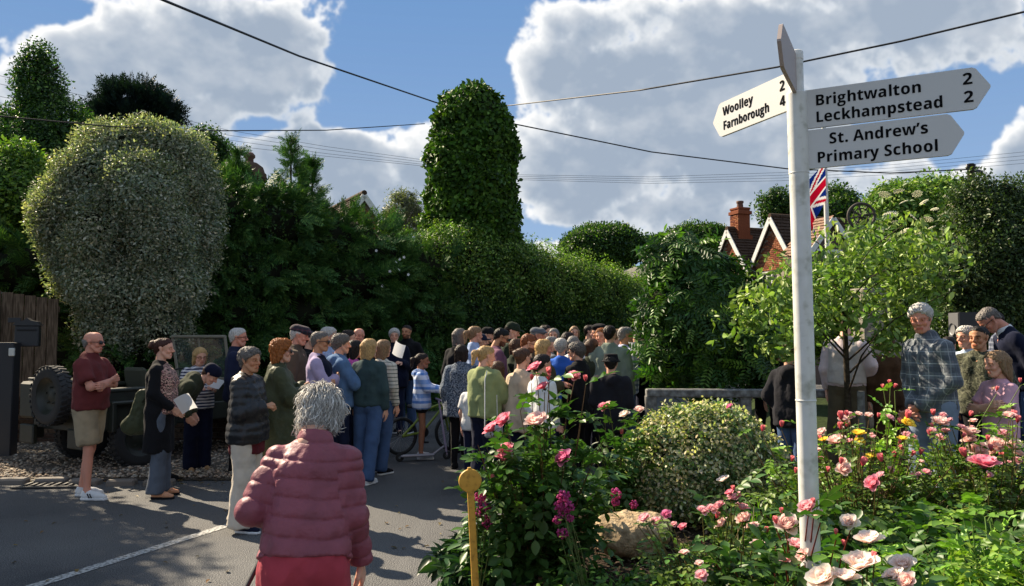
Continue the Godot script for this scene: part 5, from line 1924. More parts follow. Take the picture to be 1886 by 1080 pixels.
func figure(o: Dictionary) -> Array:
	# the meshes of one person: [part, MB or proto key, material, transform]
	var out := []
	var h: float = o.h
	var s := h / 1.75
	var hs := pow(s, 0.45) if s < 0.93 else pow(s, 0.8)
	var cell: float = o.get("cell", 0.02)
	var woman: bool = o.get("w", false)
	var fat: float = o.get("fat", 0.0)
	var shw: float = (0.155 if woman else 0.178) * (1.0 + fat * 0.45)
	var lean := Basis.from_euler(Vector3(-deg_to_rad(o.get("lean", 0.0)), 0, 0))
	var pel := Vector3(0, 0.95, 0)
	var L := func(p: Vector3) -> Vector3: return pel + lean * (p - pel)
	var pose = o.get("arms", ["down", "down"])
	var neck_top := Vector3(0, 1.52, -0.012)
	var hb := lean * Basis.from_euler(Vector3(deg_to_rad(-o.get("nod", 0.0)), deg_to_rad(-o.get("turn", 0.0)), deg_to_rad(o.get("tilt", 0.0))))
	if o.get("lean", 0.0) > 30.0:
		hb = Basis.from_euler(Vector3(deg_to_rad(-o.get("nod", 0.0)), deg_to_rad(-o.get("turn", 0.0)), 0))
	var hx_ := Transform3D(hb * (hs / s), L.call(neck_top) + (hb * Vector3(0, 0, 0)))
	# limbs
	var feet: Array = o.get("feet", [Vector3(-0.1, 0, 0.0), Vector3(0.1, 0, -0.02)])
	var hips := [Vector3(-0.088, 0.92, 0), Vector3(0.088, 0.92, 0)]
	var knees := []
	var ankles := []
	for q in 2:
		ankles.append(feet[q] + Vector3(0, 0.085, 0.02))
		knees.append(hips[q].lerp(ankles[q], 0.5) + Vector3(0, 0.01, -0.025 - o.get("bend", 0.0)))
	var sh := []
	var el := []
	var wr := []
	for q in 2:
		var sd := -1.0 if q == 0 else 1.0
		var p := Vector3(sd * shw, 1.395, 0.005)
		sh.append(L.call(p))
		var a := arm_pose(pose[q], sd, p, h)
		if pose[q] is Array and pose[q].size() > 2:
			el.append(a[0])
			wr.append(a[1])
		else:
			el.append(L.call(a[0]))
			wr.append(L.call(a[1]))
	# the body: one surface from head to foot
	var f := Field.new(maxf(cell, 0.02), 110.0)
	f.bone(L.call(Vector3(0, 1.5, 0.012)), L.call(Vector3(0, 1.36, 0.012)), 0.047, 0.05)
	f.bone(L.call(Vector3(-shw + 0.05, 1.385, 0.01)), L.call(Vector3(shw - 0.05, 1.385, 0.01)), 0.04, 0.04)
	f.bone(L.call(Vector3(0, 1.36, 0)), L.call(Vector3(0, 0.98, 0)), 0.095, 0.09)
	for q in 2:
		f.bone(sh[q], el[q], 0.045, 0.037)
		f.bone(el[q], wr[q], 0.037, 0.025)
		f.bone(hips[q], knees[q], 0.07, 0.05)
		f.bone(knees[q], ankles[q], 0.047, 0.034)
		if o.get("legs", {}).get("to", 0.0) > 0.4:
			f.bone(knees[q] + Vector3(0, -0.06, 0.018), knees[q].lerp(ankles[q], 0.55) + Vector3(0, 0, 0.016), 0.04, 0.034)
		f.bone(ankles[q], feet[q] + Vector3(0, 0.04, -0.1), 0.032, 0.022)
	var body := f.mesh()
	body.add(proto[o.get("head", "head")], hx_)
	for q in 2:
		var d: Vector3 = (wr[q] - el[q]).normalized()
		var y := -d
		var inward := Vector3(1.0 if q == 0 else -1.0, 0, 0)
		if pose[q] is String and pose[q] in ["paper", "bars", "chest", "fold"]:
			inward = Vector3(0.5 if q == 0 else -0.5, -0.9 if pose[q] != "fold" else 0.0, 0.9 if pose[q] == "fold" else 0.0)
		var x := (inward - y * inward.dot(y)).normalized()
		var z := x.cross(y)
		var bs := Basis(x, y, z)
		if q == 0:
			bs = Basis(x, y, -z)
		bs = bs * (hs / s) * (0.92 if woman else 1.0)
		if o.get("hide_hands", false):
			continue
		body.add(proto["fist" if o.get("fist", false) or (pose[q] is String and pose[q] in ["bars", "chest"]) else "hand"], Transform3D(bs, wr[q]))
	out.append(["body", body, o.get("skin", "skin_fair"), null])
	# trousers, shorts or skirt
	var lg: Dictionary = o.get("legs", {})
	if lg.size() > 0 and not o.get("upper_only", false):
		var lo: float = lg.get("loose", 0.0)
		var t := Field.new(cell, 95.0)
		t.bone(Vector3(-0.062, 0.97, 0.005), Vector3(0.062, 0.97, 0.005), 0.108 + lo * 0.3 + fat * 0.12, 0.108 + lo * 0.3 + fat * 0.12)
		t.bone(Vector3(0, 1.0, 0), Vector3(0, 1.04, 0), 0.115 + fat * 0.12, 0.105 + fat * 0.1, 1)
		t.ball(Vector3(-0.06, 0.93, 0.05), 0.085)
		t.ball(Vector3(0.06, 0.93, 0.05), 0.085)
		var to: float = lg.get("to", 0.055)
		for q in 2:
			var kn: Vector3 = knees[q]
			var an: Vector3 = ankles[q]
			if to > 0.4:
				var cut: Vector3 = hips[q].lerp(kn, clampf((0.92 - to) / 0.42, 0.0, 1.0))
				t.bone(hips[q], cut, 0.094 + lo, 0.08 + lo * 1.4, 1)
			else:
				var end := kn.lerp(an, clampf((kn.y - to) / (kn.y - an.y), 0.0, 1.06))
				t.bone(hips[q], kn, 0.093 + lo * 0.8, 0.068 + lo)
				t.bone(kn, end, 0.067 + lo, lg.get("hem", 0.05) + lo, 1)
		var tm := t.mesh()
		fold_noise(tm, 0.005 + lo * 0.1, 2.6, h * 31.0)
		out.append([lg.get("name", "trousers"), tm, lg.m, null])
	# upper garments
	for g in o.get("tops", []):
		var lo: float = g.get("loose", 0.0) + fat * 0.16
		var hem: float = g.get("hem", 0.92)
		var dz: float = g.get("dz", 0.0)
		var u := Field.new(g.get("cell", cell), 85.0)
		var off := Vector3(0, 0, dz)
		var cx := 0.068 * (1.0 if not woman else 0.9)
		for q in [-1.0, 1.0]:
			u.bone(L.call(Vector3(q * cx, 1.32, 0.006) + off), L.call(Vector3(q * cx * 0.9, 1.12, 0.0) + off), 0.108 + lo * 0.6, 0.106 + lo)
			var tip := Vector3(q * (cx * 0.95 + g.get("flare", 0.0) * 0.3), hem, 0.0) + off
			if hem < 0.9:
				u.bone(L.call(Vector3(q * cx * 0.9, 1.12, 0.0) + off), Vector3(q * cx, 0.95, 0.0) + off, 0.106 + lo, 0.118 + lo)
				u.bone(Vector3(q * cx, 0.95, 0.0) + off, tip, 0.118 + lo, 0.118 + lo + g.get("flare", 0.0), 1)
			else:
				u.bone(L.call(Vector3(q * cx * 0.9, 1.12, 0.0) + off), L.call(tip), 0.106 + lo, 0.116 + lo + g.get("flare", 0.0), 1)
			if woman and lo < 0.05:
				u.ball(L.call(Vector3(q * 0.062, 1.26, -0.062) + off), 0.062)
		if fat > 0.1:
			u.ball(L.call(Vector3(0, 1.12, -0.045)), 0.125 + fat * 0.12)
		for q in [-1.0, 1.0]:
			u.bone(L.call(Vector3(q * 0.03, 1.435, 0.014) + off * 0.3), L.call(Vector3(q * (shw - 0.01), 1.385, 0.008) + off * 0.3), 0.056 + lo * 0.25, 0.054 + lo * 0.35)
		u.bone(L.call(Vector3(0, 1.40, 0.016)), L.call(Vector3(0, 1.474, 0.014)), 0.07 + lo * 0.2, 0.058, 1)
		if g.get("sleeve", 1.0) > 0.0:
			u.bone(L.call(Vector3(-0.03, 1.36, 0.05)), L.call(Vector3(-0.02, 1.45, 0.034)), 0.075, 0.056 + lo * 0.3)
			u.bone(L.call(Vector3(0.03, 1.36, 0.05)), L.call(Vector3(0.02, 1.45, 0.034)), 0.075, 0.056 + lo * 0.3)
		if g.get("collar", false):
			u.bone(L.call(Vector3(0, 1.46, 0.016)), L.call(Vector3(0, 1.515, 0.014)), 0.066, 0.07, 3)
		if g.get("hood", false):
			u.bone(L.call(Vector3(-0.07, 1.45, 0.075)), L.call(Vector3(0.07, 1.45, 0.075)), 0.055, 0.055)
			u.ball(L.call(Vector3(0, 1.42, 0.105)), 0.07)
			u.bone(L.call(Vector3(-0.085, 1.46, 0.02)), L.call(Vector3(-0.06, 1.43, -0.06)), 0.04, 0.03)
			u.bone(L.call(Vector3(0.085, 1.46, 0.02)), L.call(Vector3(0.06, 1.43, -0.06)), 0.04, 0.03)
		var sl: float = g.get("sleeve", 1.0)
		for q in 2:
			if sl <= 0.0:
				continue
			if sl < 0.7:
				u.bone(sh[q], sh[q].lerp(el[q], sl * 1.5), 0.06 + lo * 0.5, 0.062 + lo * 0.6, 1)
			else:
				u.bone(sh[q], el[q], 0.058 + lo * 0.5, 0.049 + lo * 0.6)
				u.bone(el[q], el[q].lerp(wr[q], 0.97 if sl >= 1.0 else 0.5), 0.048 + lo * 0.6, 0.038 + lo * 0.5, 1)
		var um := u.mesh()
		fold_noise(um, 0.005 + lo * 0.1, 3.0, h * 17.0 + hem * 9.0)
		if g.has("rib"):
			ribbed(um, g.rib, g.get("amp", 0.012), sh, el, wr, g.get("groove", false))
		out.append([g.get("name", "shirt"), um, g.m, null])
	if not o.get("upper_only", false):
		for q in 2:
			var fx := Transform3D(Basis.from_euler(Vector3(0, 0.12 if q == 0 else -0.12, 0)), feet[q])
			fx.basis = fx.basis.scaled(Vector3.ONE * (0.92 if woman else 1.04) * (hs / s))
			out.append(["shoe", "upper", o.get("shoe", "cloth_black"), fx])
			out.append(["sole", "sole", o.get("sole", "cloth_black"), fx])
	if o.get("hair", "") != "":
		out.append(["hair", o.hair, o.get("hair_m", "hair_brown"), hx_])
	if o.has("hat"):
		out.append(["hat", o.hat, o.get("hat_m", "cloth_black"), hx_])
	if o.has("eyewear"):
		out.append(["sunglasses" if o.eyewear == "shades" else "glasses", o.eyewear, "black_plastic", hx_])
	return out

func cloth(key: String, c: Color, rough := 0.9) -> StandardMaterial3D:
	var m := mat(key, c.linear_to_srgb(), rough, 0.25)
	m.rim_enabled = true
	m.rim = 0.25
	m.heightmap_enabled = true
	m.heightmap_scale = 0.35
	m.heightmap_texture = noise_tex("cloth_h", 256, 0.02, [], 5)
	m.albedo_texture = noise_tex("cloth_a", 256, 0.008, [[0.0, Color(0.82, 0.82, 0.82)], [0.5, Color(0.95, 0.95, 0.95)], [1.0, Color(1, 1, 1)]], 3)
	m.uv1_triplanar = true
	m.uv1_scale = Vector3.ONE * 2.6
	return m

func printed(key: String, img: Image, scale: float) -> void:
	var m := cloth(key, Color(1, 1, 1))
	m.albedo_texture = ImageTexture.create_from_image(img)
	m.uv1_scale = Vector3.ONE * scale

func stripes(rows: Array, size := 64) -> Image:   # rows: [from 0..1, colour]
	var im := Image.create_empty(8, size, false, Image.FORMAT_RGB8)
	for y in size:
		var c: Color = rows[0][1]
		for r in rows:
			if float(y) / size >= r[0]:
				c = r[1]
		im.fill_rect(Rect2i(0, y, 8, 1), c)
	return im

func plaid(base: Color, band: Color, line: Color, size := 64) -> Image:
	var im := Image.create_empty(size, size, false, Image.FORMAT_RGB8)
	for y in size:
		for x in size:
			var c := base
			if x % 32 < 14:
				c = c.lerp(band, 0.5)
			if y % 32 < 14:
				c = c.lerp(band, 0.5)
			if x % 32 in [22, 23] or y % 32 in [22, 23]:
				c = c.lerp(line, 0.75)
			im.set_pixel(x, y, c)
	return im

func blotch(cols: Array, fr: float, sd: int, size := 128) -> Image:
	var n := FastNoiseLite.new()
	n.seed = sd
	n.frequency = fr
	n.fractal_octaves = 2
	var im := Image.create_empty(size, size, false, Image.FORMAT_RGB8)
	for y in size:
		for x in size:
			var v := n.get_noise_2d(x, y) * 0.5 + 0.5
			im.set_pixel(x, y, cols[clampi(int((v - 0.2) / 0.6 * cols.size()), 0, cols.size() - 1)])
	return im

func cloths() -> void:
	for q in [["skin_fair", "#d9a58c"], ["skin_ruddy", "#cf8f78"], ["skin_tan", "#c08a68"], ["skin_brown", "#9a6a50"]]:
		var m := mat(q[0], Color(q[1]), 0.55, 0.4, true)
		m.subsurf_scatter_enabled = true
		m.subsurf_scatter_strength = 0.08
	for q in [["hair_brown", "#5a4030"], ["hair_dark", "#2a201c"], ["hair_black", "#1c1816"], ["hair_grey", "#8f8b86"], ["hair_white", "#cfcbc4"], ["hair_blonde", "#c6a26c"], ["hair_fair", "#96795a"], ["hair_auburn", "#a4622e"], ["hair_ginger", "#8a5030"], ["hair_mix", "#77706a"], ["hair_bun", "#4a2a20"]]:
		var m := mat(q[0], Color(q[1]), 0.55, 0.4, true)
		m.backlight_enabled = true
		m.backlight = lc(0.35, 0.33, 0.3)
	for q in [["burgundy", "#6e3434"], ["khaki", "#a8967a"], ["white", "#e2e2e2"], ["black", "#1b1b1e"], ["navy", "#20263e"], ["jeans", "#4a6288"], ["grey_jeans", "#5c6470"], ["cream", "#cfc3b2"], ["olive", "#3c4030"], ["brown_grey", "#5a4e42"], ["lilac", "#b4a4c4"], ["denim", "#5c7aa0"], ["pink", "#c460b0"], ["teal", "#3a4c4e"], ["blue", "#3a6ac8"], ["mauve", "#765064"], ["moss", "#929c6c"], ["khaki_green", "#4e4a36"], ["oatmeal", "#c8b49c"], ["dark_navy", "#161b30"], ["pale_blue", "#a8bce0"], ["stone", "#b8b0a8"], ["uniform", "#4a3626"], ["drab", "#5a5240"], ["slate", "#6a6e74"], ["soft_pink", "#d8a8b8"], ["raspberry", "#7a2434"], ["dark_green", "#2a3428"], ["pale_green", "#8a9484"], ["maroon", "#5e2026"], ["red_trouser", "#b04450"], ["greige", "#8e867c"], ["tan", "#b08a62"], ["rose_shirt", "#cdbcbc"], ["denim_grey", "#7c8aa0"]]:
		cloth("cloth_" + q[0], hx(q[1]))
	printed("print_stripe", stripes([[0.0, Color("#e0dede")], [0.5, Color("#2a3050")]]), 26.0)
	printed("print_hoodie", stripes([[0.0, Color("#d8e0f2")], [0.3, Color("#7ea0d8")], [0.62, Color("#b8c8ea")], [0.8, Color("#5a86cc")]]), 5.2)
	printed("print_breton", stripes([[0.0, Color("#cfcabc")], [0.78, Color("#3a4a3e")]]), 22.0)
	printed("print_plaid_grey", plaid(Color("#6e747a"), Color("#3e454e"), Color("#b9bec0")), 5.5)
	printed("print_plaid_blue", plaid(Color("#d8dcea"), Color("#2a3a78"), Color("#e8e8f0")), 8.0)
	printed("print_plaid_navy", plaid(Color("#5a6070"), Color("#1c2234"), Color("#c8ccd4")), 8.0)
	printed("print_floral", blotch([Color("#1c2430"), Color("#2a3648"), Color("#7c8898"), Color("#3c4858"), Color("#a0a8b0")], 0.09, 3), 3.4)
	printed("print_leopard", blotch([Color("#1a1416"), Color("#1a1416"), Color("#d8b8a0"), Color("#c88a88"), Color("#1a1416")], 0.06, 5), 4.0)
	printed("print_camo", blotch([Color("#23261e"), Color("#3c4030"), Color("#6a6a58"), Color("#23261e"), Color("#4a4c3a")], 0.035, 9), 3.2)
	printed("print_light", blotch([Color("#c8d4e0"), Color("#a8bcd4"), Color("#dfe4ea"), Color("#8aa4c4")], 0.06, 12), 4.0)
	var qz := cloth("puffer_black", hx("#14151a"), 0.42)
	qz.metallic_specular = 0.5
	var pf := cloth("puffer_rose", hx("#8c4a56"), 0.42)
	pf.metallic_specular = 0.4
	pf.roughness = 0.55
	pf.heightmap_scale = 0.5
	pf.uv1_scale = Vector3.ONE * 3.5
	var wax := cloth("wax_olive", hx("#4a4e38"), 0.5)
	wax.heightmap_scale = 0.8
# ---------- the crowd ----------
func person_list() -> Array:
	var J := func(m: String, lo := 0.0, hem := 0.05) -> Dictionary: return {"m": m, "loose": lo, "hem": hem}
	var T := func(m: String, lo := 0.01, hem := 0.9, sl := 1.0, nm := "shirt", ex := {}) -> Dictionary:
		var d := {"m": m, "loose": lo, "hem": hem, "sleeve": sl, "name": nm}
		d.merge(ex)
		return d
	var dn := ["down", "down"]
	var fo := ["fold", "fold"]
	var pa := ["paper", "paper"]
	var fr := ["front", "front"]
	# [label, x, y of the head's top, metres ahead, facing (0 away, 90 right), particulars]
	return [
		["bald man in burgundy polo shirt and khaki shorts, arms folded, wearing sunglasses", 170, 608, 8.05, 88, {"fat": 0.14, "hair": "bald", "hair_m": "hair_grey", "eyewear": "shades", "skin": "skin_ruddy", "arms": fo, "tops": [T.call("cloth_burgundy", 0.012, 0.93, 0.5, "polo_shirt", {"collar": true})], "legs": {"m": "cloth_khaki", "loose": 0.018, "to": 0.56, "name": "shorts"}, "shoe": "cloth_white", "sole": "cloth_white", "feet": [Vector3(-0.11, 0, 0.10), Vector3(0.1, 0, -0.06)]}],
		["dark-haired woman in long black cardigan and patterned top holding a white sheet", 300, 621, 8.1, 84, {"w": true, "hair": "bun", "hair_m": "hair_bun", "arms": [[Vector3(-0.19, 1.15, 0.0), Vector3(-0.1, 1.0, -0.16)], [Vector3(0.21, 1.15, 0.02), Vector3(0.13, 0.98, -0.17)]], "tops": [T.call("print_leopard", 0.0, 0.92, 0.0, "top", {"dz": -0.035}), T.call("cloth_black", 0.012, 0.5, 1.0, "cardigan", {"dz": 0.02, "flare": 0.01})], "legs": J.call("cloth_grey_jeans", 0.008, 0.09), "shoe": "skin_tan", "sole": "cloth_black"}],
		["person in a green parka and navy cap bending over beside the dark-haired woman", 298, 0, 8.9, 84, {"h": 1.68, "lean": 62.0, "nod": 40.0, "hair": "short", "hair_m": "hair_brown", "hat": "beanie", "hat_m": "cloth_dark_navy", "arms": [[Vector3(-0.2, 1.2, -0.12), Vector3(-0.12, 1.2, -0.3)], [Vector3(0.2, 1.2, -0.12), Vector3(0.12, 1.2, -0.3)]], "tops": [T.call("cloth_olive", 0.03, 0.93, 1.0, "parka", {"hood": true})], "legs": J.call("cloth_navy")}],
		["woman with fair hair and glasses in a striped top reading a white sheet", 368, 640, 9.6, 140, {"w": true, "fat": 0.15, "hair": "bob", "hair_m": "hair_blonde", "eyewear": "specs", "nod": 12.0, "arms": pa, "tops": [T.call("print_stripe", 0.012, 0.9, 0.55)], "legs": J.call("cloth_dark_navy", 0.025, 0.07), "shoe": "cloth_tan", "sole": "cloth_cream"}],
		["white-haired man with glasses in a navy jacket behind the black padded coat", 437, 602, 9.5, 80, {"hair": "short", "hair_m": "hair_white", "eyewear": "specs", "skin": "skin_ruddy", "tops": [T.call("cloth_navy", 0.02, 0.88, 1.0, "jacket", {"collar": true})], "legs": J.call("cloth_black")}],
		["grey-haired woman in black padded coat and cream wide trousers clutching her chest", 459, 640, 6.75, 100, {"w": true, "cell": 0.016, "hair": "fluffy", "hair_m": "hair_mix", "turn": 12.0, "skin": "skin_tan", "arms": ["pocket", "chest"], "tops": [T.call("cloth_maroon", 0.012, 0.74, 0.0, "jumper"), T.call("puffer_black", 0.046, 0.85, 1.0, "padded_coat", {"hood": true, "rib": 0.075})], "legs": J.call("cloth_cream", 0.03, 0.095), "shoe": "cloth_dark_navy", "sole": "cloth_white", "feet": [Vector3(-0.12, 0, 0.1), Vector3(0.11, 0, -0.03)]}],
		["auburn-haired woman in a dark olive waxed coat and sunglasses", 517, 623, 7.3, 78, {"w": true, "cell": 0.016, "hair": "wavy", "hair_m": "hair_auburn", "eyewear": "shades", "arms": [[Vector3(-0.2, 1.2, -0.08), Vector3(0.0, 1.27, -0.24)], [Vector3(0.2, 1.18, -0.1), Vector3(0.0, 1.22, -0.27)]], "tops": [T.call("wax_olive", 0.045, 0.62, 1.0, "waxed_coat", {"collar": true, "flare": 0.03})], "legs": J.call("cloth_black")}],
		["older man in a patterned flat cap and brown jacket", 547, 594, 9.2, 86, {"hair": "short", "hair_m": "hair_white", "hat": "flat", "hat_m": "cap_tweed", "skin": "skin_ruddy", "nod": 8.0, "tops": [T.call("cloth_brown_grey", 0.025, 0.85, 1.0, "jacket", {"collar": true})], "legs": J.call("cloth_olive")}],
		["dark-haired person in black just past the man in the flat cap", 571, 608, 10.2, 84, {"hair": "short", "hair_m": "hair_black", "head": "head_dark", "tops": [T.call("cloth_black", 0.02)], "legs": J.call("cloth_black")}],
		["grey-haired man in sunglasses with lilac-backed navy top, arms folded", 588, 608, 8.5, 86, {"hair": "crop", "hair_m": "hair_mix", "eyewear": "shades", "skin": "skin_tan", "arms": fo, "tops": [T.call("cloth_lilac", 0.012, 0.92, 1.0, "top"), T.call("cloth_dark_navy", 0.012, 0.91, 0.0, "waistcoat", {"dz": -0.03})], "legs": J.call("cloth_navy")}],
		["white-haired person in pale blue behind the man in the lilac top", 604, 602, 10.4, 95, {"w": true, "hair": "curly", "hair_m": "hair_white", "tops": [T.call("cloth_pale_blue", 0.012)], "legs": J.call("cloth_navy")}],
		["grey-haired woman in a hooded denim jacket with a tan bag strap", 627, 614, 8.9, 66, {"w": true, "fat": 0.1, "hair": "curly", "hair_m": "hair_mix", "arms": fo, "tops": [T.call("cloth_denim", 0.025, 0.9, 1.0, "denim_jacket", {"hood": true})], "legs": J.call("cloth_navy")}],
		["bald man in a dark top standing against the hedge", 661, 602, 11.3, 185, {"hair": "bald", "hair_m": "hair_grey", "skin": "skin_ruddy", "tops": [T.call("cloth_black", 0.015)], "legs": J.call("cloth_black")}],
		["dark-haired woman in a bright pink top next to the blonde woman", 653, 625, 9.4, 50, {"w": true, "hair": "bob", "hair_m": "hair_black", "head": "head_dark", "tops": [T.call("cloth_pink", 0.015)], "legs": J.call("cloth_navy")}],
		["blonde woman in dark teal sweater and blue jeans seen from behind", 680, 622, 8.9, 18, {"w": true, "cell": 0.017, "hair": "long", "hair_m": "hair_blonde", "turn": 15.0, "tops": [T.call("cloth_teal", 0.03, 0.94, 1.0, "sweater")], "legs": J.call("cloth_jeans", 0.012, 0.062), "shoe": "cloth_white", "sole": "cloth_white", "feet": [Vector3(-0.13, 0, 0.0), Vector3(0.08, 0, 0.14)]}],
		["woman in a green-striped cream jumper and jeans half hidden by the blonde woman", 706, 624, 9.5, 35, {"w": true, "hair": "long", "hair_m": "hair_fair", "tops": [T.call("print_breton", 0.02, 0.95, 1.0, "jumper")], "legs": J.call("cloth_jeans", 0.01, 0.06), "shoe": "cloth_black", "sole": "cloth_white", "feet": [Vector3(-0.1, 0, 0.0), Vector3(0.1, 0, 0.1)]}],
		["smiling white-haired woman in a navy jacket holding up a white sheet", 726, 604, 13.0, 170, {"w": true, "fat": 0.1, "hair": "curly", "hair_m": "hair_white", "arms": pa, "tops": [T.call("cloth_dark_navy", 0.03, 0.8, 1.0, "jacket", {"collar": true})], "legs": J.call("cloth_navy")}],
		["tall bearded man in black jacket and blue jeans facing out of the crowd", 749, 597, 13.4, 195, {"hair": "crop", "hair_m": "hair_dark", "head": "head_beard", "skin": "skin_tan", "arms": ["pocket", "paper"], "tops": [T.call("cloth_black", 0.03, 0.88, 1.0, "jacket", {"collar": true})], "legs": J.call("cloth_jeans", 0.008, 0.06), "shoe": "cloth_black", "sole": "cloth_white"}],
		["girl with dark ponytail in a blue striped hoodie standing with a scooter", 777, 652, 10.6, 86, {"w": true, "hair": "pony", "hair_m": "hair_dark", "head": "head_dark", "skin": "skin_brown", "arms": ["bars", "bars"], "tops": [T.call("print_hoodie", 0.03, 0.86, 1.0, "hoodie", {"hood": true})], "legs": {"m": "cloth_black", "loose": 0.005, "to": 0.78, "name": "shorts"}, "shoe": "cloth_white", "sole": "cloth_white"}],
		["dark-haired woman in a blue-grey flowered tunic seen from behind", 850, 634, 9.8, 12, {"w": true, "fat": 0.12, "hair": "bob", "hair_m": "hair_dark", "head": "head_dark", "tops": [T.call("print_floral", 0.03, 0.74, 1.0, "tunic", {"flare": 0.02})], "legs": J.call("cloth_black", -0.005, 0.045), "shoe": "cloth_black", "sole": "cloth_black"}],
		["woman with shoulder-length greying hair in black by the hedge", 846, 603, 11.0, 35, {"w": true, "hair": "bob", "hair_m": "hair_mix", "tops": [T.call("cloth_black", 0.02)], "legs": J.call("cloth_black")}],
		["woman with a light brown ponytail in a pale blue shirt", 874, 599, 10.8, 55, {"w": true, "hair": "pony", "hair_m": "hair_fair", "tops": [T.call("cloth_pale_blue", 0.015, 0.9, 1.0, "shirt", {"collar": true})], "legs": J.call("cloth_navy")}],
		["dark-haired person in a peaked cap near the hedge behind the mauve shirt", 897, 600, 12.3, 100, {"hair": "short", "hair_m": "hair_black", "head": "head_dark", "hat": "cap", "hat_m": "cloth_black", "tops": [T.call("cloth_black", 0.02)], "legs": J.call("cloth_black")}],
		["dark-haired man in sunglasses and mauve T-shirt looking down", 916, 602, 10.3, 82, {"hair": "short", "hair_m": "hair_black", "head": "head_beard", "skin": "skin_tan", "nod": 22.0, "eyewear": "shades", "arms": fr, "tops": [T.call("cloth_mauve", 0.018, 0.92, 0.5)], "legs": J.call("cloth_navy")}],
		["man in a dark green peaked cap and green coat behind the mauve shirt", 938, 590, 11.2, 95, {"hair": "short", "hair_m": "hair_dark", "hat": "cap", "hat_m": "cloth_dark_green", "nod": 15.0, "tops": [T.call("cloth_dark_green", 0.025, 0.85, 1.0, "coat", {"collar": true})], "legs": J.call("cloth_olive")}],
		["woman with a blonde ponytail in a moss green sweater and navy trousers", 893, 637, 8.2, 42, {"w": true, "fat": 0.08, "cell": 0.017, "hair": "pony", "hair_m": "hair_blonde", "turn": 20.0, "nod": 6.0, "arms": fo, "tops": [T.call("cloth_moss", 0.035, 0.93, 1.0, "sweater")], "legs": J.call("cloth_dark_navy", 0.022, 0.09), "shoe": "cloth_black", "sole": "cloth_black"}],
		["brown-haired child tucked in beside the moss green sweater", 917, 667, 8.9, 25, {"w": true, "hair": "long", "hair_m": "hair_brown", "tops": [T.call("cloth_navy", 0.015)], "legs": J.call("cloth_navy")}],
		["small child in a white T-shirt half hidden by the moss green sweater", 872, 690, 9.0, 20, {"w": true, "hair": "short", "hair_m": "hair_brown", "tops": [T.call("cloth_white", 0.02, 0.85, 0.5)], "legs": J.call("cloth_navy")}],
		["ginger-haired man in sunglasses and black T-shirt with his arms folded", 968, 613, 9.4, 84, {"fat": 0.1, "hair": "short", "hair_m": "hair_ginger", "head": "head_beard", "eyewear": "shades", "nod": 16.0, "arms": fo, "tops": [T.call("cloth_black", 0.02, 0.92, 0.5)], "legs": J.call("cloth_navy")}],
		["fair-haired woman in a khaki shirt with sunglasses on her head", 1000, 623, 8.9, 80, {"w": true, "fat": 0.12, "hair": "bob", "hair_m": "hair_blonde", "skin": "skin_ruddy", "arms": pa, "tops": [T.call("cloth_khaki_green", 0.03, 0.86, 1.0, "shirt")], "legs": J.call("cloth_navy")}],
		["brown-haired girl with hair pinned in a bun wearing an oatmeal cardigan", 962, 641, 8.1, 40, {"w": true, "hair": "bun", "hair_m": "hair_brown", "tops": [T.call("cloth_oatmeal", 0.03, 0.78, 1.0, "cardigan")], "legs": J.call("cloth_dark_navy")}],
		["girl with a long dark braid in a white top", 998, 653, 7.7, 52, {"w": true, "cell": 0.017, "hair": "braid", "hair_m": "hair_dark", "head": "head_dark", "arms": fr, "tops": [T.call("cloth_white", 0.018, 0.9, 1.0, "top")], "legs": J.call("cloth_dark_navy", 0.01, 0.06)}],
		["woman with dark greying hair in a black coat and dark glasses", 1063, 631, 9.2, 300, {"w": true, "fat": 0.1, "hair": "curly", "hair_m": "hair_mix2", "eyewear": "shades", "arms": pa, "tops": [T.call("cloth_black", 0.035, 0.7, 1.0, "coat")], "legs": J.call("cloth_black")}],
		["person in a black anorak and bucket hat seen from behind", 1125, 649, 8.4, 8, {"cell": 0.017, "hair": "short", "hair_m": "hair_black", "hat": "bucket", "hat_m": "cloth_black", "arms": pa, "tops": [T.call("cloth_black2", 0.04, 0.78, 1.0, "anorak", {"hood": true})], "legs": J.call("cloth_black")}],
		["white-haired woman in a bright blue top with her back turned", 1033, 623, 10.2, 15, {"w": true, "hair": "curly", "hair_m": "hair_white", "tops": [T.call("cloth_blue", 0.02)], "legs": J.call("cloth_navy")}],
		["grey-haired person in a white top beside the bright blue top", 1056, 617, 10.3, 12, {"w": true, "hair": "bob", "hair_m": "hair_grey", "tops": [T.call("cloth_white", 0.02)], "legs": J.call("cloth_navy")}],
		["smiling brown-haired woman in a grey denim jacket facing out of the crowd", 1108, 602, 10.6, 205, {"w": true, "hair": "bob", "hair_m": "hair_auburn", "tops": [T.call("cloth_denim_grey", 0.02, 0.88, 1.0, "denim_jacket")], "legs": J.call("cloth_navy")}],
		["dark-haired man in a pale green jacket with his back turned", 1123, 597, 9.9, 25, {"fat": 0.08, "hair": "crop", "hair_m": "hair_dark", "tops": [T.call("cloth_pale_green", 0.025, 0.87, 1.0, "jacket", {"collar": true})], "legs": J.call("cloth_jeans")}],
		["balding man in a blue and white checked shirt and jeans", 1151, 600, 10.2, 75, {"fat": 0.1, "hair": "crop", "hair_m": "hair_grey", "skin": "skin_tan", "arms": pa, "tops": [T.call("print_plaid_blue", 0.02, 0.9, 1.0)], "legs": J.call("cloth_jeans")}],
		["man in dark navy looking down at papers by the feathery shrub", 1186, 610, 10.4, 265, {"hair": "short", "hair_m": "hair_dark", "nod": 20.0, "arms": pa, "tops": [T.call("cloth_dark_navy", 0.02)], "legs": J.call("cloth_navy")}],
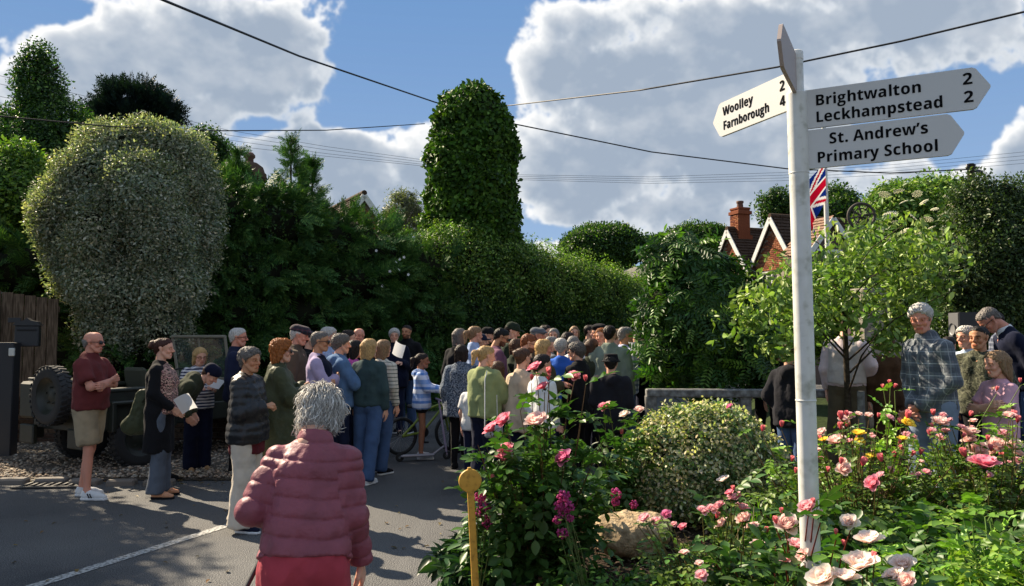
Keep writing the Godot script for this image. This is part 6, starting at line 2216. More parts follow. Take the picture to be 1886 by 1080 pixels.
		["man in a grey flat cap far back along the hedge", 989, 600, 12.2, 100, {"hair": "short", "hair_m": "hair_grey", "hat": "flat", "hat_m": "cloth_slate", "skin": "skin_ruddy", "tops": [T.call("cloth_brown_grey", 0.02)], "legs": J.call("cloth_black")}],
		["dark-haired man far back beside the grey flat cap", 1004, 597, 13.2, 120, {"hair": "short", "hair_m": "hair_dark", "tops": [T.call("cloth_olive", 0.02)], "legs": J.call("cloth_black")}],
		["grey-haired woman far back facing out of the crowd", 1020, 603, 12.8, 190, {"w": true, "hair": "bob", "hair_m": "hair_grey", "tops": [T.call("cloth_olive", 0.02)], "legs": J.call("cloth_black")}],
		["woman with pale bobbed hair standing alone at the dark hedge", 1058, 599, 14.2, 180, {"w": true, "hair": "bob", "hair_m": "hair_fair", "tops": [T.call("cloth_dark_green", 0.02)], "legs": J.call("cloth_black")}],
		["dark-haired man in black far back beside the black beret", 1086, 597, 13.6, 110, {"hair": "short", "hair_m": "hair_dark", "tops": [T.call("cloth_black", 0.02)], "legs": J.call("cloth_black")}],
		["older person in a black beret and greige coat", 1104, 594, 11.8, 265, {"hair": "short", "hair_m": "hair_grey", "hat": "beret", "hat_m": "cloth_black", "tops": [T.call("cloth_greige", 0.03, 0.8, 1.0, "coat", {"collar": true})], "legs": J.call("cloth_black")}],
		["man in a navy cap between the pale blue shirt and the dark-haired cap wearer", 884, 612, 11.6, 70, {"hair": "short", "hair_m": "hair_grey", "hat": "cap", "hat_m": "cloth_navy", "tops": [T.call("cloth_slate", 0.02)], "legs": J.call("cloth_black")}],
		["woman with brown bobbed hair just below the green peaked cap", 951, 622, 10.6, 60, {"w": true, "hair": "bob", "hair_m": "hair_brown", "tops": [T.call("cloth_dark_green", 0.02)], "legs": J.call("cloth_black")}],
		["grey-haired man in a slate jacket between bright blue and khaki tops", 1015, 618, 11.4, 80, {"hair": "crop", "hair_m": "hair_grey", "tops": [T.call("cloth_slate", 0.02)], "legs": J.call("cloth_black")}],
		["dark-haired woman in navy partly behind the white top", 1046, 610, 11.6, 60, {"w": true, "hair": "bob", "hair_m": "hair_dark", "tops": [T.call("cloth_navy", 0.02)], "legs": J.call("cloth_black")}],
		["woman in dark clothes between the black coat and the black anorak", 1090, 622, 10.0, 40, {"w": true, "hair": "bob", "hair_m": "hair_brown", "tops": [T.call("cloth_olive", 0.02)], "legs": J.call("cloth_black")}],
		["fair-haired man in a stone jacket behind the checked blue shirt", 1138, 604, 11.6, 70, {"hair": "crop", "hair_m": "hair_fair", "tops": [T.call("cloth_stone", 0.02)], "legs": J.call("cloth_jeans")}],
		["grey-haired woman in navy between the checked blue shirt and the shrub", 1168, 608, 11.4, 60, {"w": true, "hair": "curly", "hair_m": "hair_grey", "tops": [T.call("cloth_navy", 0.02)], "legs": J.call("cloth_navy")}],
		["dark-haired man in slate just behind the pink top", 640, 606, 10.8, 70, {"hair": "short", "hair_m": "hair_dark", "tops": [T.call("cloth_slate", 0.02)], "legs": J.call("cloth_black")}],
		["man in a white shirt glimpsed through the leaves of the staked tree", 1412, 596, 9.6, 20, {"g": 0.25, "hair": "short", "hair_m": "hair_dark", "tops": [T.call("cloth_white", 0.02)], "legs": J.call("cloth_black")}],
		["brown-haired child beyond the rail fence behind the signpost", 1436, 637, 9.2, 15, {"g": 0.25, "hair": "short", "hair_m": "hair_brown", "tops": [T.call("cloth_black", 0.02)], "legs": J.call("cloth_black")}],
		["brown-haired boy in a black hooded fleece next to the white signpost", 1455, 634, 6.9, 50, {"g": 0.28, "cell": 0.015, "hair": "fluffy", "hair_m": "hair_brown", "arms": ["pocket", "pocket"], "tops": [T.call("cloth_black2", 0.03, 0.8, 1.0, "fleece", {"hood": true})], "legs": J.call("cloth_jeans", 0.01, 0.06), "shoe": "cloth_black"}],
		["man in pale shirt, grey waistcoat and khaki trousers behind the staked tree", 1558, 574, 8.1, 45, {"g": 0.28, "cell": 0.016, "fat": 0.0, "hair": "crop", "hair_m": "hair_brown", "hat": "flat", "hat_m": "cloth_tan", "nod": 14.0, "arms": ["down", [Vector3(0.27, 1.18, -0.02), Vector3(0.2, 1.0, -0.12)]], "tops": [T.call("cloth_rose_shirt", 0.022, 0.95, 1.0), T.call("cloth_stone", 0.03, 0.97, 0.0, "waistcoat")], "legs": J.call("cloth_drab", 0.025, 0.075), "shoe": "cloth_black", "feet": [Vector3(-0.17, 0, 0.0), Vector3(0.17, 0, 0.0)]}],
		["youngster in a brown military uniform jacket with his back turned", 1634, 610, 8.0, 5, {"g": 0.28, "hair": "crop", "hair_m": "hair_brown", "hat": "flat", "hat_m": "cloth_drab", "tops": [T.call("cloth_white", 0.0, 1.2, 0.0, "undershirt", {"collar": true}), T.call("cloth_uniform", 0.022, 0.85, 1.0, "jacket")], "legs": J.call("cloth_uniform", 0.015, 0.06)}],
		["large white-haired man with moustache in a grey checked shirt and jeans", 1716, 556, 5.9, 258, {"g": 0.28, "cell": 0.015, "lean": 7.0, "fat": 0.0, "hair": "fluffy", "hair_m": "hair_white", "head": "head_tache", "skin": "skin_ruddy", "turn": -38.0, "nod": 4.0, "arms": fr, "tops": [T.call("print_plaid_grey", 0.02, 0.9, 1.0, "shirt", {"collar": true})], "legs": J.call("cloth_denim_grey", 0.022, 0.07), "shoe": "cloth_black", "feet": [Vector3(-0.13, 0, 0.0), Vector3(0.13, 0, -0.04)]}],
		["person in a black jacket behind the large man in the checked shirt", 1747, 622, 8.6, 50, {"g": 0.28, "hair": "short", "hair_m": "hair_dark", "tops": [T.call("cloth_black", 0.03)], "legs": J.call("cloth_black")}],
		["white-haired woman in a pale flowered top behind the camouflage hoodie", 1781, 602, 7.6, 250, {"g": 0.28, "w": true, "hair": "fluffy", "hair_m": "hair_white", "tops": [T.call("print_light", 0.02)], "legs": J.call("cloth_navy")}],
		["dark-haired boy in a camouflage hoodie looking over his shoulder", 1804, 601, 6.8, 235, {"g": 0.28, "cell": 0.016, "hair": "crop", "hair_m": "hair_black", "head": "head_dark", "skin": "skin_tan", "arms": ["pocket", "down"], "tops": [T.call("print_camo", 0.03, 0.85, 1.0, "hoodie", {"hood": true})], "legs": J.call("cloth_black")}],
		["girl with long light brown hair in a soft pink top", 1838, 650, 5.8, 262, {"g": 0.28, "cell": 0.015, "w": true, "hair": "long", "hair_m": "hair_fair", "nod": 6.0, "arms": fo, "tops": [T.call("cloth_soft_pink", 0.012, 0.9, 0.5, "top")], "legs": J.call("cloth_jeans")}],
		["man in a navy checked shirt standing at the evergreen", 1841, 573, 10.0, 310, {"g": 0.28, "hair": "crop", "hair_m": "hair_dark", "skin": "skin_ruddy", "nod": 14.0, "arms": pa, "tops": [T.call("print_plaid_navy", 0.02)], "legs": J.call("cloth_navy")}],
		["man with glasses in a dark navy sweater stooping forward", 1895, 584, 7.3, 285, {"g": 0.28, "h": 1.78, "lean": 24.0, "nod": 22.0, "hair": "crop", "hair_m": "hair_mix", "eyewear": "specs", "skin": "skin_ruddy", "arms": dn, "tops": [T.call("cloth_white", 0.0, 1.2, 0.0, "undershirt", {"collar": true}), T.call("cloth_dark_navy", 0.025, 0.92, 1.0, "sweater")], "legs": J.call("cloth_jeans", 0.015, 0.065)}],
	]

func ribbed(b: MB, sp: float, amp: float, sh: Array, el: Array, wr: Array, groove := false) -> void:
	# quilted baffles: rings down the trunk and along each sleeve
	for q in b.v.size():
		var p := b.v[q]
		var ph := p.y + 0.012 * sin(p.x * 9.0)
		var best := 0.105
		for a in 2:
			var off := 0.0
			for sg in [[sh[a], el[a]], [el[a], wr[a]]]:
				var ab: Vector3 = sg[1] - sg[0]
				var t := clampf((p - sg[0]).dot(ab) / ab.length_squared(), 0.0, 1.0)
				var d: float = (p - sg[0] - ab * t).length()
				if d < best and (t > 0.12 or off > 0.0):
					best = d
					ph = off + t * ab.length() + 0.02
				off += ab.length()
		var w := absf(sin(PI * ph / sp))
		var wr_ := noise.get_noise_3d(p.x * 26.0, p.y * 9.0, p.z * 26.0) * 0.3
		var rise := pow(w, 0.55)
		if groove:
			rise = 0.55 * pow(w, 0.8) + 0.45 * (1.0 - exp(-pow(w * 4.5, 2.0)))
		b.v[q] += b.n[q] * amp * (rise - 0.75 + wr_ * w)
	Field.renormal(b)

func build_people() -> void:
	mat("hair_mix2", Color("#5a5450"), 0.5, 0.45, true)
	cloth("cloth_black2", hx("#24242a"))
	var tw := cloth("cap_tweed", Color(1, 1, 1))
	tw.albedo_texture = ImageTexture.create_from_image(plaid(Color("#3a3a42"), Color("#1e1e26"), Color("#8a2a3a"), 64))
	tw.uv1_scale = Vector3.ONE * 9.0
	build_protos()
	var tache := head_field().mesh()
	paint_head(tache, Color(0.8, 0.78, 0.75), Color(0, 0, 0, 0))
	for q in tache.v.size():
		var p := tache.v[q]
		if p.z < -0.075 and absf(p.x) < 0.03 and p.y > 0.052 and p.y < 0.068:
			tache.c[q] = Color(0.95, 1.0, 1.05)
	proto["head_tache"] = tache
	var list := person_list()
	var got := []
	got.resize(list.size())
	for p in list:
		var o: Dictionary = p[5]
		if not o.has("h"):
			o["h"] = clampf(px(p[1], p[2], p[3]).y - o.get("g", 0.0) - (0.035 if o.has("hat") else 0.012), 1.0, 1.95)
	var job := func(q: int) -> void:
		got[q] = figure(list[q][5])
	var id := WorkerThreadPool.add_group_task(job, list.size())
	WorkerThreadPool.wait_for_group_task_completion(id)
	for q in list.size():
		var p: Array = list[q]
		var o: Dictionary = p[5]
		var at := px(p[1], 618, p[3])
		at.y = o.get("g", 0.0)
		var young: bool = o.h < 1.45
		var t := thing("person", p[0], "person", at, -deg_to_rad(p[4]), "people gathered in the lane")
		dress(t, got[q], o.h / 1.75)
		if q == 0:
			# two dark bands on the outer side of each white shoe
			var side := 0
			for n in t.get_children():
				if str(n.name).begins_with("shoe"):
					var b := MB.new()
					for k in 2:
						b.box(Vector3(0.0375 * (-1.0 if side == 0 else 1.0), 0.05, -0.045 + k * 0.024), Vector3(0.006, 0.046, 0.011), Basis.from_euler(Vector3(0.5, 0, 0)))
					put("stripe", b.done(), M["cloth_black"], n)
					side += 1

func dress(t: Node3D, parts: Array, s: float) -> void:
	var shoes := []
	for g in parts:
		var mm: Mesh
		var xf := Transform3D.IDENTITY
		if g[1] is String:
			mm = pmesh[g[1]]
			xf = g[3]
			xf.origin *= s
			xf.basis = xf.basis.scaled(Vector3.ONE * s)
		else:
			for q in g[1].v.size():
				g[1].v[q] *= s
			mm = g[1].done()
		if g[0] == "sole":
			put("sole", mm, M[g[2]], shoes[-1])
			continue
		var n := put(g[0], mm, M[g[2]], t, xf)
		if g[0] == "shoe":
			shoes.append(n)
# ---------- roses and the plants of the bed ----------
func petal(b: MB, turn: float, tilt: float, bend: float, ln: float, wd: float, lift: float, c0: Color, c1: Color) -> void:
	# a cupped petal rising from the flower's base around +y
	var rad := Vector3(cos(turn), 0, sin(turn))
	var sid := Vector3(-sin(turn), 0, cos(turn))
	var k := b.v.size()
	var p := rad * 0.06 * ln + Vector3(0, lift, 0)
	var rows := 4
	for r in rows + 1:
		var t := float(r) / rows
		var a := tilt + bend * (t - 0.4)
		var d := rad * sin(a) + Vector3(0, cos(a), 0)
		if r > 0:
			p += d * (ln / rows)
		var nn := (Vector3(0, sin(a), 0) - rad * cos(a)).normalized()
		var w: float = wd * 0.5 * [0.35, 0.85, 1.05, 0.95, 0.42][r]
		b.col = c0.lerp(c1, t)
		var cup: float = w * 0.45
		b.vert(p - sid * w + nn * cup, (nn + sid * 0.6).normalized())
		b.vert(p, nn)
		b.vert(p + sid * w + nn * cup, (nn - sid * 0.6).normalized())
	for r in rows:
		var a := k + r * 3
		b.i.append_array([a, a + 3, a + 1, a + 1, a + 3, a + 4, a + 1, a + 4, a + 2, a + 2, a + 4, a + 5])

func bloom(kind: String, sd: int) -> MB:   # about 1 across
	var r := RandomNumberGenerator.new()
	r.seed = sd
	var b := MB.new()
	var g := hx("#3f5a24")
	match kind:
		"pink", "blush", "magenta", "soft":
			var c0: Color = hx("#ea6488") if kind == "pink" else (hx("#f4c4ba") if kind == "blush" else hx("#cf5a94"))
			var c1: Color = hx("#fabccc") if kind == "pink" else (hx("#fdf0ea") if kind == "blush" else hx("#ee9cc4"))
			if kind == "soft":
				c0 = hx("#ee9cac")
				c1 = hx("#fcdce0")
			var n := 34
			for k in n:
				var t := float(k) / n
				petal(b, k * 2.4 + r.randf() * 0.4, 0.1 + 1.0 * pow(t, 0.85) + r.randf_range(-0.1, 0.1), lerpf(-1.3, -0.35, t) + (0.9 if t > 0.85 else 0.0), lerpf(0.36, 0.62, t), lerpf(0.26, 0.5, t), 0.08 * (1 - t), c0, c1.lerp(c0, r.randf() * 0.35))
		"white":
			for k in 22:
				var t := float(k) / 22
				petal(b, k * 2.4 + r.randf() * 0.5, 0.3 + 1.0 * t + r.randf_range(-0.15, 0.15), lerpf(-0.9, 0.1, t) + r.randf_range(-0.35, 0.35), lerpf(0.3, 0.56, t), lerpf(0.26, 0.5, t), 0.03, hx("#f6e4d2"), hx("#fbf5f0"))
			b.col = hx("#c89a30")
			for k in 14:
				b.ball(Vector3(cos(k * 2.4), 0, sin(k * 2.4)) * 0.02 * sqrt(k) + Vector3(0, 0.13, 0), Vector3.ONE * 0.016, 5, 3)
		"yellow":
			for k in 18:
				var t := float(k) / 18
				petal(b, k * 2.4 + r.randf() * 0.5, 0.2 + 0.95 * t, lerpf(-1.0, 0.2, t), lerpf(0.34, 0.56, t), lerpf(0.28, 0.5, t), 0.03, hx("#f2d02c"), hx("#fff26a"))
		"bud":
			for k in 8:
				petal(b, k * 2.4, 0.12 + 0.05 * k, -0.55, 0.75, 0.42, 0.0, hx("#dc5468"), hx("#f4a0a4"))
	b.col = g
	for k in 5:
		petal(b, k * 1.257, 1.5 if kind != "bud" else 0.5, 0.5 if kind != "bud" else -0.5, 0.3, 0.1, -0.03, g, g)
	b.ball(Vector3(0, -0.05, 0), Vector3(0.07, 0.09, 0.07), 8, 6)
	return b

var bloom_mesh := {}
func bloom_of(kind: String) -> ArrayMesh:
	var key := kind + str(rng.randi() % 3)
	if not bloom_mesh.has(key):
		bloom_mesh[key] = bloom(kind, key.hash() % 997).done()
	return bloom_mesh[key]

func cane(b: MB, a: Vector3, e: Vector3, r: float, out: Array) -> void:
	var mid := a.lerp(e, 0.5) + Vector3(rr(-0.06, 0.06), 0.04, rr(-0.06, 0.06))
	var path := []
	for k in 6:
		var t := k / 5.0
		path.append(a.lerp(mid, t).lerp(mid.lerp(e, t), t))
	b.tube(path, [r, r * 0.85, r * 0.7, r * 0.6, r * 0.5, r * 0.4], 5, false)
	for k in range(1, 6):
		out.append([path[k], (path[k] - path[k - 1]).normalized()])

func rose(called: String, label: String, root: Vector3, flowers: Array, canes: int, spread: Vector3, leaves: Array, singles: int, thick: int, d_of: float, stem_hex := "#4a4a26", group := "rose bushes in the bed") -> Node3D:
	# flowers: [x, y, pixels across, kind, metres ahead or 0]
	var t := thing(called, label, "rose bush", root, 0.0, group)
	var b := MB.new()
	b.col = hx(stem_hex)
	var nodes := []
	var petals: Material = M["petal"]
	var fl := []
	if canes > 40 and not flowers.is_empty():
		# more, smaller blooms and buds scattered over the bush
		for k in 34:
			var pd := d_of + rr(-0.35, 0.5)
			var sx := rr(1500, 1690) if root.x < 2.6 else rr(1690, 1884)
			flowers.append([sx, rr(765, 905), rr(9, 20), ["bud", "soft", "blush", "soft", "bud"][k % 5], pd])
	for f in flowers:
		var d: float = f[4] if f.size() > 4 and f[4] > 0 else d_of
		var p := px(f[0], f[1], d) - root
		fl.append([p, f, d])
		var base := Vector3(clampf(p.x * 0.25, -0.3, 0.3) + rr(-0.05, 0.05), 0, clampf(p.z * 0.25, -0.3, 0.3) + rr(-0.05, 0.05))
		cane(b, base, p - Vector3(0, 0.02, 0), 0.006, nodes)
	for k in canes:
		var e := Vector3(rr(-1, 1) * spread.x, spread.y * rr(0.45, 1.0), rr(-1, 1) * spread.z)
		cane(b, Vector3(e.x * 0.2, 0, e.z * 0.2), e, 0.006, nodes)
	put("stems", b.done(), mat("stem", Color.WHITE, 0.6, 0.4, true), t)
	for q in fl:
		var kind: String = q[1][3]
		var size: float = q[1][2] * q[2] / F * (0.8 if kind == "bud" else (1.05 if kind == "white" else 0.88))
		var tip := Basis.from_euler(Vector3(rr(-0.1, 0.75), rr(-0.4, 0.4), rr(-0.2, 0.7)) if kind != "bud" else Vector3(rr(-0.3, 0.3), rr(0, TAU), rr(-0.3, 0.3)))
		put("bud" if kind == "bud" else "bloom", bloom_of(kind), petals, t, Transform3D(tip.scaled(Vector3.ONE * size * (1.15 if kind != "bud" else 1.5)), q[0]))
	for k in singles:
		var nd: Array = nodes[rng.randi() % nodes.size()]
		var o := Vector3(rr(-1, 1), rr(-0.1, 0.6), rr(-0.3, 1)).normalized()
		var z: Vector3 = (o + nd[1] * 0.3).normalized()
		var x := Vector3.UP.cross(z).normalized()
		put("leaf", leaves[rng.randi() % leaves.size()], M["leaf_glossy"], t, Transform3D(Basis(x, z.cross(x), z) * rr(0.75, 1.25), nd[0]))
	if thick > 0:
		var mm := MultiMesh.new()
		mm.transform_format = MultiMesh.TRANSFORM_3D
		mm.use_colors = true
		mm.mesh = leaves[0]
		mm.instance_count = thick
		for k in thick:
			var p: Vector3
			if k % 3 == 0 or nodes.is_empty():
				var o := rdir(rng) * pow(rng.randf(), 0.4)
				p = Vector3(o.x * spread.x, spread.y * (0.42 + 0.5 * o.y), o.z * spread.z)
			else:
				p = nodes[rng.randi() % nodes.size()][0] * Vector3(1, rr(0.55, 1.0), 1)
			var z := (Vector3(p.x * 1.2, rr(-0.2, 0.7), p.z * 1.2) + rdir(rng)).normalized()
			var x := Vector3.UP.cross(z).normalized()
			mm.set_instance_transform(k, Transform3D(Basis(x, z.cross(x), z) * rr(0.65, 1.2), p))
			var g := rr(0.65, 1.25)
			mm.set_instance_color(k, Color(g * rr(0.9, 1.25), g, g * 0.9))
		var o := MultiMeshInstance3D.new()
		o.name = "foliage"
		o.multimesh = mm
		o.material_override = M["leaf_glossy"]
		o.set_meta("kind", "stuff")
		t.add_child(o, true)
	return t

func build_bed() -> void:
	var dk := [hx("#365a28"), hx("#44702e"), hx("#2e5024"), hx("#5a8638")]
	var lt := [hx("#55802c"), hx("#6c9a38"), hx("#487228"), hx("#86ac48")]
	var leaf_dark := []
	var leaf_light := []
	var leaf_small := []
	for k in 4:
		leaf_dark.append(pinnate(2, 0.115, 0.044, 0.066, dk, 200 + k, true, 0.35).done())
		leaf_light.append(pinnate(3, 0.10, 0.027, 0.038, lt, 210 + k, true, 0.3).done())
		leaf_small.append(pinnate(2, 0.075, 0.024, 0.034, dk + dk + lt, 220 + k, true, 0.3).done())
	# tall pink rose at the corner of the bed
	var d := 4.55
	rose("rose_bush", "tall loose rose bush with deep pink blooms beside the yellow post", Vector3(0.18, 0.26, -4.6), [[988, 682, 30, "pink", 4.5], [1003, 717, 26, "pink", 4.45], [992, 784, 46, "blush", 4.25], [932, 779, 34, "pink", 4.4], [909, 795, 34, "pink", 4.4], [934, 833, 30, "pink", 4.4], [927, 850, 30, "pink", 4.38], [1041, 849, 36, "magenta", 4.3], [1058, 697, 24, "pink", 4.6], [1079, 703, 14, "bud", 4.6], [1010, 700, 14, "bud", 4.5], [979, 700, 12, "bud", 4.5], [1048, 700, 12, "bud", 4.6], [910, 888, 16, "bud", 4.4], [1012, 690, 16, "bud", 4.5]], 22, Vector3(0.42, 0.98, 0.36), leaf_dark, 150, 620, d, "#5a4028")
	# low mixed roses along the front
	var bl := [[1189, 959, 24, "soft"], [1210, 964, 20, "soft"], [1228, 951, 20, "magenta"], [1242, 968, 12, "soft"], [1259, 974, 18, "pink"], [1294, 945, 22, "soft"], [1311, 941, 20, "soft"], [1328, 935, 22, "soft"], [1346, 911, 18, "pink"], [1356, 922, 30, "soft"], [1366, 940, 26, "soft"], [1374, 961, 30, "blush"], [1333, 970, 28, "blush"], [1389, 977, 28, "blush"], [1334, 888, 22, "white", 4.1], [1261, 1022, 18, "blush", 3.3], [1289, 1041, 16, "blush", 3.2], [1294, 1064, 24, "soft", 3.1], [1413, 983, 14, "bud"], [1396, 1007, 24, "blush", 3.4], [1352, 905, 12, "bud"], [1320, 955, 14, "bud"]]
	rose("rose_bush", "low spreading rose with clustered mid pink blooms by the boulder", Vector3(1.02, 0.27, -3.75), bl, 40, Vector3(0.42, 0.52, 0.5), leaf_small, 140, 900, 3.75, "#5a5228")
	rose("rose_bush", "pale pink rose with reddish stems crowding the signpost foot", Vector3(1.25, 0.27, -3.4), [[1489, 940, 32, "soft", 2.85], [1511, 953, 26, "blush", 2.8], [1452, 972, 42, "blush", 3.1], [1468, 1010, 32, "soft", 3.0], [1483, 1028, 28, "blush", 2.9], [1448, 1036, 22, "soft", 3.0], [1521, 1074, 52, "white", 2.6], [1567, 966, 30, "white", 2.9], [1500, 930, 14, "bud", 2.85], [1440, 946, 12, "bud", 3.1], [1540, 985, 12, "bud", 2.8], [1430, 965, 16, "bud", 3.1]], 26, Vector3(0.4, 0.5, 0.36), leaf_dark, 90, 420, 3.2, "#6a2a20")
	rose("rose_bush", "white rose with large open ruffled blooms at the bottom of the bed", Vector3(1.36, 0.27, -3.0), [[1602, 1003, 44, "white", 2.65], [1588, 1049, 58, "white", 2.6], [1560, 1072, 40, "white", 2.55], [1665, 1046, 40, "white", 2.6], [1650, 1066, 34, "white", 2.55], [1676, 1074, 34, "blush", 2.5], [1610, 1030, 16, "bud", 2.6], [1555, 1005, 12, "bud", 2.7]], 22, Vector3(0.38, 0.46, 0.28), leaf_dark, 60, 300, 2.65, "#5a4a28")
	rose("rose_bush", "yellow rose with bright open blooms just past the signpost", Vector3(2.1, 0.28, -4.7), [[1582, 803, 26, "yellow"], [1584, 818, 24, "yellow"], [1605, 846, 24, "yellow"], [1670, 784, 28, "yellow"], [1519, 814, 20, "yellow"], [1544, 818, 32, "blush"], [1556, 776, 20, "blush"], [1548, 772, 12, "bud"], [1663, 812, 20, "yellow"], [1556, 869, 28, "blush", 4.3], [1589, 859, 20, "bud", 4.3], [1549, 855, 14, "bud", 4.3], [1526, 870, 12, "bud", 4.2], [1625, 851, 18, "bud", 4.3], [1612, 893, 30, "pink", 4.0], [1662, 830, 12, "bud"], [1681, 840, 12, "bud"], [1647, 841, 12, "bud"], [1623, 878, 16, "soft", 4.1], [1404, 795, 14, "bud", 5.2], [1440, 787, 14, "bud", 5.2], [1346, 751, 14, "magenta", 5.4], [1459, 850, 12, "bud", 4.6], [1466, 872, 12, "bud", 4.6]], 44, Vector3(0.65, 0.72, 0.5), leaf_small, 170, 1300, 4.7, "#5a4828")
	rose("rose_bush", "pink rose full of ruffled pale blooms below the girl in pink", Vector3(3.0, 0.28, -4.8), [[1732, 783, 30, "blush"], [1742, 798, 18, "soft"], [1770, 790, 16, "soft"], [1785, 803, 34, "blush"], [1788, 815, 26, "blush"], [1804, 834, 34, "blush"], [1838, 826, 34, "blush"], [1833, 838, 26, "blush"], [1778, 842, 20, "bud", 4.4], [1814, 864, 50, "pink", 4.2], [1869, 826, 28, "blush"], [1874, 851, 16, "soft"], [1858, 856, 14, "soft"], [1848, 801, 18, "soft"], [1820, 812, 12, "bud"], [1862, 767, 14, "blush"], [1787, 767, 12, "bud"], [1876, 838, 16, "blush"], [1718, 790, 12, "bud"]], 44, Vector3(0.6, 0.82, 0.5), leaf_small, 150, 1300, 4.8, "#5a5228")
	rose("rose_bush", "small rose with pale pink blooms between corner rose and clipped bush", Vector3(0.85, 0.22, -5.9), [[1113, 753, 20, "pink"], [1123, 749, 18, "blush"], [1152, 766, 18, "white"], [1178, 758, 18, "blush"], [1145, 800, 12, "bud"]], 14, Vector3(0.35, 0.85, 0.3), leaf_dark, 50, 260, 5.8, "#4a4a26")
	# leafy light green shrub at the corner
	var ls := rose("leafy_shrub", "light green leafy shrub without flowers in the bottom corner of the bed", Vector3(1.82, 0.27, -2.75), [], 70, Vector3(0.5, 0.78, 0.4), leaf_light, 260, 1500, 2.7, "#5a7a30", "")
	ls.set_meta("category", "shrub")
	var ls2 := rose("leafy_shrub", "dark glossy rose foliage filling the middle of the bed", Vector3(1.9, 0.27, -3.9), [], 60, Vector3(0.8, 0.55, 0.6), leaf_dark, 120, 1500, 3.9, "#4a4a26", "")
	ls2.set_meta("category", "shrub")
	var ls3 := rose("leafy_shrub", "upright leafy shoots with pale buds beside the big checked shirt", Vector3(2.5, 0.28, -5.1), [[1640, 708, 10, "bud", 5.0], [1648, 715, 10, "bud", 5.0], [1628, 716, 10, "bud", 5.0], [1836, 720, 10, "bud", 5.0], [1880, 705, 10, "bud", 5.0]], 16, Vector3(0.9, 0.95, 0.3), leaf_light, 90, 500, 5.0, "#6a7a38", "")
	ls3.set_meta("category", "shrub")
	# clipped variegated ball
	var ev := []
	for k in 3:
		var cb := [hx("#bcc48c"), hx("#98a868"), hx("#5c7a3c"), hx("#d4d4a8"), hx("#48683a"), hx("#3c5a30")]
		ev.append(clump(34, 0.032, 0.021, Vector3(0.085, 0.08, 0.085), cb, 300 + k, true, 0.2))
	var ep := px(1292, 862, 6.05)
	var el := [[ep, Vector3(0.6, 0.41, 0.56)], [ep + Vector3(-0.28, -0.1, 0.1), Vector3(0.33, 0.32, 0.33)], [ep + Vector3(0.32, -0.08, 0.1), Vector3(0.35, 0.33, 0.34)], [ep + Vector3(0, 0.07, 0), Vector3(0.5, 0.36, 0.48)]]
	tree("clipped_bush", "clipped rounded bush with cream and green variegated leaves", "bush", el, ev, M["leaf"], 2300, 0.7, 1.15, Vector3(ep.x, 0.25, ep.z), 0.0, "", 0.84, 0.4, 0.75, 1.2)
	# sword leaves
	var sw := thing("sword_plant", "clump of upright bright green sword-shaped leaves by the signpost", "plant", Vector3(1.62, 0.27, -4.75))
	for k in 42:
		var b := MB.new()
		var o := Vector3(rr(-0.11, 0.11), 0, rr(-0.1, 0.1))
		var lean := Vector3(o.x * 1.4 + rr(-0.1, 0.1), 1, o.z * 1.2 + rr(-0.05, 0.05)).normalized()
		var side := lean.cross(Vector3(rr(-0.4, 0.4), 0, 1)).normalized()
		var ln := rr(0.32, 0.56)
		b.col = hx("#5a8a2c").lerp(hx("#86b03c"), rng.randf())
		var k0 := b.v.size()
		for r in 5:
			var tt := r / 4.0
			var w: float = 0.011 * (1.0 - tt * tt)
			var p := o + lean * ln * tt + Vector3(o.x, -0.2, o.z) * tt * tt * 0.35
			var nn := side.cross(lean)
			b.vert(p - side * w, nn)
			b.vert(p + side * w, nn)
		for r in 4:
			var a := k0 + r * 2
			b.i.append_array([a, a + 2, a + 1, a + 1, a + 2, a + 3])
		put("leaf", b.done(), M["leaf"], sw)
	# magenta valerian heads
	var vb := MB.new()
	for k in 46:
		vb.col = hx("#b83a80").lerp(hx("#d868a4"), rng.randf())
		var o := rdir(rng)
		vb.ball(o * Vector3(0.5, 0.4, 0.5) * rr(0.6, 1.0), Vector3.ONE * 0.11, 5, 3)
	var vm := vb.done()
	var vlist := [["tall magenta valerian in front of the corner rose", 0.45, -4.05, [[1037, 915, 28], [1030, 932, 24], [1048, 934, 24], [1036, 945, 18], [1026, 958, 18], [1049, 955, 16], [1037, 983, 22]]], ["magenta valerian at the road edge beside the yellow post", -0.2, -4.4, [[884, 916, 22], [892, 934, 24], [882, 945, 20], [903, 942, 18], [900, 953, 18], [897, 967, 20]]], ["small magenta valerian at the back of the boulder", 0.72, -5.4, [[1135, 910, 24], [1134, 925, 18], [1168, 930, 18]]]]
	for v in vlist:
		var t := thing("valerian", v[0], "flower", Vector3(v[1], 0.25, v[2]), 0.0, "magenta valerian in the bed")
		var b := MB.new()
		b.col = hx("#5a6a3a")
		var nodes := []
		for q in v[3]:
			var p := px(q[0], q[1], -v[2]) - t.position
			cane(b, Vector3(p.x * 0.3, 0, p.z * 0.3), p, 0.004, nodes)
			put("flower_head", vm, M["petal"], t, Transform3D(Basis.from_euler(Vector3(rr(-0.3, 0.3), rr(0, 6), 0)) * (q[2] * -v[2] / F), p))
		put("stems", b.done(), M["stem"], t)
		var lf := MB.new()
		for q in nodes:
			lf.col = pick(dk + lt, rng)
			lf.oval(q[0] * Vector3(1, 0.8, 1), Vector3(rr(-1, 1), 0.3, rr(-1, 1)), Vector3.UP, 0.07, 0.026)
		put("leaves", lf.done(), M["leaf"], t).set_meta("kind", "stuff")
	# dark low leaves at the road edge
	var lp := [clump(16, 0.13, 0.05, Vector3(0.1, 0.05, 0.1), [hx("#22401e"), hx("#2e5226"), hx("#1c361a")], 320, true, 0.5), clump(16, 0.11, 0.045, Vector3(0.1, 0.05, 0.1), [hx("#22401e"), hx("#2e5226"), hx("#3c6030")], 321, true, 0.5)]
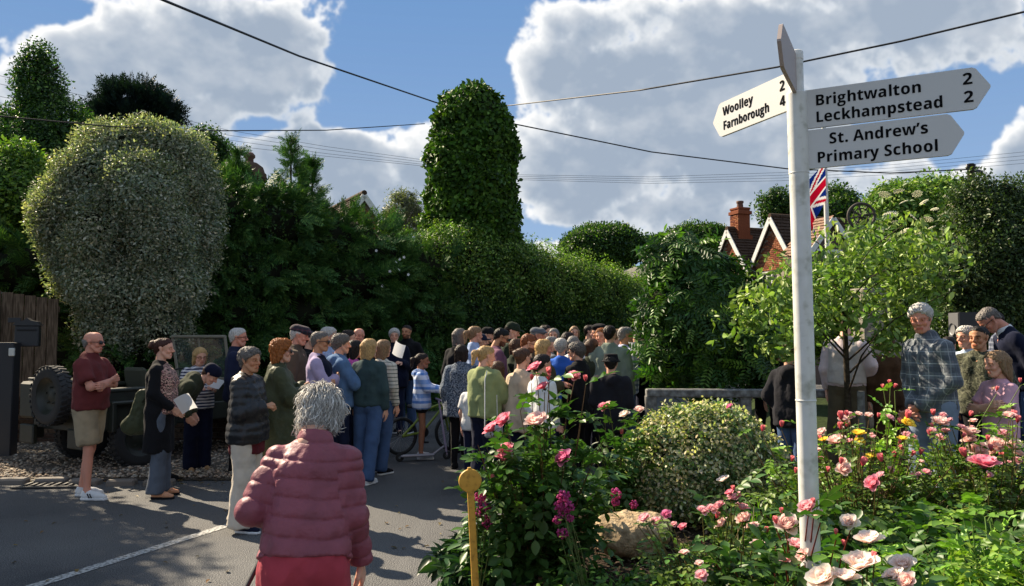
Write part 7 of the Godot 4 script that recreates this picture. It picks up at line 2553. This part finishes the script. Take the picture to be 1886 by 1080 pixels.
	var low := thing("low_plant", "low dark leafy plant spilling over the road edge behind the yellow post", "plant", Vector3(-0.12, 0.05, -4.75))
	var pts := []
	for k in 130:
		var x := rr(-0.3, 0.32)
		var z := rr(-0.42, 0.3)
		pts.append([Vector3(x, 0.05 + 0.2 * rng.randf() * (1.0 - absf(x) * 1.6) + 0.1, z), Vector3(x, 1, z + 0.4)])
	strew(low, "foliage", lp, M["leaf_glossy"], pts, 0.55, 1.05, 0.8)
	var low2 := thing("low_plant", "low mixed greenery covering the ground in front of the boulder", "plant", Vector3(0.62, 0.27, -4.1))
	pts = []
	for k in 150:
		var x := rr(-0.45, 0.6)
		var z := rr(-0.2, 0.5)
		pts.append([Vector3(x, 0.03 + 0.15 * rng.randf(), z), Vector3(x * 0.5, 1, z)])
	strew(low2, "foliage", [clump(14, 0.06, 0.026, Vector3(0.08, 0.06, 0.08), dk + lt, 322, true, 0.3)], M["leaf"], pts, 0.6, 1.1, 0.8)

# ---------- vehicle, cycles, things in hand ----------
func wheel(parent: Node, xf: Transform3D, r: float, w: float) -> void:
	# axle along x
	var turn := Transform3D(Basis.from_euler(Vector3(0, 0, PI / 2)), Vector3.ZERO)
	var tb := MB.new()
	tb.lathe([Vector2(r * 0.62, -w * 0.42), Vector2(r * 0.82, -w * 0.5), Vector2(r * 0.95, -w * 0.42), Vector2(r * 0.985, -w * 0.25), Vector2(r * 0.985, w * 0.25), Vector2(r * 0.95, w * 0.42), Vector2(r * 0.82, w * 0.5), Vector2(r * 0.62, w * 0.42)], 40, turn)
	for k in 32:
		var a := TAU * k / 32
		for s in [-1.0, 1.0]:
			var o := Vector3(s * w * 0.26, cos(a + s * 0.05) * r * 0.985, sin(a + s * 0.05) * r * 0.985)
			tb.box(o, Vector3(w * 0.46, r * 0.05, r * 0.1), Basis.from_euler(Vector3(a + PI * 0.5 - PI * 0.5, 0, 0)) * Basis.from_euler(Vector3(0, s * 0.3, 0)), 0.004)
	var t := put("tyre", tb.done(), mat("rubber", lc(0.018, 0.018, 0.018), 0.75), parent, xf)
	var rb := MB.new()
	rb.lathe([Vector2(0.0, w * 0.1), Vector2(r * 0.16, w * 0.1), Vector2(r * 0.2, w * 0.02), Vector2(r * 0.42, -w * 0.02), Vector2(r * 0.5, w * 0.16), Vector2(r * 0.6, w * 0.3), Vector2(r * 0.64, w * 0.42)], 32, Transform3D(Basis.from_euler(Vector3(0, 0, -PI / 2)), Vector3.ZERO))
	rb.lathe([Vector2(0.0, w * 0.05), Vector2(r * 0.4, w * 0.05), Vector2(r * 0.64, w * 0.42)], 32, Transform3D(Basis.from_euler(Vector3(0, 0, PI / 2)), Vector3.ZERO))
	for k in 5:
		var a := TAU * k / 5
		rb.ball(Vector3(w * 0.1, cos(a) * r * 0.28, sin(a) * r * 0.28), Vector3(0.014, 0.014, 0.014), 6, 4)
	put("rim", rb.done(), M["army"], t)

func build_jeep() -> void:
	var army := mat("army", lc(0.024, 0.027, 0.017), 0.5, 0.5)
	army.albedo_texture = noise_tex("army_t", 256, 0.02, [[0.0, Color(0.7, 0.7, 0.68)], [1.0, Color(1, 1, 1)]], 4)
	tri_mat(army, 1.2, false)
	var j := thing("military_jeep", "old open military jeep with a spare wheel, parked on the gravel", "jeep", Vector3(-4.8, 0.03, -11.0), -deg_to_rad(31.0))
	var tub := MB.new()
	tub.box(Vector3(0, 0.52, 0.45), Vector3(1.3, 0.06, 2.2))
	for s in [-1.0, 1.0]:
		tub.box(Vector3(s * 0.66, 0.75, 0.95), Vector3(0.05, 0.5, 1.3), Basis.IDENTITY, 0.01)
		tub.box(Vector3(s * 0.66, 0.62, -0.02), Vector3(0.05, 0.24, 0.66), Basis.IDENTITY, 0.01)
		tub.box(Vector3(s * 0.66, 0.78, -0.42), Vector3(0.05, 0.46, 0.2), Basis.IDENTITY, 0.01)
		tub.box(Vector3(s * 0.60, 0.985, 0.95), Vector3(0.2, 0.05, 1.28), Basis.IDENTITY, 0.015)
		tub.box(Vector3(s * 0.72, 0.83, 1.0), Vector3(0.1, 0.05, 0.9), Basis.IDENTITY, 0.015)
		tub.box(Vector3(s * 0.71, 0.66, 1.42), Vector3(0.12, 0.36, 0.05), Basis.IDENTITY, 0.01)
		tub.box(Vector3(s * 0.71, 0.66, 0.58), Vector3(0.12, 0.36, 0.05), Basis.IDENTITY, 0.01)
	tub.box(Vector3(0, 0.73, 1.6), Vector3(1.37, 0.5, 0.05), Basis.IDENTITY, 0.01)
	put("body", tub.done(), army, j)
	var hood := MB.new()
	hood.box(Vector3(0, 0.92, -1.02), Vector3(0.86, 0.14, 1.0), Basis.IDENTITY, 0.05)
	hood.box(Vector3(0, 0.7, -1.02), Vector3(0.78, 0.4, 0.98))
	hood.box(Vector3(0, 0.72, -1.53), Vector3(1.1, 0.5, 0.05), Basis.IDENTITY, 0.02)
	put("bonnet", hood.done(), army, j)
	for s in [-1.0, 1.0]:
		var fb := MB.new()
		fb.box(Vector3(s * 0.62, 0.84, -1.1), Vector3(0.32, 0.04, 0.8), Basis.IDENTITY, 0.015)
		fb.box(Vector3(s * 0.62, 0.7, -0.63), Vector3(0.32, 0.32, 0.04), Basis.from_euler(Vector3(0.4, 0, 0)), 0.01)
		put("mudguard", fb.done(), army, j)
	var ws := Node3D.new()
	ws.name = "windscreen"
	j.add_child(ws)
	var wf := MB.new()
	wf.tube([Vector3(-0.6, 0.98, -0.42), Vector3(-0.6, 1.64, -0.3)], [0.022], 8)
	wf.tube([Vector3(0.6, 0.98, -0.42), Vector3(0.6, 1.64, -0.3)], [0.022], 8)
	wf.tube([Vector3(-0.61, 1.65, -0.3), Vector3(0.61, 1.65, -0.3)], [0.025], 8)
	wf.tube([Vector3(0, 1.06, -0.41), Vector3(0, 1.63, -0.305)], [0.014], 6)
	wf.box(Vector3(0, 1.02, -0.415), Vector3(1.2, 0.08, 0.03), Basis.from_euler(Vector3(0.17, 0, 0)), 0.008)
	put("frame", wf.done(), mat("army_light", lc(0.22, 0.2, 0.15), 0.4), ws)
	var gm := StandardMaterial3D.new()
	gm.transparency = BaseMaterial3D.TRANSPARENCY_ALPHA
	gm.albedo_color = Color(0.8, 0.85, 0.85, 0.08)
	gm.roughness = 0.05
	for s in [-1.0, 1.0]:
		var gb := MB.new()
		gb.quad(Vector3(s * 0.3 - 0.28, 1.07, -0.405), Vector3(s * 0.3 + 0.28, 1.07, -0.405), Vector3(s * 0.3 + 0.28, 1.62, -0.305), Vector3(s * 0.3 - 0.28, 1.62, -0.305))
		put("pane", gb.done(), gm, ws)
	for s in [-1.0, 1.0]:
		var sb := MB.new()
		sb.box(Vector3(s * 0.33, 0.78, 0.2), Vector3(0.46, 0.12, 0.44), Basis.IDENTITY, 0.03)
		sb.box(Vector3(s * 0.33, 1.02, 0.44), Vector3(0.46, 0.4, 0.09), Basis.from_euler(Vector3(0.15, 0, 0)), 0.035)
		put("seat", sb.done(), mat("canvas", lc(0.055, 0.055, 0.035), 0.95), j)
	var bs := MB.new()
	bs.box(Vector3(0, 0.76, 1.1), Vector3(0.85, 0.1, 0.35), Basis.IDENTITY, 0.03)
	bs.box(Vector3(0, 0.96, 1.3), Vector3(0.85, 0.3, 0.08), Basis.IDENTITY, 0.03)
	put("rear_seat", bs.done(), M["canvas"], j)
	var stw := MB.new()
	var ring := []
	for k in 25:
		ring.append(Vector3(-0.33, 1.08, -0.12) + Basis.from_euler(Vector3(-0.9, 0, 0)) * Vector3(cos(TAU * k / 24) * 0.2, 0, sin(TAU * k / 24) * 0.2).rotated(Vector3.RIGHT, 1.4))
	stw.tube(ring, [0.012], 6, false)
	stw.tube([Vector3(-0.33, 1.08, -0.12), Vector3(-0.33, 0.8, -0.5)], [0.018], 6)
	put("steering_wheel", stw.done(), M["black_plastic"], j)
	for q in [[-0.6, -1.05, -1.0], [0.6, -1.05, 1.0], [-0.6, 1.0, -1.0], [0.62, 1.0, 1.0]]:
		var w := Node3D.new()
		w.name = "wheel"
		j.add_child(w, true)
		w.position = Vector3(q[0], 0.36, q[1])
		w.scale = Vector3(q[2], 1, 1)
		wheel(w, Transform3D.IDENTITY, 0.37, 0.17)
	var sp := Node3D.new()
	sp.name = "spare_wheel"
	j.add_child(sp)
	sp.position = Vector3(-0.02, 0.92, 1.76)
	wheel(sp, Transform3D(Basis.from_euler(Vector3(0, -PI / 2, 0)), Vector3.ZERO), 0.37, 0.17)
	for s in [-1.0, 1.0]:
		var bp := MB.new()
		bp.box(Vector3(s * 0.55, 0.42, 1.75), Vector3(0.32, 0.24, 0.07), Basis.IDENTITY, 0.015)
		bp.box(Vector3(s * 0.55, 0.42, 1.66), Vector3(0.08, 0.12, 0.16))
		put("bumper", bp.done(), army, j)
		var tl := MB.new()
		tl.lathe([Vector2(0, 0), Vector2(0.045, 0), Vector2(0.05, 0.03), Vector2(0.04, 0.06), Vector2(0, 0.065)], 14, Transform3D(Basis.from_euler(Vector3(PI / 2, 0, 0)), Vector3(s * 0.6, 0.8, 1.63)))
		put("tail_light", tl.done(), mat("lamp_red", lc(0.12, 0.012, 0.012), 0.25), j)
		var hn := MB.new()
		hn.tube([Vector3(s * 0.62, 0.9, 1.62), Vector3(s * 0.62, 0.93, 1.7), Vector3(s * 0.62, 0.99, 1.7), Vector3(s * 0.62, 1.02, 1.62)], [0.014], 6)
		put("grab_handle", hn.done(), M["army_light"], j)
	var jc := MB.new()
	jc.box(Vector3(-0.52, 0.85, 1.73), Vector3(0.34, 0.46, 0.16), Basis.IDENTITY, 0.03)
	jc.box(Vector3(-0.52, 1.11, 1.73), Vector3(0.2, 0.04, 0.04), Basis.IDENTITY, 0.01)
	put("fuel_can", jc.done(), army, j)

func cycle_wheel(parent: Node, at: Vector3, r: float) -> void:
	var t := MB.new()
	var ring := []
	for k in 33:
		ring.append(Vector3(0, cos(TAU * k / 32) * r, sin(TAU * k / 32) * r))
	t.tube(ring, [0.026], 8, false)
	var tn := put("wheel", t.done(), M["rubber"], parent, Transform3D(Basis.IDENTITY, at))
	var s := MB.new()
	for k in 18:
		var a := TAU * k / 18
		s.tube([Vector3(0.02 * (1 if k % 2 == 0 else -1), 0, 0), Vector3(0, cos(a) * (r - 0.02), sin(a) * (r - 0.02))], [0.0018], 3, false)
	s.tube([Vector3(-0.04, 0, 0), Vector3(0.04, 0, 0)], [0.02], 8)
	put("spokes", s.done(), M["steel"], tn)

func build_things() -> void:
	build_jeep()
	# child's bicycle and scooter
	var gp := mat("lime_paint", lc(0.22, 0.3, 0.04), 0.4)
	var bk := thing("bicycle", "small lime green bicycle held upright behind the girl with the scooter", "bicycle", Vector3(-1.25, 0.0, -11.15), -deg_to_rad(52.0))
	cycle_wheel(bk, Vector3(0, 0.27, 0.42), 0.245)
	cycle_wheel(bk, Vector3(0, 0.27, -0.42), 0.245)
	var fb := MB.new()
	for q in [[Vector3(0, 0.62, 0.16), Vector3(0, 0.3, 0.06)], [Vector3(0, 0.3, 0.06), Vector3(0, 0.66, -0.3)], [Vector3(0, 0.58, 0.14), Vector3(0, 0.7, -0.29)], [Vector3(0, 0.3, 0.06), Vector3(0.05, 0.27, 0.42)], [Vector3(0, 0.5, 0.12), Vector3(0.05, 0.27, 0.42)], [Vector3(0.05, 0.27, -0.42), Vector3(0.03, 0.66, -0.31)], [Vector3(-0.05, 0.27, -0.42), Vector3(-0.03, 0.66, -0.31)]]:
		fb.tube([q[0], q[1]], [0.018], 8)
	put("frame", fb.done(), gp, bk)
	var sb := MB.new()
	sb.box(Vector3(0, 0.68, 0.18), Vector3(0.13, 0.05, 0.24), Basis.IDENTITY, 0.02)
	put("saddle", sb.done(), M["black_plastic"], bk)
	var hb := MB.new()
	hb.tube([Vector3(0, 0.68, -0.3), Vector3(0, 0.86, -0.27)], [0.014], 8)
	hb.tube([Vector3(-0.28, 0.93, -0.2), Vector3(-0.14, 0.92, -0.27), Vector3(0, 0.86, -0.28), Vector3(0.14, 0.92, -0.27), Vector3(0.28, 0.93, -0.2)], [0.012], 8)
	put("handlebar", hb.done(), M["dark_metal"], bk)
	var cr := MB.new()
	cr.lathe([Vector2(0, -0.006), Vector2(0.07, -0.006), Vector2(0.07, 0.006), Vector2(0, 0.006)], 20, Transform3D(Basis.from_euler(Vector3(0, 0, PI / 2)), Vector3(0.05, 0.3, 0.06)))
	cr.box(Vector3(0.07, 0.24, 0.08), Vector3(0.014, 0.14, 0.02))
	cr.box(Vector3(0.12, 0.17, 0.09), Vector3(0.09, 0.02, 0.07))
	put("pedal_crank", cr.done(), M["dark_metal"], bk)
	var sc := thing("scooter", "slim pale push scooter beside the girl in the striped hoodie", "scooter", Vector3(-1.17, 0.0, -10.45), -deg_to_rad(72.0))
	var db := MB.new()
	db.box(Vector3(0, 0.075, 0.12), Vector3(0.11, 0.025, 0.46), Basis.IDENTITY, 0.01)
	db.tube([Vector3(0, 0.08, -0.1), Vector3(0, 0.18, -0.25)], [0.016], 8)
	put("deck", db.done(), mat("alloy", lc(0.32, 0.30, 0.33), 0.4), sc)
	var stb := MB.new()
	stb.tube([Vector3(0, 0.07, -0.29), Vector3(0, 0.82, -0.17)], [0.015, 0.013], 8)
	stb.tube([Vector3(-0.18, 0.82, -0.17), Vector3(0.18, 0.82, -0.17)], [0.013], 8)
	put("stem", stb.done(), mat("lilac_paint", lc(0.42, 0.34, 0.46), 0.4), sc)
	for z in [0.36, -0.29]:
		var wb := MB.new()
		wb.lathe([Vector2(0.02, -0.012), Vector2(0.05, -0.014), Vector2(0.056, -0.006), Vector2(0.056, 0.006), Vector2(0.05, 0.014), Vector2(0.02, 0.012)], 20, Transform3D(Basis.from_euler(Vector3(0, 0, PI / 2)), Vector3(0, 0.056, z)))
		put("wheel", wb.done(), M["rubber"], sc)
	# sheets of paper
	var pm := mat("paper", lc(0.75, 0.75, 0.74), 0.8)
	pm.backlight_enabled = true
	pm.backlight = lc(0.6, 0.6, 0.6)
	for q in [["white folded sheet in the hand of the woman in the cardigan", 341, 742, 8.0, Vector3(0.5, 0.5, 0.5), 0.16, 0.21], ["white sheet held by the woman in the striped top", 396, 706, 9.35, Vector3(-0.7, 0.3, -0.5), 0.19, 0.15], ["white sheet raised by the smiling white-haired woman", 733, 645, 9.75, Vector3(-0.4, 0.7, -0.5), 0.15, 0.2], ["pale sheet held by the man in the checked blue shirt", 1168, 643, 9.95, Vector3(-0.6, 0.6, 0.0), 0.15, 0.2]]:
		var b := MB.new()
		for k in 6:
			var a0 := k / 6.0 - 0.5
			var a1 := (k + 1) / 6.0 - 0.5
			b.quad(Vector3(a0 * q[5], -q[6] / 2, a0 * a0 * 0.1), Vector3(a1 * q[5], -q[6] / 2, a1 * a1 * 0.1), Vector3(a1 * q[5], q[6] / 2, a1 * a1 * 0.1), Vector3(a0 * q[5], q[6] / 2, a0 * a0 * 0.1))
		smooth(b)
		tag(put("paper_sheet", b.done(), pm, null, Transform3D(Basis.from_euler(q[4]), px(q[1], q[2], q[3]))), q[0], "paper", "papers held in the crowd")
	# bags
	var f := Field.new(0.014, 70.0)
	f.bone(Vector3(0, 0.1, 0), Vector3(0.03, 0.36, 0), 0.12, 0.08, 0, Vector3(0, 0, 1), 1.5)
	f.bone(Vector3(-0.08, 0.06, 0), Vector3(0.1, 0.06, 0), 0.1, 0.1, 0, Vector3(0, 0, 1), 1.5)
	var bm := f.mesh()
	fold_noise(bm, 0.01, 4.0, 3.0)
	var bag := thing("backpack", "slouchy dark olive bag hanging at the cardigan woman's back", "bag", px(258, 793, 8.2))
	bag.rotation.y = 0.3
	put("sack", bm.done(), M["wax_olive"], bag)
	var stp := MB.new()
	stp.tube([Vector3(0.02, 0.3, 0.06), Vector3(0.1, 0.45, 0.06), Vector3(0.19, 0.62, 0.02)], [0.012], 6)
	put("strap", stp.done(), M["cloth_olive"], bag)
	var hbag := thing("handbag", "small clear grey handbag on a long white strap over the green sweater", "bag", px(909, 806, 7.95))
	var hb2 := MB.new()
	hb2.box(Vector3(0, 0.06, 0), Vector3(0.19, 0.13, 0.06), Basis.IDENTITY, 0.02)
	put("pouch", hb2.done(), mat("clear_grey", lc(0.3, 0.31, 0.33), 0.25), hbag)
	var st2 := MB.new()
	st2.tube([Vector3(-0.09, 0.11, 0.0), px(893, 780, 7.92) - hbag.position, px(893, 700, 7.95) - hbag.position, px(897, 684, 8.02) - hbag.position], [0.005], 6)
	st2.tube([Vector3(0.09, 0.11, 0.0), px(916, 770, 7.95) - hbag.position, px(915, 728, 7.95) - hbag.position], [0.004], 6)
	put("strap", st2.done(), M["cloth_white"], hbag)

func build_lady() -> void:
	var o := {"h": 1.53, "w": true, "fat": 0.0, "cell": 0.011, "lean": 21.0, "nod": 18.0, "turn": 14.0, "skin": "skin_fair",
		"arms": [[Vector3(-0.238, 1.17, -0.03), Vector3(-0.17, 1.08, -0.26), true], [Vector3(0.195, 1.12, -0.10), Vector3(0.222, 0.90, -0.17), true]],
		"tops": [{"m": "puffer_rose", "loose": 0.016, "hem": 0.965, "sleeve": 1.0, "name": "padded_jacket", "collar": true, "rib": 0.077, "amp": 0.0105, "groove": true, "cell": 0.0075, "flare": 0.012}],
		"legs": {"m": "cloth_red_trouser", "loose": 0.02, "hem": 0.07}, "shoe": "cloth_black", "feet": [Vector3(-0.11, 0, 0.06), Vector3(0.11, 0, -0.08)]}
	var parts := figure(o)
	var at := px(566, 618, 2.96)
	at.y = 0.0
	var t := thing("person", "grey-haired woman in a quilted rose padded jacket and red trousers seen from behind", "person", at, deg_to_rad(3.0))
	# her hair: a cap of thick tousled locks
	var s: float = o.h / 1.75
	dress(t, parts, s)
	var lean := Basis.from_euler(Vector3(-deg_to_rad(21.0), 0, 0))
	var hb := lean * Basis.from_euler(Vector3(deg_to_rad(-18.0), deg_to_rad(-14.0), 0))
	var pel := Vector3(0, 0.95, 0)
	var hs := pow(s, 0.45) if s < 0.93 else pow(s, 0.8)
	var hxf := Transform3D(hb * hs, (pel + lean * (Vector3(0, 1.52, -0.012) - pel)) * s)
	var base := Field.new(0.006, 170.0)
	base.bone(Vector3(0, 0.149, 0.030), Vector3(0, 0.155, -0.020), 0.082, 0.075)
	base.bone(Vector3(0, 0.12, 0.045), Vector3(0, 0.05, 0.05), 0.073, 0.058)
	base.bone(Vector3(-0.068, 0.14, 0), Vector3(-0.066, 0.05, 0.0), 0.03, 0.024)
	base.bone(Vector3(0.068, 0.14, 0), Vector3(0.066, 0.06, 0.0), 0.03, 0.024)
	base.ball(Vector3(0, 0.075, -0.085), 0.066, Vector3.ZERO, 1.0, -3.0)
	base.cuts.append([Vector3(0, -0.7, -0.71), 0.0])
	var hm := base.mesh()
	var cols := [hx("#cfccc6"), hx("#aeaaa4"), hx("#e6e3dd"), hx("#c2beb6"), hx("#908c86")]
	for q in hm.c.size():
		hm.c[q] = hx("#a9a59f")
	var r := RandomNumberGenerator.new()
	r.seed = 21
	var lk := MB.new()
	for k in 3200:
		# a lock combed from the crown down the head
		var q := r.randi() % hm.v.size()
		var p := hm.v[q]
		var nn := hm.n[q]
		if p.y < 0.03:
			continue
		var crown := Vector3(0, 0.235, 0.03)
		var d := (p - crown)
		d = (d - nn * d.dot(nn)).normalized()
		d = (d + Vector3(r.randf_range(-0.5, 0.5), r.randf_range(-0.3, 0.1), r.randf_range(-0.4, 0.4)) * 0.8).normalized()
		var sd := d.cross(nn).normalized()
		var ln := r.randf_range(0.03, 0.07)
		var w := r.randf_range(0.0006, 0.0018)
		lk.col = cols[r.randi() % cols.size()] * 1.1
		var curl := r.randf_range(-0.5, 0.5)
		var lift := r.randf_range(0.001, 0.008) if r.randf() < 0.85 else r.randf_range(0.008, 0.022)
		var pts := []
		for j in 5:
			var tt := j / 4.0
			pts.append(p + nn * (0.002 + lift * sin(PI * tt * 0.8) - 0.012 * tt * tt) + d * ln * tt + sd * curl * ln * tt * tt)
		lk.tube(pts, [w, w * 1.3, w * 1.2, w, w * 0.3], 4, false)
	var hair_m := mat("hair_lady", Color.WHITE, 0.5, 0.4, true)
	hair_m.backlight_enabled = true
	hair_m.backlight = lc(0.4, 0.4, 0.38)
	var hn := put("hair", hm.done(), hair_m, t, hxf)
	var ln2 := put("locks", lk.done(), hair_m, hn)
	ln2.set_meta("kind", "stuff")
	put("glasses", pmesh["specs"], M["black_plastic"], t, hxf)
	# the folded poles she holds
	var pl := thing("walking_poles", "pair of thin black walking poles held by the woman in the rose jacket", "walking poles", at)
	for q in [[px(522, 948, 3.16), px(447, 1095, 2.95)], [px(528, 950, 3.2), px(468, 1105, 3.0)]]:
		var b := MB.new()
		b.tube([q[0] + (q[0] - q[1]) * 0.3 - at, q[0] - at, q[1] - at, q[1] + (q[1] - q[0]) * 1.35 - at], [0.013, 0.011, 0.009, 0.007], 8)
		put("pole", b.done(), M["black_plastic"], pl)
func _ready() -> void:
	rng.seed = 7
	noise.seed = 4
	noise.frequency = 0.5
	noise.fractal_octaves = 3
	var cam := Camera3D.new()
	cam.name = "camera"
	cam.position = Vector3(0, 1.7, 0)
	cam.rotation.x = PITCH
	cam.fov = rad_to_deg(2.0 * atan(540.0 / F))
	cam.near = 0.05
	cam.far = 1200.0
	add_child(cam)
	var we := WorldEnvironment.new()
	we.name = "world"
	var env := Environment.new()
	env.background_mode = Environment.BG_SKY
	env.sky = Sky.new()
	env.sky.sky_material = make_sky()
	env.background_energy_multiplier = 1.12 / EXPO
	env.tonemap_mode = Environment.TONE_MAPPER_LINEAR
	env.tonemap_exposure = EXPO
	env.sdfgi_enabled = true
	env.ssao_enabled = true
	env.ssil_enabled = true
	we.environment = env
	add_child(we)
	var sun := DirectionalLight3D.new()
	sun.name = "sun"
	sun.light_energy = 1.6
	sun.light_color = Color(1.0, 0.93, 0.82)
	sun.light_angular_distance = 0.5
	sun.shadow_enabled = true
	sun.sky_mode = DirectionalLight3D.SKY_MODE_LIGHT_ONLY
	var az := deg_to_rad(50.0)
	var el := deg_to_rad(38.0)
	var to_sun := Vector3(-sin(az) * cos(el), sin(el), -cos(az) * cos(el))
	sun.look_at_from_position(to_sun * 50.0, Vector3.ZERO, Vector3.UP)
	add_child(sun)
	materials()
	build_ground()
	build_plants()
	build_houses()
	build_wires()
	build_street()
	cloths()
	build_people()
	build_bed()
	build_things()
	build_lady()
